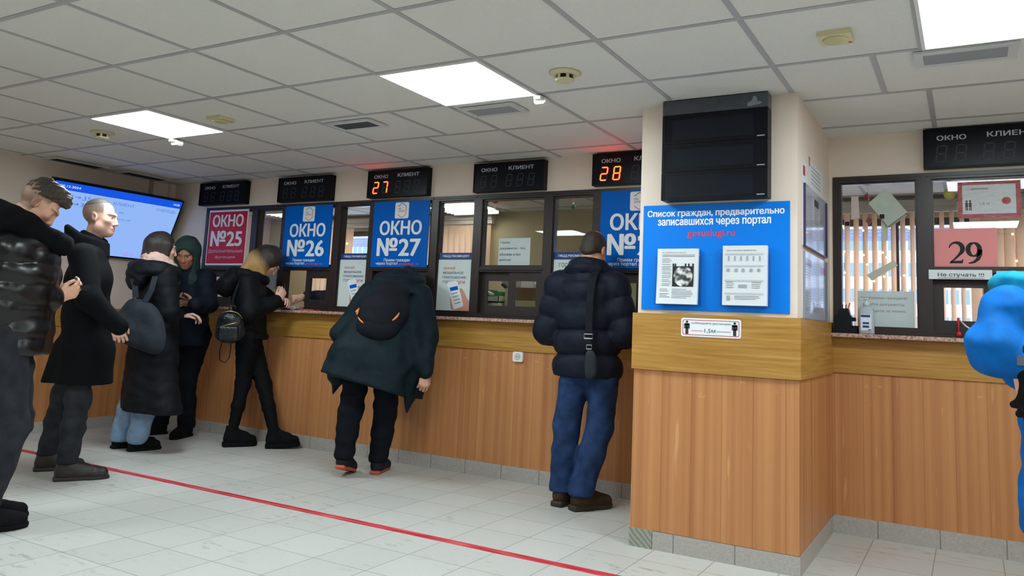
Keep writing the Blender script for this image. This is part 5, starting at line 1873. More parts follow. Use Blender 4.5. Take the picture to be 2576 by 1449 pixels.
def head_tone(v, H, R, skin, brow=(60, 42, 32), lip=None, stubble=None, buzz=None, g=1.0):
    """colours of the skin surface in head coordinates"""
    q = (v - H) @ R / g
    x, y, z = np.abs(q[:, 0]), q[:, 1], q[:, 2]
    sk = np.array(lin(skin)[:3])
    c = np.tile(sk, (len(v), 1))
    def mixin(m, col, a=1.0):
        m = (np.clip(m, 0, 1) * a)[:, None]
        c[:] = c * (1 - m) + np.array(lin(col)[:3]) * m
    inh = (np.linalg.norm(q, axis=1) < 0.2)
    ss = lambda e, w: np.clip(0.5 - e / w, 0, 1) * inh
    mixin(ss(np.sqrt(((x - 0.04) / 0.03) ** 2 + ((z + 0.03) / 0.03) ** 2) - 1, 0.9) * (y > 0.03), tuple(min(255, int(a * b)) for a, b in zip(skin, (1.0, 0.86, 0.84))), 0.45)
    mixin(ss(x - 0.073, -0.006) * (np.abs(z) < 0.04) * (y < 0.02), tuple(min(255, int(a * b)) for a, b in zip(skin, (1.0, 0.84, 0.82))), 0.6)
    if stubble:
        mixin(ss(z + 0.045, 0.03) * (y > -0.02) * (z > -0.125) * ss(-(np.sqrt((x / 0.02) ** 2 + ((z + 0.067) / 0.008) ** 2) - 1), 0.4), stubble, 0.45)
    if buzz:
        col, hairline = buzz
        d = np.minimum(z - (0.045 - 0.0 * y), 1)
        face = (y > 0.02 - (z - 0.05) * 0.3) & (z < 0.092)
        m = ss(-(z - np.where(y > 0.035, 0.085, np.where(y > -0.002, 0.03, -0.05))), 0.018)
        mixin(m, col, 0.75)
        mixin(ss(-(z - np.where(y > 0.03, 0.098, 0.062)), 0.05), tuple(int(a * 0.6) for a in col), 0.8)
    lipc = lip or tuple(int(a * b) for a, b in zip(skin, (0.92, 0.68, 0.66)))
    mixin(ss(np.sqrt((x / 0.021) ** 2 + ((z + 0.067) / 0.0095) ** 2) - 1, 0.35) * (y > 0.07), lipc, 0.9)
    bx = np.clip((x - 0.012) / 0.036, 0, 1)
    bz = 0.0215 + 0.007 * np.sin(bx * 2.2) - 0.002
    mixin(ss(np.abs(z - bz) - 0.0035, 0.004) * (x > 0.009) * (x < 0.051) * (y > 0.05), brow, 0.68)
    e = np.sqrt(((x - 0.032) / 0.0130) ** 2 + ((z - 0.0030) / 0.0046) ** 2) - 1
    mixin(ss(e, 0.3) * (y > 0.05), (196, 184, 174))
    mixin(ss(np.sqrt(((x - 0.032) / 0.0066) ** 2 + ((z - 0.0030) / 0.0056) ** 2) - 1, 0.25) * (y > 0.05), (34, 24, 20))
    mixin(ss(np.abs(e) - 0.1, 0.3) * (y > 0.05) * (z > 0.004), (44, 30, 26), 0.85)
    return c

def hand_frame(direction, back):
    """columns: across, towards the fingers, back of the hand"""
    f = nrm(direction)
    b = np.array(back, float); b = nrm(b - f * (b @ f))
    return np.stack([np.cross(f, b), f, b], 1)

def add_hand(S, W, R, side=1, curl=(0.5, 0.55, 0.6, 0.65), bend=0.6, thumb=(0.35, 0.5), g=1.0, spread=0.06):
    """hand from wrist W; side +1 puts the thumb on the -across side; curl in radians per joint"""
    p = lambda x, y, z: W + R @ (np.array([x * side, y, z]) * g)
    S.cap(p(0, -0.03, 0), p(0, 0.015, 0), 0.024 * g, 0.026 * g, 0.015, R[:, 0], 1.15)
    kn = [(-0.030, 0.088, 0.002), (-0.010, 0.094, 0.005), (0.010, 0.090, 0.004), (0.028, 0.080, 0.0)]
    ln = [(0.042, 0.026, 0.022), (0.046, 0.030, 0.023), (0.043, 0.028, 0.023), (0.034, 0.021, 0.020)]
    for i in range(4):
        x, y, z = kn[i]
        S.cap(p(x * 0.55, 0.01, -0.002), p(x, y, z), 0.0135 * g, 0.0105 * g, 0.012)
        a = 0.0
        px, py, pz = x, y, z
        dx = spread * (i - 1.5) / 1.5
        for j in range(3):
            a += curl[i] * (1.0 if j == 0 else (1.0 if j == 1 else bend))
            L = ln[i][j]
            nx, ny, nz = px + L * dx, py + L * math.cos(a), pz - L * math.sin(a)
            r0 = (0.0094, 0.0086, 0.0080, 0.0074)[j]
            r1 = (0.0086, 0.0080, 0.0072)[j]
            S.cap(p(px, py, pz), p(nx, ny, nz), r0 * g, r1 * g, 0.003)
            px, py, pz = nx, ny, nz
    t0 = (-0.022, 0.018, -0.008)
    o, c = thumb
    t1 = (t0[0] - 0.036 * math.sin(o + 0.4), t0[1] + 0.036 * math.cos(o + 0.4), -0.018)
    t2 = (t1[0] - 0.032 * math.sin(o), t1[1] + 0.032 * math.cos(o), t1[2] - 0.032 * c * 0.5)
    t3 = (t2[0] - 0.026 * math.sin(o - c), t2[1] + 0.026 * math.cos(o - c), t2[2] - 0.026 * c)
    S.cap(p(*t0), p(*t1), 0.016 * g, 0.012 * g, 0.010)
    S.cap(p(*t1), p(*t2), 0.0115 * g, 0.010 * g, 0.004)
    S.cap(p(*t2), p(*t3), 0.0102 * g, 0.0085 * g, 0.003)

def add_body(S, J):
    """slim body under the clothes"""
    side = nrm(J['sr'] - J['sl'])
    mid = (J['sr'] + J['sl']) / 2
    hip = (J['hr'] + J['hl']) / 2
    S.cap(J['neck'], J['H'] - J['R'][:, 2] * 0.06 - J['R'][:, 1] * 0.02, 0.052, 0.050, 0.03)
    S.cap(mid, J['neck'], 0.06, 0.05, 0.04)
    S.chain([mid - V(0, 0, 0.05), (mid + hip) / 2, hip], [0.085, 0.085, 0.09], 0.05, side, [1.5, 1.3, 1.35])
    for a in 'rl':
        S.cap(mid, J['s' + a], 0.05, 0.05, 0.03)
        S.chain([J['s' + a], J['e' + a], J['w' + a]], [0.045, 0.036, 0.024], 0.02)
        S.chain([J['h' + a], J['k' + a], J['a' + a]], [0.07, 0.048, 0.036], 0.03)
        S.cap(J['a' + a], J['a' + a] + (J['t' + a] - J['a' + a]) * 0.45, 0.032, 0.024, 0.02)

def make_person(label, J, skin, tone=None, hands=(), step=0.011, fine=0.0042, pad=0.16):
    """a person: one continuous body mesh; hands = list of dicts for add_hand"""
    pts = np.array([v for k, v in J.items() if k != 'R'])
    fines = [(J['H'] - 0.135, J['H'] + 0.145, fine)]
    for hd in hands:
        c = hd['W'] + hd['R'][:, 1] * 0.07
        fines.append((c - 0.1, c + 0.1, 0.0042))
    S = SDF(pts.min(0) - pad, pts.max(0) + pad, step, fines)
    add_body(S, J)
    add_head(S, J['H'], J['R'], jaw=J.get('jaw', 1.0) if isinstance(J.get('jaw', 1.0), float) else 1.0)
    for hd in hands:
        add_hand(S, **hd)
    base = (J['al'] + J['ar']) / 2
    o = S.build('person', skin, None, 1, tone, origin=(base[0], base[1], 0.0))
    tag(o, label, 'person')
    return o

def foot(heel, d):
    """ankle and toe joints of a foot standing on heel, pointing along d"""
    d = nrm(V(d[0], d[1], 0)); h = np.array(heel, float)
    return h + d * 0.062 + V(0, 0, 0.105), h + d * 0.19 + V(0, 0, 0.05)

def shoe(parent, heel, direction, mat, sole_mat, L=0.285, W=0.05, top=0.10, name='shoe', pitch=0.0, sole=0.024, roll=0.0, ankle=None):
    """shoe standing on heel point, pointing along direction; pitch lifts the heel about the toe (or the toe about the heel)"""
    d = nrm(V(direction[0], direction[1], 0))
    up = V(0, 0, 1)
    f = d * math.cos(pitch) + up * math.sin(pitch)
    u = -d * math.sin(pitch) + up * math.cos(pitch)
    r = np.cross(f, u)
    f_, u_, r_ = f, u * math.cos(roll) + r * math.sin(roll), r * math.cos(roll) - u * math.sin(roll)
    R = np.stack([r_, f_, u_], 1)
    p = lambda x, y, z: np.array(heel, float) + R @ V(x, y, z)
    lo = np.min([p(x, y, z) for x in (-.1, .1) for y in (-.07, L + .05) for z in (-.05, .3)], 0)
    hi = np.max([p(x, y, z) for x in (-.1, .1) for y in (-.07, L + .05) for z in (-.05, .3)], 0)
    S = SDF(lo, hi, 0.0062)
    z0 = sole
    S.chain([p(0, 0.044, z0 + 0.016), p(0, 0.13, z0 + 0.018), p(0, L - 0.095, z0 + 0.014), p(0, L - 0.048, z0 + 0.010)], [0.042, 0.044, 0.042, 0.038], 0.02, R[:, 0], [0.92, 0.95, 1.12, 1.05])
    S.chain([p(0, 0.048, z0 + 0.045), p(0, 0.12, z0 + 0.045)], [0.038, 0.036], 0.02)
    S.cap(p(0, 0.060, z0 + 0.03), p(0, 0.060, max(top, z0 + 0.06)), 0.044, 0.044, 0.025, R[:, 1], 1.2, 1.1)
    S.cap(p(0, 0.09, z0 + 0.062), p(0, 0.165, z0 + 0.048), 0.036, 0.028, 0.025)
    S.cut(p(0, 0, z0 - 0.004), -R[:, 2]); S.cut(p(0, 0, top + 0.012), R[:, 2])
    sh = S.build(name, mat, parent)
    T = SDF(lo, hi, 0.006)
    T.box(p(0, 0.07, sole / 2), V(W * 0.74, 0.075, sole / 2 + 0.003), R, 0.012, 0.02)
    T.box(p(0, 0.15, sole / 2), V(W * 0.70, 0.09, sole / 2 + 0.003), R, 0.012, 0.02)
    T.ell(p(0, L - 0.085, sole / 2), V(W * 0.84, 0.084, sole * 1.4), R, 0.02)
    T.cut(p(0, 0, 0.0), -R[:, 2]); T.cut(p(0, 0, sole + 0.003), R[:, 2])
    T.build('sole', sole_mat, sh)
    return sh

def trousers(parent, J, mat, rs, name='trousers', waist=None, seed=3, amp=0.0025, freq=28, cuffz=None, h=0.0085, hipw=1.35, flare=None, k=0.03):
    """rs radii: hip, knee, ankle"""
    hip = (J['hr'] + J['hl']) / 2
    top = waist if waist is not None else hip + V(0, 0, 0.12)
    pts = np.array([J[a + b] for a in 'hka' for b in 'rl'] + [top])
    S = SDF(pts.min(0) - 0.16, pts.max(0) + 0.16, h)
    side = nrm(J['hr'] - J['hl'])
    S.cap(top, hip, rs[0] * 1.12, rs[0] * 1.1, 0.03, side, hipw, hipw)
    for a in 'rl':
        kn, an = J['k' + a], J['a' + a]
        mid = kn * 0.55 + an * 0.45
        S.chain([J['h' + a], kn, mid, an], [rs[0], rs[1], rs[1] * 0.5 + rs[2] * 0.5, rs[2]], k)
    if amp:
        S.wrinkle(amp, freq, seed, (1, 1, 1.9))
    S.cut(hip + V(0, 0, 0.16), (0, 0, 1))
    for a in 'rl':
        pass
    lowest = min(J['ar'][2], J['al'][2])
    S.cut(V(0, 0, (cuffz if cuffz is not None else lowest - 0.035)), (0, 0, -1))
    return S.build(name, mat, parent)

def pillow(name, outline, thick, mats, parent=None, rings=7, n_sub=4, power=0.5, normal=None):
    """padded sheet with the given 3D outline, fullest in the middle"""
    o = [np.array(p, float) for p in outline]
    pts = []
    for i in range(len(o)):
        a, b = o[i], o[(i + 1) % len(o)]
        for k in range(n_sub):
            pts.append(a + (b - a) * k / n_sub)
    for _ in range(3):
        pts = [(pts[i - 1] + 2 * pts[i] + pts[(i + 1) % len(pts)]) / 4 for i in range(len(pts))]
    n = len(pts)
    c = np.mean(pts, 0)
    nn = nrm(normal) if normal is not None else nrm(np.cross(o[1] - o[0], o[2] - o[1]))
    vs = []; fs = []
    for sgn in (1, -1):
        base = len(vs)
        for r in range(rings):
            f = 1 - r / rings
            t = thick * (1 - f ** 3) ** power
            for p in pts:
                u = c + (p - c) * f
                wv = 0.05 * thick * (math.sin(41 * u[2] + 23 * u[0]) + math.sin(29 * (u[0] + u[1]) - 37 * u[2] + 2)) * (1 - f)
                vs.append(u + nn * sgn * (t * 0.5 + wv))
        vs.append(c + nn * sgn * thick * 0.5)
        for r in range(rings - 1):
            for k in range(n):
                k2 = (k + 1) % n
                q = (base + r * n + k, base + r * n + k2, base + (r + 1) * n + k2, base + (r + 1) * n + k)
                fs.append(q if sgn > 0 else q[::-1])
        for k in range(n):
            k2 = (k + 1) % n
            q = (base + (rings - 1) * n + k, base + (rings - 1) * n + k2, base + rings * n)
            fs.append(q if sgn > 0 else q[::-1])
    return link_mesh(name, vs, [list(map(int, q)) for q in fs], mats, parent, smooth=True)

def phone_thing(c, R, label, w=0.074, h=0.15, t=0.009, screen=None):
    """telephone: R columns across, along, screen normal"""
    o = thing('mobile_phone', label, 'phone', tuple(c))
    def hx(a0, a1, b0, b1, d0, d1):
        return [tuple(c + R @ V(a, b, d)) for d in (d0, d1) for a, b in ((a0, b0), (a1, b0), (a1, b1), (a0, b1))]
    MB().hexa(hx(-w / 2, w / 2, -h / 2, h / 2, -t / 2, t / 2)).build('phone_body', M_black, o)
    MB().hexa(hx(-w / 2 + 0.003, w / 2 - 0.003, -h / 2 + 0.005, h / 2 - 0.005, t / 2, t / 2 + 0.0006)).build('screen', screen or pm('phone_glass', (30, 34, 42), 0.1), o)
    return o
# ------------------------------------------------------------------ cloth and skin
K_shiny = mat_fabric('shiny_black_puffer', (9, 10, 13), 0.27, 700, 0.16, 0.0, 0.2, fold=18, spec=0.5)
K_fleece = mat_fabric('black_fleece', (9, 10, 13), 0.95, 500, 0.5, 0.25)
K_wool = mat_fabric('black_wool', (11, 13, 17), 0.92, 700, 0.25, 0.3, 0.2, fold=12)
K_denimgrey = mat_fabric('washed_black_denim', (44, 46, 52), 0.9, 900, 0.3, 0.15, 0.3, fold=30)
K_denimblue = mat_fabric('blue_denim', (36, 57, 94), 0.88, 900, 0.3, 0.15, 0.35, fold=26)
K_denimlight = mat_fabric('light_blue_denim', (136, 164, 196), 0.88, 900, 0.3, 0.15, 0.2, fold=30)
K_down = mat_fabric('matte_black_down_coat', (19, 22, 28), 0.62, 800, 0.5, 0.1, 0.25, fold=22)
K_tote = mat_fabric('charcoal_nylon', (40, 46, 54), 0.62, 800, 0.35, 0.15, 0.2, fold=18)
K_greenhood = mat_fabric('dark_green_jersey', (46, 66, 63), 0.92, 900, 0.3, 0.2, 0.2, fold=20)
K_darkjacket = mat_fabric('dark_blue_black_jacket', (18, 26, 38), 0.72, 800, 0.4, 0.1, 0.25, fold=22)
K_blackjacket = mat_fabric('black_short_puffer', (14, 16, 20), 0.66, 800, 0.45, 0.1, 0.25, fold=26)
K_legging = mat_fabric('black_leggings', (9, 11, 16), 0.8, 900, 0.3, 0.1, 0.2, fold=34)
K_teal = mat_fabric('dark_teal_parka', (15, 31, 38), 0.66, 800, 0.4, 0.12, 0.25, fold=20)
K_blacktrouser = mat_fabric('black_trousers', (12, 16, 24), 0.82, 900, 0.3, 0.1, 0.2, fold=26)
K_navy = mat_fabric('navy_puffer', (17, 23, 38), 0.6, 800, 0.45, 0.1, 0.25, fold=24)
K_pack = mat_fabric('black_backpack_fabric', (22, 25, 33), 0.75, 600, 0.3, 0.1, 0.15)
K_blue = mat_fabric('bright_blue_coat', (4, 98, 178), 0.75, 700, 0.6, 0.15, 0.2, fold=12)
K_turq = mat_fabric('turquoise_hood_lining', (20, 136, 170), 0.75, 700, 0.3, 0.15, 0.12, fold=16)
K_scarf = mat_fabric('pale_pink_scarf', (214, 178, 166), 0.95, 500, 0.5, 0.3, 0.1, fold=50)
K_leather = mat_fabric('brown_black_leather', (38, 30, 30), 0.36, 300, 0.3, 0.0, 0.2, spec=0.5)
K_blackboot = mat_fabric('black_suede_boot', (14, 15, 18), 0.85, 500, 0.3, 0.1, 0.2)
K_brownshoe = mat_fabric('brown_nubuck_shoe', (66, 50, 38), 0.75, 300, 0.4, 0.1, 0.3)
K_sneaker = mat_fabric('dark_sneaker', (30, 34, 40), 0.7, 400, 0.3, 0.1, 0.2)
K_quilt = mat_fabric('black_quilted_leather', (16, 22, 30), 0.3, 110, 0.7, 0.0, 0.25, spec=0.5)
K_glove = mat_fabric('black_glove', (10, 10, 12), 0.7, 300, 0.4, 0.1, 0.2)
K_uniform = mat_fabric('dark_blue_uniform', (36, 50, 80), 0.8, 700, 0.3, 0.1, 0.2, fold=24)
M_rubber = pm('black_rubber', (12, 12, 14), 0.7, spec=0.15)
M_rubberbrown = pm('brown_rubber', (44, 38, 34), 0.65)
M_orange = pm('orange_trim', (236, 140, 60), 0.45)
M_orangesole = pm('orange_sole', (190, 84, 52), 0.6)
M_gold = pm('gold_zip', (176, 150, 92), 0.3, metal=0.8)
M_steel = pm('steel_buckle', (206, 208, 212), 0.25, metal=0.9)
M_skin = mat_vcol('skin', 0.5, 0.08)
M_hair = mat_vcol('hair', 0.5, bump=(1.0, 0.8, (60, 60, 600)))
M_hairstrand = mat_vcol('hair_strands', 0.42, bump=(1.0, 0.9, (420, 420, 26)))

def feet(hr, dr, hl, dl):
    ar, tr = foot(hr, dr); al, tl = foot(hl, dl)
    return dict(ar=ar, tr=tr, al=al, tl=tl)

def ringpts(c, F, rt, rf, rb, rs, lift_f=0.0, lift_b=0.0, n=14, a0=0.0, a1=2 * PI):
    """points around a neck: rf/rb reach forwards/backwards, rs sideways"""
    out = []
    for i in range(n + 1):
        a = a0 + (a1 - a0) * i / n
        f = math.cos(a); s_ = math.sin(a)
        reach = rf if f > 0 else rb
        z = lift_f * max(f, 0) + lift_b * max(-f, 0)
        out.append(c + F * (f * reach) + rt * (s_ * rs) + V(0, 0, z))
    return out

def sleeve(S, sh, el, wr, r, k=0.03, quilt=None, cuff=0.9):
    S.chain([sh, el, wr], r, k, quilt=quilt)

# ================================================================== man in the shiny puffer, reading his phone
def man_shiny_puffer():
    F = nrm(V(0.5, 0.866, 0)); rt = V(F[1], -F[0], 0)
    fw = F * 0.77 + V(0, 0, -0.64)
    J = dict(H=V(-2.170, -2.714, 1.582), R=frame(fw, (0, 0, 1)), neck=V(-2.235, -2.80, 1.44),
             sr=V(-2.09, -2.87, 1.345), sl=V(-2.40, -2.68, 1.355), er=V(-2.115, -2.87, 1.07), el=V(-2.47, -2.66, 1.10),
             wr=V(-2.090, -2.625, 1.115), wl=V(-2.325, -2.60, 0.98), hr=V(-2.13, -2.82, 0.9), hl=V(-2.29, -2.71, 0.9),
             kr=V(-2.112, -2.775, 0.49), kl=V(-2.29, -2.66, 0.49), **feet(V(-2.175, -2.89, 0), V(0.18, 0.98, 0), V(-2.36, -2.79, 0), V(0.18, 0.98, 0)))
    hd = nrm(V(0.05, 0.86, 0.42))
    hands = [dict(W=V(-2.088, -2.605, 1.122), R=hand_frame(hd, (0.9, -0.1, -0.35)), side=1, curl=(0.55, 0.6, 0.66, 0.7), thumb=(0.15, 0.25)),
             dict(W=V(-2.325, -2.60, 0.98), R=hand_frame((0.9, 0.0, -0.3), (0.1, 0.9, 0.3)), side=-1, curl=(0.4, 0.5, 0.55, 0.6))]
    H, R = J['H'], J['R']
    sk = (220, 168, 140)
    p = make_person('person in shiny black puffer jacket at the left edge, looking down at a phone', J, M_skin,
                    lambda v: head_tone(v, H, R, sk, brow=(70, 52, 40), stubble=(170, 130, 110), buzz=((112, 90, 76), 0)), hands, fine=0.0036)
    # hair: fade at the sides, longer swept top
    S = SDF(H - 0.17, H + 0.17, 0.0042)
    q = lambda x, y, z: H + R @ V(x, y, z)
    S.ell(q(0, -0.014, 0.058), V(0.0765, 0.098, 0.086), R, 0.02)
    S.ell(q(0, 0.046, 0.104), V(0.056, 0.046, 0.034), R, 0.04)
    S.ell(q(0, 0.068, 0.088), V(0.050, 0.026, 0.020), R, 0.03)
    S.cut(q(0, 0, 0.040), -(R @ nrm(V(0, -0.36, 1.0))))
    S.wrinkle(0.0030, 150, 5, (1.6, 0.7, 1))
    S.build('hair', M_hair, p, 1, lambda v: np.array(lin((62, 50, 42))[:3]) * (1 + 0.7 * np.clip(((v - H) @ R)[:, 1:2] * 6, -0.3, 0.9)))
    # jacket
    w = rt
    S = SDF(V(-2.72, -3.12, 0.78), V(-1.85, -2.36, 1.62), 0.0085)
    c = lambda f, z, s_=0: V(-2.235, -2.745, z) + F * f + rt * s_
    S.chain([c(0.02, 1.36), c(0.015, 1.22), c(0.02, 1.06), c(0.02, 1.02)], [0.155, 0.175, 0.165, 0.15], 0.04, w, [1.35, 1.3, 1.28, 1.25], (0.105, 0.03, 0.026))
    S.chain([c(0.02, 1.02), c(0.02, 0.95), c(0.02, 0.84)], [0.15, 0.172, 0.175], 0.02, w, [1.25, 1.25, 1.25], (0.1, 0.0, 0.022))
    S.cut(V(0, 0, 0.835), (0, 0, -1))
    S.cap(c(0.0, 1.40), c(-0.02, 1.46), 0.10, 0.09, 0.05, w, 1.4, 1.2)
    for a in 'rl':
        S.chain([J['s' + a], J['e' + a]], [0.088, 0.082], 0.04, quilt=(0.09, 0.03, 0.022))
        S.chain([J['e' + a], J['w' + a] - (J['w' + a] - J['e' + a]) * 0.04], [0.080, 0.054], 0.03, quilt=(0.085, 0.05, 0.018))
    S.wrinkle(0.0018, 60, 2, (0.8, 0.8, 0.5))
    S.build('puffer_jacket', K_shiny, p)
    # thick hood-collar of fleece with light edge
    S = SDF(V(-2.68, -3.12, 1.28), V(-1.85, -2.36, 1.74), 0.008)
    c0 = V(-2.225, -2.775, 1.475)
    pts = ringpts(c0, F, rt, 0.205, 0.185, 0.155, -0.085, 0.075, 18)
    S.chain(pts, [0.048 + 0.020 * (math.cos(2 * PI * i / 18) < 0.3) for i in range(19)], 0.03)
    S.ell(c0 - F * 0.20 + V(0, 0, 0.03), V(0.16, 0.09, 0.10), frame(F, (0, 0, 1)), 0.05)
    S.wrinkle(0.002, 50, 8)
    col = S.build('hood_collar', K_fleece, p)
    tip = c0 + F * 0.235 + V(0, 0, -0.09)
    MB().tube([tip + rt * s_ * 0.085 - F * (abs(s_) ** 2 * 0.05) + V(0, 0, -0.01) for s_ in (-1, -0.6, 0, 0.6, 1)], 0.008, 8).build('collar_edge', pm('collar_edge_cream', (196, 180, 172), 0.7), col, smooth=True)
    trousers(p, J, K_denimgrey, [0.112, 0.102, 0.092], seed=5, amp=0.0028, freq=22, cuffz=0.055)
    d = V(0.18, 0.98, 0)
    for a, hl in (('r', V(-2.175, -2.89, 0)), ('l', V(-2.36, -2.79, 0))):
        shoe(p, hl, d, K_blackboot, M_rubber, 0.30, 0.052, 0.09, 'shoe', sole=0.03)
    # things he holds
    phR = np.stack([nrm(np.cross(nrm(V(0.35, 0.9, 0.16)), V(-0.35, -0.1, 0.93))), nrm(V(0.35, 0.9, 0.16)), nrm(np.cross(nrm(np.cross(nrm(V(0.35, 0.9, 0.16)), V(-0.35, -0.1, 0.93))), nrm(V(0.35, 0.9, 0.16))))], 1)
    phone_thing(V(-2.118, -2.512, 1.172), phR, 'black phone held by the man in the shiny puffer jacket')
man_shiny_puffer()

# ================================================================== young man in the black wool coat
def man_wool_coat():
    F = nrm(V(0.62, 0.785, 0)); rt = V(F[1], -F[0], 0)
    Fh = nrm(V(0.80, 0.60, -0.03))
    J = dict(H=V(-3.008, -1.866, 1.654), R=frame(Fh, (0.02, 0, 1)), neck=V(-3.045, -1.89, 1.49),
             sr=V(-2.925, -2.015, 1.395), sl=V(-3.20, -1.79, 1.405), er=V(-2.815, -2.00, 1.13), el=V(-3.26, -1.70, 1.13),
             wr=V(-2.752, -1.868, 0.995), wl=V(-3.21, -1.64, 0.95), hr=V(-2.99, -1.92, 0.9), hl=V(-3.14, -1.79, 0.9),
             kr=V(-2.945, -1.915, 0.50), kl=V(-3.31, -1.79, 0.50), **feet(V(-3.03, -1.96, 0), V(0.5, 0.866, 0), V(-3.405, -1.875, 0), V(0.5, 0.866, 0)))
    hands = [dict(W=V(-2.750, -1.862, 0.988), R=hand_frame((0.12, 0.34, -0.75), (0.80, -0.5, 0.1)), side=1, curl=(0.5, 0.6, 0.66, 0.7)),
             dict(W=V(-3.21, -1.64, 0.95), R=hand_frame((0.1, 0.2, -1), (-0.7, 0.6, 0)), side=-1)]
    H, R = J['H'], J['R']
    sk = (232, 184, 162)
    p = make_person('person with shaved head in long black wool coat standing in front of the screen', J, M_skin,
                    lambda v: head_tone(v, H, R, sk, brow=(52, 36, 30), lip=(206, 130, 124), stubble=(168, 136, 122), buzz=((94, 82, 72), 0)), hands, fine=0.0034)
    q = lambda x, y, z: H + R @ V(x, y, z)
    S = SDF(H - 0.16, H + 0.17, 0.0042)
    S.ell(q(0, -0.020, 0.0425), V(0.0745, 0.0945, 0.0890), R, 0.02)
    S.cut(q(0, 0, 0.092), -(R @ nrm(V(0, -0.26, 1.0))))
    S.build('hair', M_hair, p, 1, lambda v: np.tile(np.array(lin((66, 57, 50))[:3]), (len(v), 1)))
    # coat
    S = SDF(V(-3.60, -2.28, 0.55), V(-2.52, -1.42, 1.60), 0.009)
    c = lambda f, z, s_=0: V(-3.045, -1.885, z) + F * f + rt * s_
    S.chain([c(0.0, 1.40), c(0.01, 1.25), c(0.02, 1.02), c(0.045, 0.80), c(0.04, 0.60)], [0.10, 0.13, 0.132, 0.155, 0.172], 0.05, rt, [1.75, 1.45, 1.32, 1.25, 1.28])
    S.cap(c(-0.08, 0.80), c(-0.135, 0.58), 0.07, 0.06, 0.06)
    S.cut(V(0, 0, 0.595), (0, 0, -1))
    S.cap(c(0.0, 1.42), J['neck'] + V(0, 0, -0.01), 0.085, 0.075, 0.05, rt, 1.4, 1.1)
    for a in 'rl':
        wq = J['w' + a]
        S.chain([J['s' + a], J['e' + a], wq + (wq - J['e' + a]) * 0.26], [0.080, 0.068, 0.056], 0.035)
    S.wrinkle(0.0022, 17, 3, (1, 1, 0.7))
    coat = S.build('wool_coat', K_wool, p)
    # raised collar, peaked at the back, and inner neck warmer
    S = SDF(V(-3.36, -2.14, 1.38), V(-2.78, -1.66, 1.66), 0.006)
    c0 = V(-3.05, -1.893, 1.50)
    n = 40
    for i in range(n):
        a, b = 2 * PI * i / n, 2 * PI * (i + 1) / n
        P_ = []
        for t_ in (a, b):
            f, s_ = math.cos(t_), math.sin(t_)
            reach = 0.085 if f > 0 else 0.105
            base_ = c0 + F * f * (reach + 0.01) + rt * s_ * 0.098 + V(0, 0, -0.055 - 0.035 * f)
            topz = 0.072 * max(-f, 0) ** 1.5 + 0.012
            top_ = c0 + F * f * (reach + 0.012) + rt * s_ * 0.102 + V(0, 0, topz - 0.03 * max(f, 0)) - F * 0.02 * max(-f, 0)
            P_.append((base_, top_))
        S.cap(P_[0][0], P_[0][1], 0.018, 0.011, 0.02, P_[1][0] - P_[0][0], 1.7, 1.7)
    S.build('coat_collar', K_wool, p)
    S = SDF(V(-3.30, -2.10, 1.36), V(-2.8, -1.7, 1.66), 0.006)
    S.chain(ringpts(V(-3.03, -1.882, 1.528), Fh, V(Fh[1], -Fh[0], 0), 0.062, 0.062, 0.060, -0.03, 0.02, 16), [0.020] * 17, 0.012)
    S.chain(ringpts(V(-3.03, -1.882, 1.50), Fh, V(Fh[1], -Fh[0], 0), 0.064, 0.064, 0.062, -0.03, 0.01, 16), [0.022] * 17, 0.012)
    S.build('neck_warmer', K_fleece, p)
    trousers(p, J, K_denimgrey, [0.086, 0.072, 0.060], seed=9, amp=0.0022, freq=34, cuffz=0.10)
    dr = V(0.5, 0.866, 0)
    shoe(p, V(-3.03, -1.96, 0), dr, K_leather, M_rubberbrown, 0.31, 0.052, 0.15, 'boot', sole=0.024)
    shoe(p, V(-3.405, -1.875, 0), dr, K_leather, M_rubberbrown, 0.30, 0.052, 0.15, 'boot', sole=0.024)
man_wool_coat()

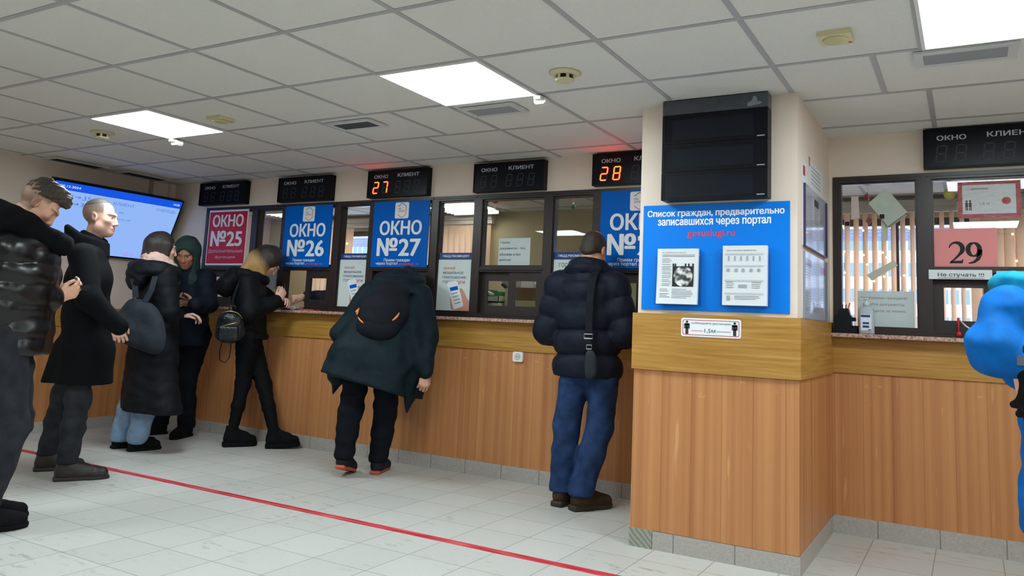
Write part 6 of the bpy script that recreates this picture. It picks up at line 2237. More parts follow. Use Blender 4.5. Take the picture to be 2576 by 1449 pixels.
# ================================================================== woman in the long black down coat with pink scarf
def woman_down_coat():
    F = nrm(V(0.36, 0.93, 0)); rt = V(F[1], -F[0], 0)
    Fh = nrm(V(0.40, 0.915, -0.06))
    J = dict(H=V(-3.585, -0.985, 1.545), R=frame(Fh, (0, 0, 1)), neck=V(-3.59, -1.0, 1.415),
             sr=V(-3.435, -1.05, 1.335), sl=V(-3.745, -0.94, 1.335), er=V(-3.385, -1.02, 1.075), el=V(-3.84, -0.86, 1.08),
             wr=V(-3.60, -0.85, 1.00), wl=V(-3.66, -0.70, 1.03), hr=V(-3.50, -0.99, 0.86), hl=V(-3.66, -0.93, 0.86),
             kr=V(-3.56, -0.985, 0.47), kl=V(-3.74, -0.985, 0.47), **feet(V(-3.645, -1.055, 0), V(0.22, 0.975, 0), V(-3.83, -1.065, 0), V(0.22, 0.975, 0)))
    hands = [dict(W=V(-3.60, -0.85, 1.00), R=hand_frame((-0.9, 0.3, 0.1), (0.3, 0, 0.9)), side=1),
             dict(W=V(-3.66, -0.70, 1.03), R=hand_frame((0.6, 0.7, 0.1), (-0.3, 0, 0.9)), side=-1)]
    H, R = J['H'], J['R']
    p = make_person('person with dark hair and pale pink scarf in long black down coat, seen from behind', J, M_skin,
                    lambda v: head_tone(v, H, R, (232, 186, 164)), hands, fine=0.0046)
    q = lambda x, y, z: H + R @ V(x, y, z)
    S = SDF(H - V(0.2, 0.2, 0.2), H + 0.19, 0.0055)
    S.ell(q(0, -0.022, 0.045), V(0.087, 0.105, 0.097), R, 0.02)
    S.chain([q(0, -0.055, 0.02), q(0, -0.06, -0.10)], [0.082, 0.085], 0.04, R[:, 0], [1.06, 1.06])
    for sx in (-1, 1):
        S.cap(q(sx * 0.070, 0.015, 0.04), q(sx * 0.072, 0.0, -0.10), 0.024, 0.028, 0.03, R[:, 1], 1.5, 1.5)
    S.ell(q(0, 0.10, -0.03), V(0.058, 0.07, 0.095), R, 0.02, 'sub')
    S.wrinkle(0.0012, 120, 3, (1, 1, 0.1))
    S.build('hair', M_hairstrand, p, 1, lambda v: np.tile(np.array(lin((44, 36, 34))[:3]), (len(v), 1)))
    # scarf in three soft folds
    S = SDF(V(-3.84, -1.24, 1.32), V(-3.30, -0.74, 1.56), 0.006)
    c0 = V(-3.585, -0.99, 1.425)
    Rs = V(Fh[1], -Fh[0], 0)
    for z, r, rr in ((0.045, 0.098, 0.026), (0.012, 0.112, 0.028), (-0.022, 0.118, 0.028)):
        S.chain(ringpts(c0 + V(0, 0, z), Fh, Rs, r, r * 1.02, r * 0.98, -0.055, 0.035, 18), [rr] * 19, 0.008)
    S.wrinkle(0.0022, 60, 7, (1, 1, 2.2))
    S.build('scarf', K_scarf, p)
    # coat, ankle long
    S = SDF(V(-4.02, -1.40, 0.26), V(-3.05, -0.52, 1.50), 0.0095)
    c = lambda f, z, s_=0: V(-3.585, -0.985, z) + F * f + rt * s_
    S.chain([c(0.0, 1.33), c(0.0, 1.20), c(0.0, 0.98), c(0.01, 0.72), c(0.03, 0.30)], [0.115, 0.135, 0.148, 0.172, 0.205], 0.05, rt, [1.55, 1.36, 1.3, 1.3, 1.34])
    S.cap(c(0.03, 0.7, 0.12), c(0.10, 0.33, 0.22), 0.10, 0.095, 0.08)
    S.wrinkle(0.0055, 12, 4, (1.6, 1.6, 0.35))
    S.cut(c(0, 0.315), nrm(V(-0.06, 0, -1)))
    S.cap(c(0.0, 1.36), J['neck'], 0.09, 0.075, 0.05, rt, 1.5, 1.1)
    for a in 'rl':
        S.chain([J['s' + a], J['e' + a], J['w' + a]], [0.086, 0.078, 0.058], 0.04, quilt=(0.15, 0.05, 0.008))
    S.wrinkle(0.0026, 34, 6)
    S.build('down_coat', K_down, p)
    # hood lying on the back
    S = SDF(V(-3.98, -1.36, 1.10), V(-3.20, -0.70, 1.50), 0.0075)
    pts = ringpts(V(-3.588, -1.0, 1.375), F, rt, 0.12, 0.145, 0.175, -0.03, 0.012, 18)
    S.chain(pts, [0.042 + 0.02 * (math.cos(2 * PI * i / 18) < 0) for i in range(19)], 0.03)
    S.ell(c(-0.165, 1.30), V(0.155, 0.065, 0.085), frame(F, (0, 0, 1)), 0.05)
    S.wrinkle(0.0035, 38, 12, (1, 1, 1.5))
    S.build('hood', K_down, p)
    trousers(p, J, K_denimlight, [0.085, 0.080, 0.078], seed=2, amp=0.0026, freq=30, cuffz=0.052, hipw=1.2)
    dr = V(0.22, 0.975, 0)
    shoe(p, V(-3.645, -1.055, 0), dr, K_blackboot, M_rubber, 0.25, 0.045, 0.085, 'shoe', sole=0.026)
    shoe(p, V(-3.830, -1.065, 0), dr, K_blackboot, M_rubber, 0.25, 0.045, 0.085, 'shoe', sole=0.026)
    # the big soft bag on her back, hung from the right shoulder
    o = thing('shoulder_bag', 'large slouchy charcoal fabric bag on the back of the woman with the pink scarf', 'bag', (-3.5, -1.22, 0.72))
    ol = [V(-3.575, -1.215, 1.165), V(-3.385, -1.150, 1.125), V(-3.30, -1.105, 1.0), V(-3.255, -1.10, 0.82), V(-3.30, -1.13, 0.725), V(-3.50, -1.235, 0.80), V(-3.70, -1.29, 0.865), V(-3.72, -1.285, 0.93), V(-3.63, -1.24, 1.08)]
    pillow('bag_body', ol, 0.13, K_tote, o, 8, 4, 0.5, nrm(V(0.55, -0.83, 0.1)))
    st = [V(-3.44, -1.185, 1.13), V(-3.415, -1.16, 1.22), V(-3.425, -1.135, 1.32), V(-3.46, -1.08, 1.405), V(-3.45, -1.01, 1.425), V(-3.43, -0.94, 1.40)]
    ribbon(st, [V(0.85, 0.45, 0)] * 6, 0.045, 0.005).build('strap', K_tote, o)
    st = [V(-3.53, -1.205, 1.155), V(-3.555, -1.20, 1.24), V(-3.57, -1.215, 1.30)]
    ribbon(st, [V(0.85, 0.45, 0)] * 3, 0.045, 0.005).build('strap', K_tote, o)
woman_down_coat()

# ================================================================== man in the green hood by the counter corner
def man_green_hood():
    F = nrm(V(0.30, -0.954, 0)); rt = V(F[1], -F[0], 0)
    Fh = nrm(V(0.52, -0.74, -0.38))
    J = dict(H=V(-3.915, -0.510, 1.552), R=frame(Fh, (0, 0, 1)), neck=V(-3.955, -0.45, 1.40),
             sr=V(-4.13, -0.48, 1.345), sl=V(-3.80, -0.385, 1.355), er=V(-4.16, -0.60, 1.10), el=V(-3.685, -0.43, 1.135),
             wr=V(-3.84, -0.68, 1.09), wl=V(-3.63, -0.60, 1.125), hr=V(-4.04, -0.36, 0.87), hl=V(-3.88, -0.32, 0.87),
             kr=V(-4.10, -0.42, 0.48), kl=V(-3.93, -0.38, 0.48), **feet(V(-4.22, -0.31, 0), V(-0.2, -0.98, 0), V(-3.985, -0.25, 0), V(0.35, -0.94, 0)))
    hands = [dict(W=V(-3.835, -0.685, 1.095), R=hand_frame((0.9, -0.15, 0.2), (0.1, -0.75, -0.55)), side=1, curl=(0.6, 0.65, 0.7, 0.75)),
             dict(W=V(-3.64, -0.605, 1.13), R=hand_frame((-0.75, -0.45, 0.15), (0.45, -0.6, -0.5)), side=-1, curl=(0.6, 0.65, 0.7, 0.75))]
    H, R = J['H'], J['R']
    p = make_person('person with dark green hood up, leaning on the ledge with a phone', J, M_skin,
                    lambda v: head_tone(v, H, R, (176, 124, 98), brow=(36, 26, 22), stubble=(120, 84, 68)), hands, fine=0.004)
    q = lambda x, y, z: H + R @ V(x, y, z)
    S = SDF(H - V(0.24, 0.24, 0.30), H + 0.20, 0.006)
    S.ell(q(0, -0.025, 0.04), V(0.108, 0.125, 0.122), R, 0.02)
    S.ell(q(0, 0.0, -0.04), V(0.105, 0.105, 0.135), R, 0.04)
    S.chain([q(0, 0.0, -0.12), V(-3.955, -0.47, 1.36)], [0.09, 0.12], 0.04, rt, [1.1, 1.4])
    S.ell(q(0, 0.125, -0.030), V(0.080, 0.13, 0.102), R, 0.02, 'sub')
    S.cap(q(0, 0.06, -0.10), q(0, 0.14, -0.20), 0.045, 0.03, 0.03, op='sub')
    S.wrinkle(0.0025, 32, 3)
    S.build('hood', K_greenhood, p)
    S = SDF(V(-4.42, -0.94, 0.70), V(-3.45, -0.11, 1.52), 0.009)
    c = lambda f, z, s_=0: V(-3.965, -0.42, z) + F * f + rt * s_
    S.chain([c(0.02, 1.335), c(0.02, 1.2), c(0.0, 1.0), c(-0.02, 0.78)], [0.11, 0.135, 0.14, 0.14], 0.05, rt, [1.65, 1.4, 1.3, 1.3])
    S.cut(V(0, 0, 0.78), (0, 0, -1))
    S.cap(c(0.0, 1.36), J['neck'] + V(0, 0, -0.01), 0.09, 0.075, 0.05, rt, 1.4, 1.2)
    for a in 'rl':
        S.chain([J['s' + a], J['e' + a], J['w' + a]], [0.086, 0.076, 0.055], 0.04, quilt=(0.14, 0.03, 0.006))
    S.wrinkle(0.003, 30, 9)
    S.build('jacket', K_darkjacket, p)
    trousers(p, J, K_blacktrouser, [0.09, 0.078, 0.072], seed=12)
    shoe(p, V(-4.22, -0.31, 0), V(-0.2, -0.98, 0), K_blackboot, M_rubber, 0.28, 0.05, 0.09, 'shoe')
    shoe(p, V(-3.985, -0.25, 0), V(0.35, -0.94, 0), K_blackboot, M_rubber, 0.28, 0.05, 0.09, 'shoe')
    al = nrm(V(-0.55, -0.80, 0.2)); nn = nrm(V(-0.1, 0.35, 0.9)); ac = nrm(np.cross(al, nn))
    phone_thing(V(-3.715, -0.675, 1.165), np.stack([ac, al, np.cross(ac, al)], 1), 'black phone in the hands of the man in the green hood')
man_green_hood()

# ================================================================== woman with ombre hair writing at the counter
def woman_ombre():
    F = nrm(V(0.64, 0.77, 0)); rt = V(F[1], -F[0], 0)
    Fh = nrm(V(0.47, 0.50, -0.72))
    J = dict(H=V(-3.255, -0.205, 1.512), R=frame(Fh, (0.2, 0.2, 1)), neck=V(-3.325, -0.29, 1.405),
             sr=V(-3.245, -0.405, 1.32), sl=V(-3.445, -0.20, 1.32), er=V(-3.165, -0.43, 1.09), el=V(-3.35, -0.12, 1.19),
             wr=V(-3.085, -0.225, 1.185), wl=V(-3.15, -0.12, 1.195), hr=V(-3.255, -0.36, 0.89), hl=V(-3.365, -0.245, 0.89),
             kr=V(-3.295, -0.325, 0.50), kl=V(-3.20, -0.19, 0.49), **feet(V(-3.335, -0.44, 0), V(0.5, 0.866, 0), V(-3.052, -0.252, 0), V(0.72, 0.69, 0)))
    hands = [dict(W=V(-3.078, -0.213, 1.195), R=hand_frame((0.0, 0.35, 0.9), (0.9, -0.3, 0.1)), side=1, curl=(0.75, 0.8, 0.85, 0.9), thumb=(0.1, 0.5), g=0.93),
             dict(W=V(-3.15, -0.12, 1.195), R=hand_frame((0.9, -0.2, 0.05), (0.1, 0.3, 0.9)), side=-1, curl=(0.5, 0.6, 0.65, 0.7), g=0.93)]
    H, R = J['H'], J['R']
    p = make_person('person with brown-blonde hair in short black puffer, writing at window 26', J, M_skin,
                    lambda v: head_tone(v, H, R, (230, 182, 160)), hands, fine=0.0044)
    q = lambda x, y, z: H + R @ V(x, y, z)
    S = SDF(H - V(0.26, 0.28, 0.22), H + V(0.2, 0.2, 0.17), 0.0055)
    S.ell(q(0, -0.020, 0.045), V(0.088, 0.106, 0.100), R, 0.02)
    for sx in (-1, 1):
        S.chain([q(sx * 0.055, 0.0, 0.03), q(sx * 0.070, -0.03, -0.06), V(-3.315, -0.29, 1.405) + rt * sx * 0.055 + F * 0.035], [0.048, 0.046, 0.034], 0.03, R[:, 1], [1.3, 1.4, 1.6])
    S.chain([q(0, -0.06, 0.03), q(0, -0.075, -0.05), V(-3.385, -0.345, 1.412)], [0.085, 0.078, 0.05], 0.04, rt, [1.05, 1.05, 1.5])
    S.ell(q(0, 0.105, -0.035), V(0.056, 0.07, 0.085), R, 0.02, 'sub')
    S.wrinkle(0.0014, 110, 3, (1, 1, 0.25))
    def hair_tone(v):
        u = (v - H) @ nrm(V(-0.5, -0.5, -0.55))
        m = np.clip((u - 0.005) / 0.075, 0, 1)[:, None]
        return np.array(lin((48, 36, 32))[:3]) * (1 - m) + np.array(lin((186, 146, 92))[:3]) * m
    S.build('hair', M_hairstrand, p, 1, hair_tone)
    S = SDF(V(-3.72, -0.68, 0.80), V(-2.94, 0.04, 1.50), 0.0085)
    c = lambda f, z, s_=0: V(-3.325, -0.30, z) + F * f + rt * s_
    S.chain([c(0.0, 1.32), c(-0.01, 1.2), c(0.0, 1.03), c(0.03, 0.86)], [0.105, 0.132, 0.130, 0.128], 0.05, rt, [1.5, 1.32, 1.25, 1.2])
    S.cut(V(0, 0, 0.868), (0.0, 0, -1))
    S.cap(c(0.0, 1.35), J['neck'] + V(0, 0, -0.02), 0.085, 0.07, 0.05, rt, 1.3, 1.1)
    for a in 'rl':
        S.chain([J['s' + a], J['e' + a], J['w' + a] - (J['w' + a] - J['e' + a]) * 0.05], [0.084, 0.080, 0.055], 0.04)
    S.wrinkle(0.0048, 27, 11)
    S.chain(ringpts(c(0.03, 0.885), F, rt, 0.118, 0.118, 0.145, n=20), [0.019] * 21, 0.015)
    S.build('puffer_jacket', K_blackjacket, p)
    S = SDF(V(-3.74, -0.72, 1.16), V(-3.10, -0.06, 1.50), 0.007)
    S.chain(ringpts(c(-0.01, 1.375), F, rt, 0.105, 0.13, 0.115, -0.02, 0.03, 16), [0.04] * 17, 0.03)
    S.ell(c(-0.175, 1.335), V(0.125, 0.105, 0.075), frame(nrm(F + V(0, 0, 0.35)), (0, 0, 1)), 0.05)
    S.ell(c(-0.20, 1.27), V(0.10, 0.07, 0.07), frame(F, (0, 0, 1)), 0.05)
    S.wrinkle(0.004, 34, 5)
    S.build('hood', K_blackjacket, p)
    trousers(p, J, K_legging, [0.094, 0.060, 0.041], seed=7, amp=0.0022, freq=60, cuffz=0.135, hipw=1.25, name='leggings')
    shoe(p, V(-3.335, -0.44, 0), V(0.5, 0.866, 0), K_blackboot, M_rubber, 0.27, 0.048, 0.155, 'boot', sole=0.042)
    shoe(p, V(-3.052, -0.252, 0), V(0.72, 0.69, 0), K_blackboot, M_rubber, 0.27, 0.048, 0.15, 'boot', sole=0.042, pitch=0.06)
    # pen in her hand
    tag(MB().tube([V(-3.085, -0.165, 1.33), V(-3.10, -0.135, 1.24), V(-3.112, -0.11, 1.175)], 0.0045, 8).build('pen', M_black, smooth=True), 'black pen in the hand of the woman with ombre hair', 'pen')
    # little leather backpack slipped off one shoulder
    o = thing('small_backpack', 'small black quilted leather backpack hanging from the woman with ombre hair', 'backpack', (-3.31, -0.53, 0.86))
    n1 = nrm(V(0.60, -0.80, 0)); ac = nrm(np.cross(V(0, 0, 1), n1)); Rb = np.stack([ac, n1, V(0, 0, 1)], 1)
    b0 = V(-3.268, -0.525, 0.985)
    pb = lambda x, y, z: b0 + Rb @ V(x, y, z)
    S = SDF(b0 - 0.22, b0 + 0.22, 0.0055)
    S.chain([pb(0.0, 0, -0.075), pb(0.0, 0, 0.03)], [0.080, 0.076], 0.03, ac, [1.5, 1.4])
    S.wrinkle(0.0015, 60, 2)
    S.build('bag_body', K_quilt, o)
    S = SDF(b0 - 0.22, b0 + 0.22, 0.0055)
    S.box(pb(0.0, 0.066, -0.075), V(0.082, 0.026, 0.062), Rb, 0.024, 0.02)
    S.build('front_pocket', K_quilt, o)
    MB().tube([pb(x, 0.066 + 0.012 - 4.0 * x * x, 0.0 + 0.0 + 0.30 * (x + 0.08) - 0.03) + n1 * 0.014 for x in (-0.085, -0.05, 0.0, 0.05, 0.08)], 0.0045, 8).build('zip', M_gold, o, smooth=True)
    MB().tube([pb(0.095 * math.cos(a), 0.035, 0.03 + 0.072 * math.sin(a)) + n1 * 0.03 * math.sin(a) for a in [0.25 + 0.3 * k for k in range(8)]], 0.0045, 8).build('top_zip', M_gold, o, smooth=True)
    MB().tube([pb(-0.03, 0, 0.095), pb(-0.02, 0, 0.145), pb(0.02, 0, 0.145), pb(0.03, 0, 0.095)], 0.006, 8).build('grab_handle', K_quilt, o, smooth=True)
    ribbon([pb(-0.055, 0.0, -0.14), pb(-0.07, 0.0, -0.22), pb(-0.062, 0, -0.29), pb(-0.02, 0, -0.31), pb(0.01, 0, -0.27), pb(0.015, 0, -0.20), pb(0.012, 0, -0.14)], [n1] * 7, 0.018, 0.004).build('strap', K_pack, o)
    ribbon([pb(0.02, -0.04, 0.09), V(-3.30, -0.505, 1.16), V(-3.285, -0.495, 1.26), V(-3.27, -0.47, 1.35), V(-3.235, -0.43, 1.402), V(-3.205, -0.36, 1.40)], [ac] * 6, 0.018, 0.004).build('strap', K_pack, o)
woman_ombre()
# ================================================================== man bending to the hatch of window 27
def man_bending():
    F = nrm(V(-0.36, 0.93, 0)); rt = V(F[1], -F[0], 0)
    Fh = nrm(V(-0.2, 0.55, -0.80))
    J = dict(H=V(-1.80, -0.165, 1.352), R=frame(Fh, (-0.3, 0.8, 0.5)), neck=V(-1.765, -0.265, 1.335),
             sr=V(-1.575, -0.275, 1.265), sl=V(-1.935, -0.40, 1.265), er=V(-1.425, -0.365, 0.985), el=V(-2.085, -0.51, 0.96),
             wr=V(-1.385, -0.42, 0.725), wl=V(-2.00, -0.25, 1.17), hr=V(-1.625, -0.535, 0.84), hl=V(-1.815, -0.605, 0.84),
             kr=V(-1.695, -0.440, 0.43), kl=V(-1.845, -0.635, 0.43), **feet(V(-1.715, -0.49, 0), F, V(-1.815, -0.735, 0.05), F))
    hands = [dict(W=V(-1.385, -0.422, 0.725), R=hand_frame((0.0, -0.06, -1), (0.75, -0.5, 0.05)), side=1, curl=(0.7, 0.75, 0.8, 0.85), thumb=(0.2, 0.4)),
             dict(W=V(-2.00, -0.25, 1.17), R=hand_frame((0.2, 0.9, 0.0), (0, 0, 1)), side=-1)]
    p = make_person('person with black backpack bending down to the hatch below sign 27', J, M_skin,
                    lambda v: head_tone(v, J['H'], J['R'], (212, 160, 138)), hands, fine=0.0048)
    H, R = J['H'], J['R']
    q = lambda x, y, z: H + R @ V(x, y, z)
    S = SDF(H - 0.18, H + 0.18, 0.006)
    S.ell(q(0, -0.022, 0.045), V(0.079, 0.098, 0.094), R, 0.02)
    S.ell(q(0, 0.12, -0.05), V(0.07, 0.10, 0.11), R, 0.02, 'sub')
    S.build('hair', M_hair, p, 1, lambda v: np.tile(np.array(lin((26, 24, 26))[:3]), (len(v), 1)))
    # parka: back of the coat runs from the shoulders to a flared hem, fronts hang free
    S = SDF(V(-2.32, -1.06, 0.36), V(-1.18, 0.02, 1.56), 0.010)
    sp = [V(-1.755, -0.335, 1.285), V(-1.75, -0.42, 1.14), V(-1.735, -0.54, 0.95), V(-1.725, -0.61, 0.80), V(-1.735, -0.665, 0.60)]
    S.chain(sp, [0.115, 0.140, 0.145, 0.160, 0.165], 0.06, rt, [1.6, 1.5, 1.55, 1.70, 1.90])
    S.wrinkle(0.0045, 15, 4, (1.3, 1.3, 0.6))
    S.cap(V(-1.575, -0.32, 1.18), V(-1.50, -0.47, 0.82), 0.075, 0.085, 0.05)
    S.cap(V(-1.94, -0.42, 1.18), V(-1.98, -0.58, 0.84), 0.075, 0.085, 0.05)
    # slanting hem, higher on the outside
    S.cut(V(-1.73, -0.65, 0.625), nrm(V(-0.15, -0.24, -1)))
    # hanging fronts
    S.chain([V(-1.995, -0.575, 0.80), V(-2.03, -0.585, 0.66), V(-2.055, -0.60, 0.525)], [0.075, 0.048, 0.006], 0.03, V(0.5, 0.87, 0), [1.4, 1.5, 1.0])
    S.chain([V(-1.475, -0.44, 0.78), V(-1.515, -0.40, 0.60), V(-1.555, -0.375, 0.42)], [0.075, 0.050, 0.006], 0.03, V(0.5, 0.87, 0), [1.4, 1.6, 1.0])
    S.cap(sp[0], J['neck'] + V(0, 0, 0.0), 0.11, 0.08, 0.05, rt, 1.4, 1.2)
    S.chain([J['sl'], J['el'], J['wl']], [0.092, 0.080, 0.058], 0.045)
    S.chain([J['sr'], J['er'], J['wr'] + V(0, 0, 0.012)], [0.090, 0.076, 0.057], 0.045)
    S.wrinkle(0.0026, 30, 8)
    S.build('parka', K_teal, p)
    S = SDF(V(-2.06, -0.56, 1.16), V(-1.46, 0.0, 1.56), 0.0075)
    c0 = V(-1.775, -0.275, 1.36)
    S.chain(ringpts(c0, F, rt, 0.115, 0.125, 0.145, 0.0, -0.02, 16), [0.045] * 17, 0.04)
    S.ell(c0 + F * 0.02 + V(0, 0, 0.035), V(0.125, 0.11, 0.06), frame(F, (0, -0.2, 1)), 0.05)
    S.wrinkle(0.004, 32, 9)
    S.build('hood', K_teal, p)
    trousers(p, J, K_blacktrouser, [0.098, 0.082, 0.068], seed=4, amp=0.003, freq=26, cuffz=0.075)
    shoe(p, V(-1.715, -0.49, 0), F, K_sneaker, M_orangesole, 0.29, 0.048, 0.10, 'shoe', sole=0.024)
    shoe(p, V(-1.812, -0.745, 0.062), F, K_sneaker, M_orangesole, 0.29, 0.048, 0.10, 'shoe', sole=0.024, pitch=-0.24)
    # backpack lying along his bent back
    o = thing('backpack', 'rounded black backpack with orange trim on the back of the bending man', 'backpack', (-1.68, -0.60, 0.96))
    up = nrm(V(-0.02, 0.50, 0.86)); out = nrm(V(0.30, -0.86, 0.50)); out = nrm(out - up * (out @ up)); ac = np.cross(up, out) * -1
    Rb = np.stack([np.cross(out, up), out, up], 1)
    b0 = V(-1.655, -0.585, 1.125)
    pb = lambda x, y, z: b0 + Rb @ V(x, y, z)
    lo, hi = b0 - 0.36, b0 + 0.36
    S = SDF(lo, hi, 0.0065)
    S.chain([pb(0, 0, 0.155), pb(0, 0, 0.02), pb(0, 0, -0.11)], [0.100, 0.118, 0.110], 0.05, Rb[:, 0], [1.30, 1.42, 1.45])
    S.wrinkle(0.0014, 24, 3)
    S.build('bag_body', K_pack, o)
    S = SDF(lo, hi, 0.0065)
    S.chain([pb(0, 0.034, 0.135), pb(0, 0.044, 0.01), pb(0, 0.036, -0.075)], [0.084, 0.100, 0.096], 0.05, Rb[:, 0], [1.28, 1.42, 1.42])
    S.build('front_pocket', K_pack, o)
    def arc(a0, a1, rr, zz, yy, n=9):
        return [pb(rr * math.cos(a0 + (a1 - a0) * k / (n - 1)), yy, zz + 0.72 * rr * math.sin(a0 + (a1 - a0) * k / (n - 1))) for k in range(n)]
    MB().tube(arc(PI * 0.98, PI * 1.22, 0.150, -0.02, 0.075), [0.002, 0.005, 0.007, 0.008, 0.008, 0.008, 0.007, 0.005, 0.002], 8).build('orange_trim', M_orange, o, smooth=True)
    MB().tube(arc(PI * 1.60, PI * 1.82, 0.142, -0.055, 0.088), [0.002, 0.004, 0.005, 0.006, 0.006, 0.006, 0.005, 0.004, 0.002], 8).build('orange_trim', M_orange, o, smooth=True)
    MB().tube([pb(0.150, 0.07, -0.035), pb(0.152, 0.082, -0.075)], [0.006, 0.008], 8).build('zip_puller', M_orange, o, smooth=True)
    MB().tube([pb(0.140, 0.085, -0.055), pb(0.136, 0.09, -0.095)], [0.005, 0.007], 8).build('zip_puller', M_orange, o, smooth=True)
    ribbon([pb(-0.028, 0.148, -0.055), pb(-0.026, 0.150, -0.040), pb(0.0, 0.151, -0.036), pb(0.03, 0.149, -0.05)], [Rb[:, 2]] * 4, 0.004, 0.002).build('seam_tab', M_black, o)
    for sx in (-1, 1):
        ribbon([pb(sx * 0.085, -0.02, 0.19), pb(sx * 0.10, -0.06, 0.225), pb(sx * 0.115, -0.13, 0.215)], [Rb[:, 0]] * 3, 0.055, 0.012).build('shoulder_strap', K_pack, o)
    al = nrm(V(-0.10, -0.10, -1)); nn = nrm(V(-0.85, 0.4, 0.05)); ac = nrm(np.cross(al, nn))
    phone_thing(V(-1.425, -0.415, 0.615), np.stack([ac, al, np.cross(ac, al)], 1), 'black phone hanging in the right hand of the bending man')
man_bending()

# ================================================================== balding man in the navy puffer
def man_navy_puffer():
    F = nrm(V(-0.16, 0.987, 0)); rt = V(F[1], -F[0], 0)
    Fh = nrm(V(0.02, 0.84, -0.54))
    J = dict(H=V(-0.165, -0.330, 1.572), R=frame(Fh, (0.05, 0.3, 1)), neck=V(-0.165, -0.405, 1.455),
             sr=V(0.020, -0.385, 1.345), sl=V(-0.345, -0.445, 1.345), er=V(0.088, -0.375, 1.07), el=V(-0.415, -0.445, 1.06),
             wr=V(0.01, -0.22, 1.12), wl=V(-0.29, -0.24, 1.13), hr=V(-0.035, -0.40, 0.84), hl=V(-0.205, -0.43, 0.84),
             kr=V(-0.058, -0.390, 0.48), kl=V(-0.260, -0.440, 0.47), **feet(V(-0.155, -0.545, 0), V(0.5, 0.866, 0), V(-0.275, -0.515, 0), V(0.05, 1, 0)))
    hands = [dict(W=V(0.01, -0.22, 1.12), R=hand_frame((-0.5, 0.8, 0.1), (0.2, 0.1, 0.9)), side=1),
             dict(W=V(-0.29, -0.24, 1.13), R=hand_frame((0.5, 0.8, 0.1), (-0.2, 0.1, 0.9)), side=-1)]
    H, R = J['H'], J['R']
    def tone(v):
        c = head_tone(v, H, R, (216, 160, 132))
        return c
    p = make_person('person with balding head in navy puffer jacket and blue jeans beside the column', J, M_skin, tone, hands, fine=0.0042)
    q = lambda x, y, z: H + R @ V(x, y, z)
    S = SDF(H - 0.17, H + 0.17, 0.0042)
    S.ell(q(0, -0.024, 0.036), V(0.0785, 0.0985, 0.091), R, 0.02)
    S.ell(q(0, -0.075, -0.035), V(0.056, 0.034, 0.045), R, 0.03)
    S.ell(q(0, -0.045, 0.168), V(0.066, 0.105, 0.075), R, 0.02, 'sub')
    S.cut(q(0, 0.045, 0.0), R[:, 1])
    S.ell(q(0, 0.075, -0.03), V(0.1, 0.085, 0.065), R, 0.02, 'sub')
    S.wrinkle(0.0006, 160, 3)
    S.build('hair', M_hair, p, 1, lambda v: np.tile(np.array(lin((52, 44, 38))[:3]), (len(v), 1)))
    S = SDF(V(-0.62, -0.74, 0.72), V(0.26, -0.10, 1.56), 0.0085)
    c = lambda f, z, s_=0: V(-0.16, -0.405, z) + F * f + rt * s_
    # back panels pinched by level seams
    zs = [1.375, 1.225, 1.075, 0.925, 0.765]
    S.chain([c(0.01, 1.345), c(0.0, 1.22)], [0.110, 0.150], 0.04, rt, [1.6, 1.38])
    S.cap(c(0, 1.375), c(0, 0.765, 0.012), 0.152, 0.158, 0.01, rt, 1.36, 1.38, (0.1525, 0.0, 0.034))
    S.cut(c(0, 0.782), nrm(V(0.0, 0, -1)))
    S.cap(c(0.0, 1.37), J['neck'] + V(0, 0, -0.03), 0.10, 0.085, 0.05, rt, 1.5, 1.2)
    for a in 'rl':
        S.chain([J['s' + a], J['e' + a], J['w' + a]], [0.092, 0.088, 0.060], 0.035, quilt=(0.13, 0.055, 0.018))
    S.wrinkle(0.0022, 44, 6, (1, 1, 0.55))
    S.build('puffer_jacket', K_navy, p)
    S = SDF(V(-0.36, -0.62, 1.34), V(0.04, -0.20, 1.60), 0.0065)
    S.chain(ringpts(V(-0.163, -0.40, 1.468), F, rt, 0.085, 0.088, 0.10, -0.025, 0.022, 16), [0.030] * 17, 0.02)
    S.chain(ringpts(V(-0.163, -0.402, 1.435), F, rt, 0.095, 0.098, 0.118, -0.03, 0.012, 16), [0.034] * 17, 0.02)
    S.wrinkle(0.0022, 40, 2, (1, 1, 2))
    S.build('collar', K_navy, p)
    trousers(p, J, K_denimblue, [0.098, 0.082, 0.076], seed=11, amp=0.0028, freq=26, cuffz=0.085, hipw=1.02)
    shoe(p, V(-0.155, -0.545, 0), V(0.5, 0.866, 0), K_brownshoe, M_rubberbrown, 0.30, 0.055, 0.10, 'shoe', sole=0.032)
    shoe(p, V(-0.275, -0.515, 0), V(0.05, 1, 0), K_brownshoe, M_rubberbrown, 0.30, 0.055, 0.10, 'shoe', sole=0.032)
    # strap bag over the right shoulder, hanging down the back
    o = thing('strap_bag', 'black bag on a long strap with two steel buckles hanging down the navy jacket', 'bag', (0.0, -0.64, 0.82))
    W_ = [V(0.93, 0.36, 0)] * 9
    x0 = -0.062
    st = [V(-0.075, -0.385, 1.475), V(-0.070, -0.475, 1.452), V(-0.066, -0.535, 1.40), V(-0.062, -0.572, 1.33), V(-0.060, -0.592, 1.24), V(-0.058, -0.598, 1.14), V(-0.054, -0.604, 1.06), V(-0.050, -0.606, 1.02)]
    ribbon(st, W_[:8], 0.042, 0.004).build('strap', K_pack, o)
    ribbon([V(-0.050, -0.608, 1.015), V(-0.045, -0.612, 0.99), V(-0.038, -0.616, 0.965)], W_[:3], 0.024, 0.004).build('strap_end', K_pack, o)
    def buckle(c_, w, h):
        m = MB()
        pts = [c_ + W_[0] * a * w + V(0, 0, b * h) for a, b in ((-.5, -.5), (.5, -.5), (.5, .5), (-.5, .5), (-.5, -.5))]
        m.tube(pts, 0.0035, 6)
        m.build('buckle', M_steel, o)
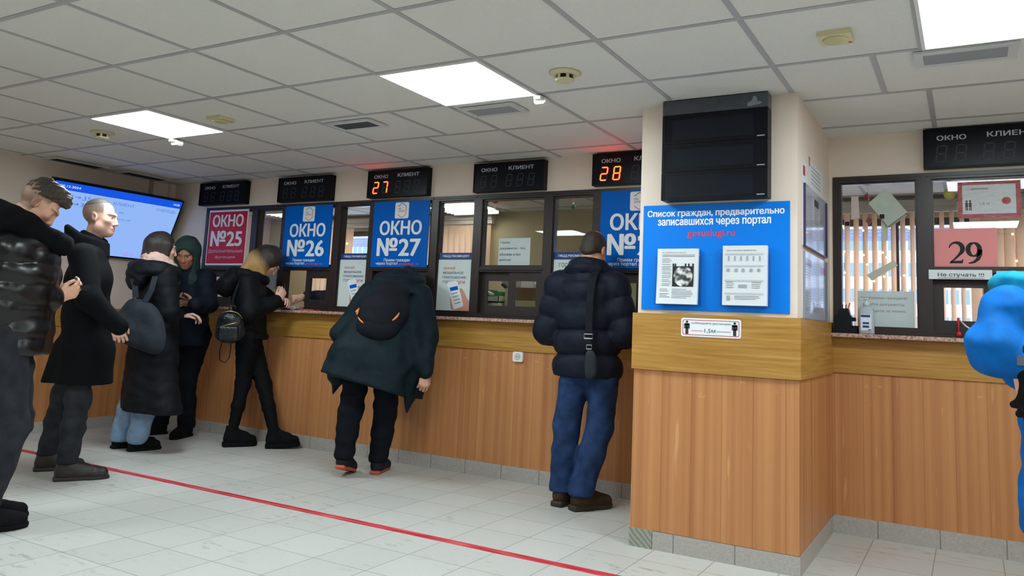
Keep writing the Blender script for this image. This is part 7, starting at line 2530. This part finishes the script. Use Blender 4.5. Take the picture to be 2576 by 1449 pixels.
    buckle(V(-0.052, -0.612, 1.035), 0.05, 0.026)
    buckle(V(-0.040, -0.622, 0.972), 0.03, 0.024)
    pillow('bag_body', [V(-0.062, -0.628, 0.955), V(-0.012, -0.612, 0.955), V(0.012, -0.61, 0.90), V(0.014, -0.612, 0.80), V(-0.045, -0.632, 0.775), V(-0.060, -0.634, 0.83)], 0.035, K_tote, o, 7, 4, 0.5, V(0.36, -0.93, 0))
man_navy_puffer()

# ================================================================== person in bright blue at the right edge
def person_blue():
    F = nrm(V(0.90, 0.43, 0)); rt = V(F[1], -F[0], 0)
    Fh = nrm(V(0.92, 0.38, -0.25))
    J = dict(H=V(2.335, -1.385, 1.42), R=frame(Fh, (0, 0, 1)), neck=V(2.285, -1.43, 1.29),
             sr=V(2.065, -1.59, 1.222), sl=V(2.245, -1.30, 1.21), er=V(2.022, -1.655, 1.082), el=V(2.13, -1.24, 1.0),
             wr=V(2.135, -1.70, 1.035), wl=V(2.36, -1.20, 0.98), hr=V(2.205, -1.50, 0.72), hl=V(2.24, -1.37, 0.72),
             kr=V(2.20, -1.50, 0.39), kl=V(2.25, -1.36, 0.39), **feet(V(2.12, -1.54, 0), F, V(2.19, -1.39, 0), F))
    hands = [dict(W=V(2.135, -1.705, 1.03), R=hand_frame((-0.05, -0.05, -1), (0.4, -0.9, 0.0)), side=1, curl=(0.5, 0.55, 0.6, 0.65), g=0.85),
             dict(W=V(2.36, -1.20, 0.98), R=hand_frame((0.8, 0.4, -0.3), (0, 0, 1)), side=-1, g=0.85)]
    p = make_person('person in bright blue coat with turquoise hood, cut off by the right edge', J, M_skin,
                    lambda v: head_tone(v, J['H'], J['R'], (228, 180, 158)), hands, fine=0.005)
    H, R = J['H'], J['R']
    q = lambda x, y, z: H + R @ V(x, y, z)
    S = SDF(H - 0.19, H + 0.19, 0.006)
    S.ell(q(0, -0.022, 0.045), V(0.085, 0.103, 0.098), R, 0.02)
    S.ell(q(0, -0.05, -0.03), V(0.075, 0.06, 0.08), R, 0.03)
    S.ell(q(0, 0.115, -0.03), V(0.056, 0.08, 0.10), R, 0.02, 'sub')
    S.build('hair', M_hairstrand, p, 1, lambda v: np.tile(np.array(lin((70, 54, 44))[:3]), (len(v), 1)))
    S = SDF(V(1.86, -1.92, 0.34), V(2.56, -1.02, 1.36), 0.009)
    c = lambda f, z, s_=0: V(2.235, -1.435, z) + F * f + rt * s_
    S.chain([c(0.0, 1.20), c(0.0, 1.08), c(-0.005, 0.85), c(-0.02, 0.45)], [0.10, 0.118, 0.12, 0.125], 0.05, rt, [1.45, 1.3, 1.2, 1.3])
    S.cut(V(0, 0, 0.42), (0, 0, -1))
    S.cap(c(0.0, 1.23), J['neck'] + V(0, 0, -0.02), 0.08, 0.07, 0.05)
    S.cap(J['sr'], J['neck'] + V(0, 0, -0.03), 0.078, 0.085, 0.05)
    S.chain([J['sr'], J['er']], [0.080, 0.090], 0.04)
    S.chain([J['er'], J['er'] * 0.25 + J['wr'] * 0.75], [0.086, 0.066], 0.04)
    S.chain([J['sl'], J['el'], J['wl']], [0.082, 0.074, 0.056], 0.04)
    S.wrinkle(0.0032, 26, 4, (1, 1, 1.6))
    S.build('coat', K_blue, p)
    S = SDF(V(1.90, -1.82, 1.12), V(2.50, -1.12, 1.44), 0.007)
    pts = ringpts(V(2.21, -1.44, 1.275), F, rt, 0.10, 0.16, 0.15, 0.02, 0.012, 18)
    S.chain(pts, [0.034] * 19, 0.03, V(0, 0, 1), [1.9] * 19)
    S.chain(ringpts(V(2.205, -1.445, 1.318), F, rt, 0.11, 0.175, 0.165, 0.02, 0.012, 18), [0.018] * 19, 0.015)
    S.wrinkle(0.0035, 34, 6, (1, 1, 1.6))
    S.build('hood', K_turq, p)
    # glove over the hand
    S = SDF(V(1.98, -1.86, 0.80), V(2.30, -1.56, 1.14), 0.0055)
    gR = hand_frame((-0.05, -0.05, -1), (0.4, -0.9, 0.0))
    S.cap(V(2.115, -1.70, 1.062), V(2.135, -1.708, 1.00), 0.044, 0.046, 0.02)
    add_hand(S, V(2.132, -1.707, 1.025), gR, 1, (0.35, 0.4, 0.45, 0.5), 0.6, (0.35, 0.4), 1.05)
    S.D -= 0.006
    g = S.build('glove', K_glove, p)
    MB().bbox(2.082, 2.108, -1.765, -1.755, 1.03, 1.062, 0.003).build('glove_buckle', pm('buckle_grey', (96, 104, 114), 0.4), g)
    trousers(p, J, K_blue, [0.085, 0.075, 0.070], seed=6, amp=0.002, freq=26, cuffz=0.07)
    shoe(p, V(2.12, -1.54, 0), F, K_blackboot, M_rubber, 0.23, 0.045, 0.13, 'boot')
    shoe(p, V(2.19, -1.39, 0), F, K_blackboot, M_rubber, 0.23, 0.045, 0.13, 'boot')
person_blue()

# ================================================================== clerk behind window 26, reaching out through the hatch
def clerk():
    F = nrm(V(-0.35, -0.94, 0)); rt = V(F[1], -F[0], 0)
    Fh = nrm(V(-0.5, -0.8, -0.35))
    J = dict(H=V(-2.62, 0.66, 1.62), R=frame(Fh, (0, 0, 1)), neck=V(-2.61, 0.73, 1.49),
             sr=V(-2.80, 0.73, 1.40), sl=V(-2.44, 0.62, 1.40), er=V(-2.93, 0.46, 1.265), el=V(-2.38, 0.40, 1.19),
             wr=V(-3.09, 0.065, 1.235), wl=V(-2.62, 0.28, 1.14), hr=V(-2.68, 0.98, 0.86), hl=V(-2.52, 0.94, 0.86),
             kr=V(-2.70, 0.95, 0.47), kl=V(-2.54, 0.92, 0.47), **feet(V(-2.68, 1.02, 0), F, V(-2.52, 0.98, 0), F))
    hands = [dict(W=V(-3.092, 0.055, 1.235), R=hand_frame((-0.25, -0.9, -0.12), (0.45, -0.1, 0.85)), side=1, curl=(1.0, 1.1, 1.15, 1.2), thumb=(-0.2, 0.9)),
             dict(W=V(-2.62, 0.28, 1.14), R=hand_frame((-0.6, -0.5, -0.1), (0, 0, 1)), side=-1)]
    p = make_person('person in dark blue uniform behind window 26 reaching a hand out through the hatch', J, M_skin,
                    lambda v: head_tone(v, J['H'], J['R'], (222, 172, 150)), hands, fine=0.005)
    H, R = J['H'], J['R']
    q = lambda x, y, z: H + R @ V(x, y, z)
    S = SDF(H - 0.18, H + 0.18, 0.006)
    S.ell(q(0, -0.022, 0.046), V(0.080, 0.100, 0.094), R, 0.02)
    S.cut(q(0, 0, 0.03), -(R @ nrm(V(0, -0.5, 1.0))))
    S.build('hair', M_hair, p, 1, lambda v: np.tile(np.array(lin((50, 40, 36))[:3]), (len(v), 1)))
    S = SDF(V(-3.24, 0.0, 0.74), V(-2.2, 1.16, 1.56), 0.010)
    S.chain([V(-2.615, 0.70, 1.38), V(-2.61, 0.76, 1.2), V(-2.605, 0.86, 1.0), V(-2.60, 0.95, 0.82)], [0.10, 0.13, 0.135, 0.14], 0.05, rt, [1.6, 1.4, 1.3, 1.3])
    S.cap(V(-2.61, 0.72, 1.40), J['neck'] + V(0, 0, -0.01), 0.08, 0.07, 0.04)
    for a in 'rl':
        S.chain([J['s' + a], J['e' + a], J['w' + a] + (J['e' + a] - J['w' + a]) * 0.08], [0.080, 0.066, 0.048], 0.035)
    S.wrinkle(0.0028, 30, 5)
    S.build('uniform_jacket', K_uniform, p)
    trousers(p, J, K_blacktrouser, [0.09, 0.075, 0.065], seed=4)
    shoe(p, V(-2.68, 1.02, 0), F, K_blackboot, M_rubber, 0.28, 0.05, 0.09, 'shoe')
    shoe(p, V(-2.52, 0.98, 0), F, K_blackboot, M_rubber, 0.28, 0.05, 0.09, 'shoe')
clerk()
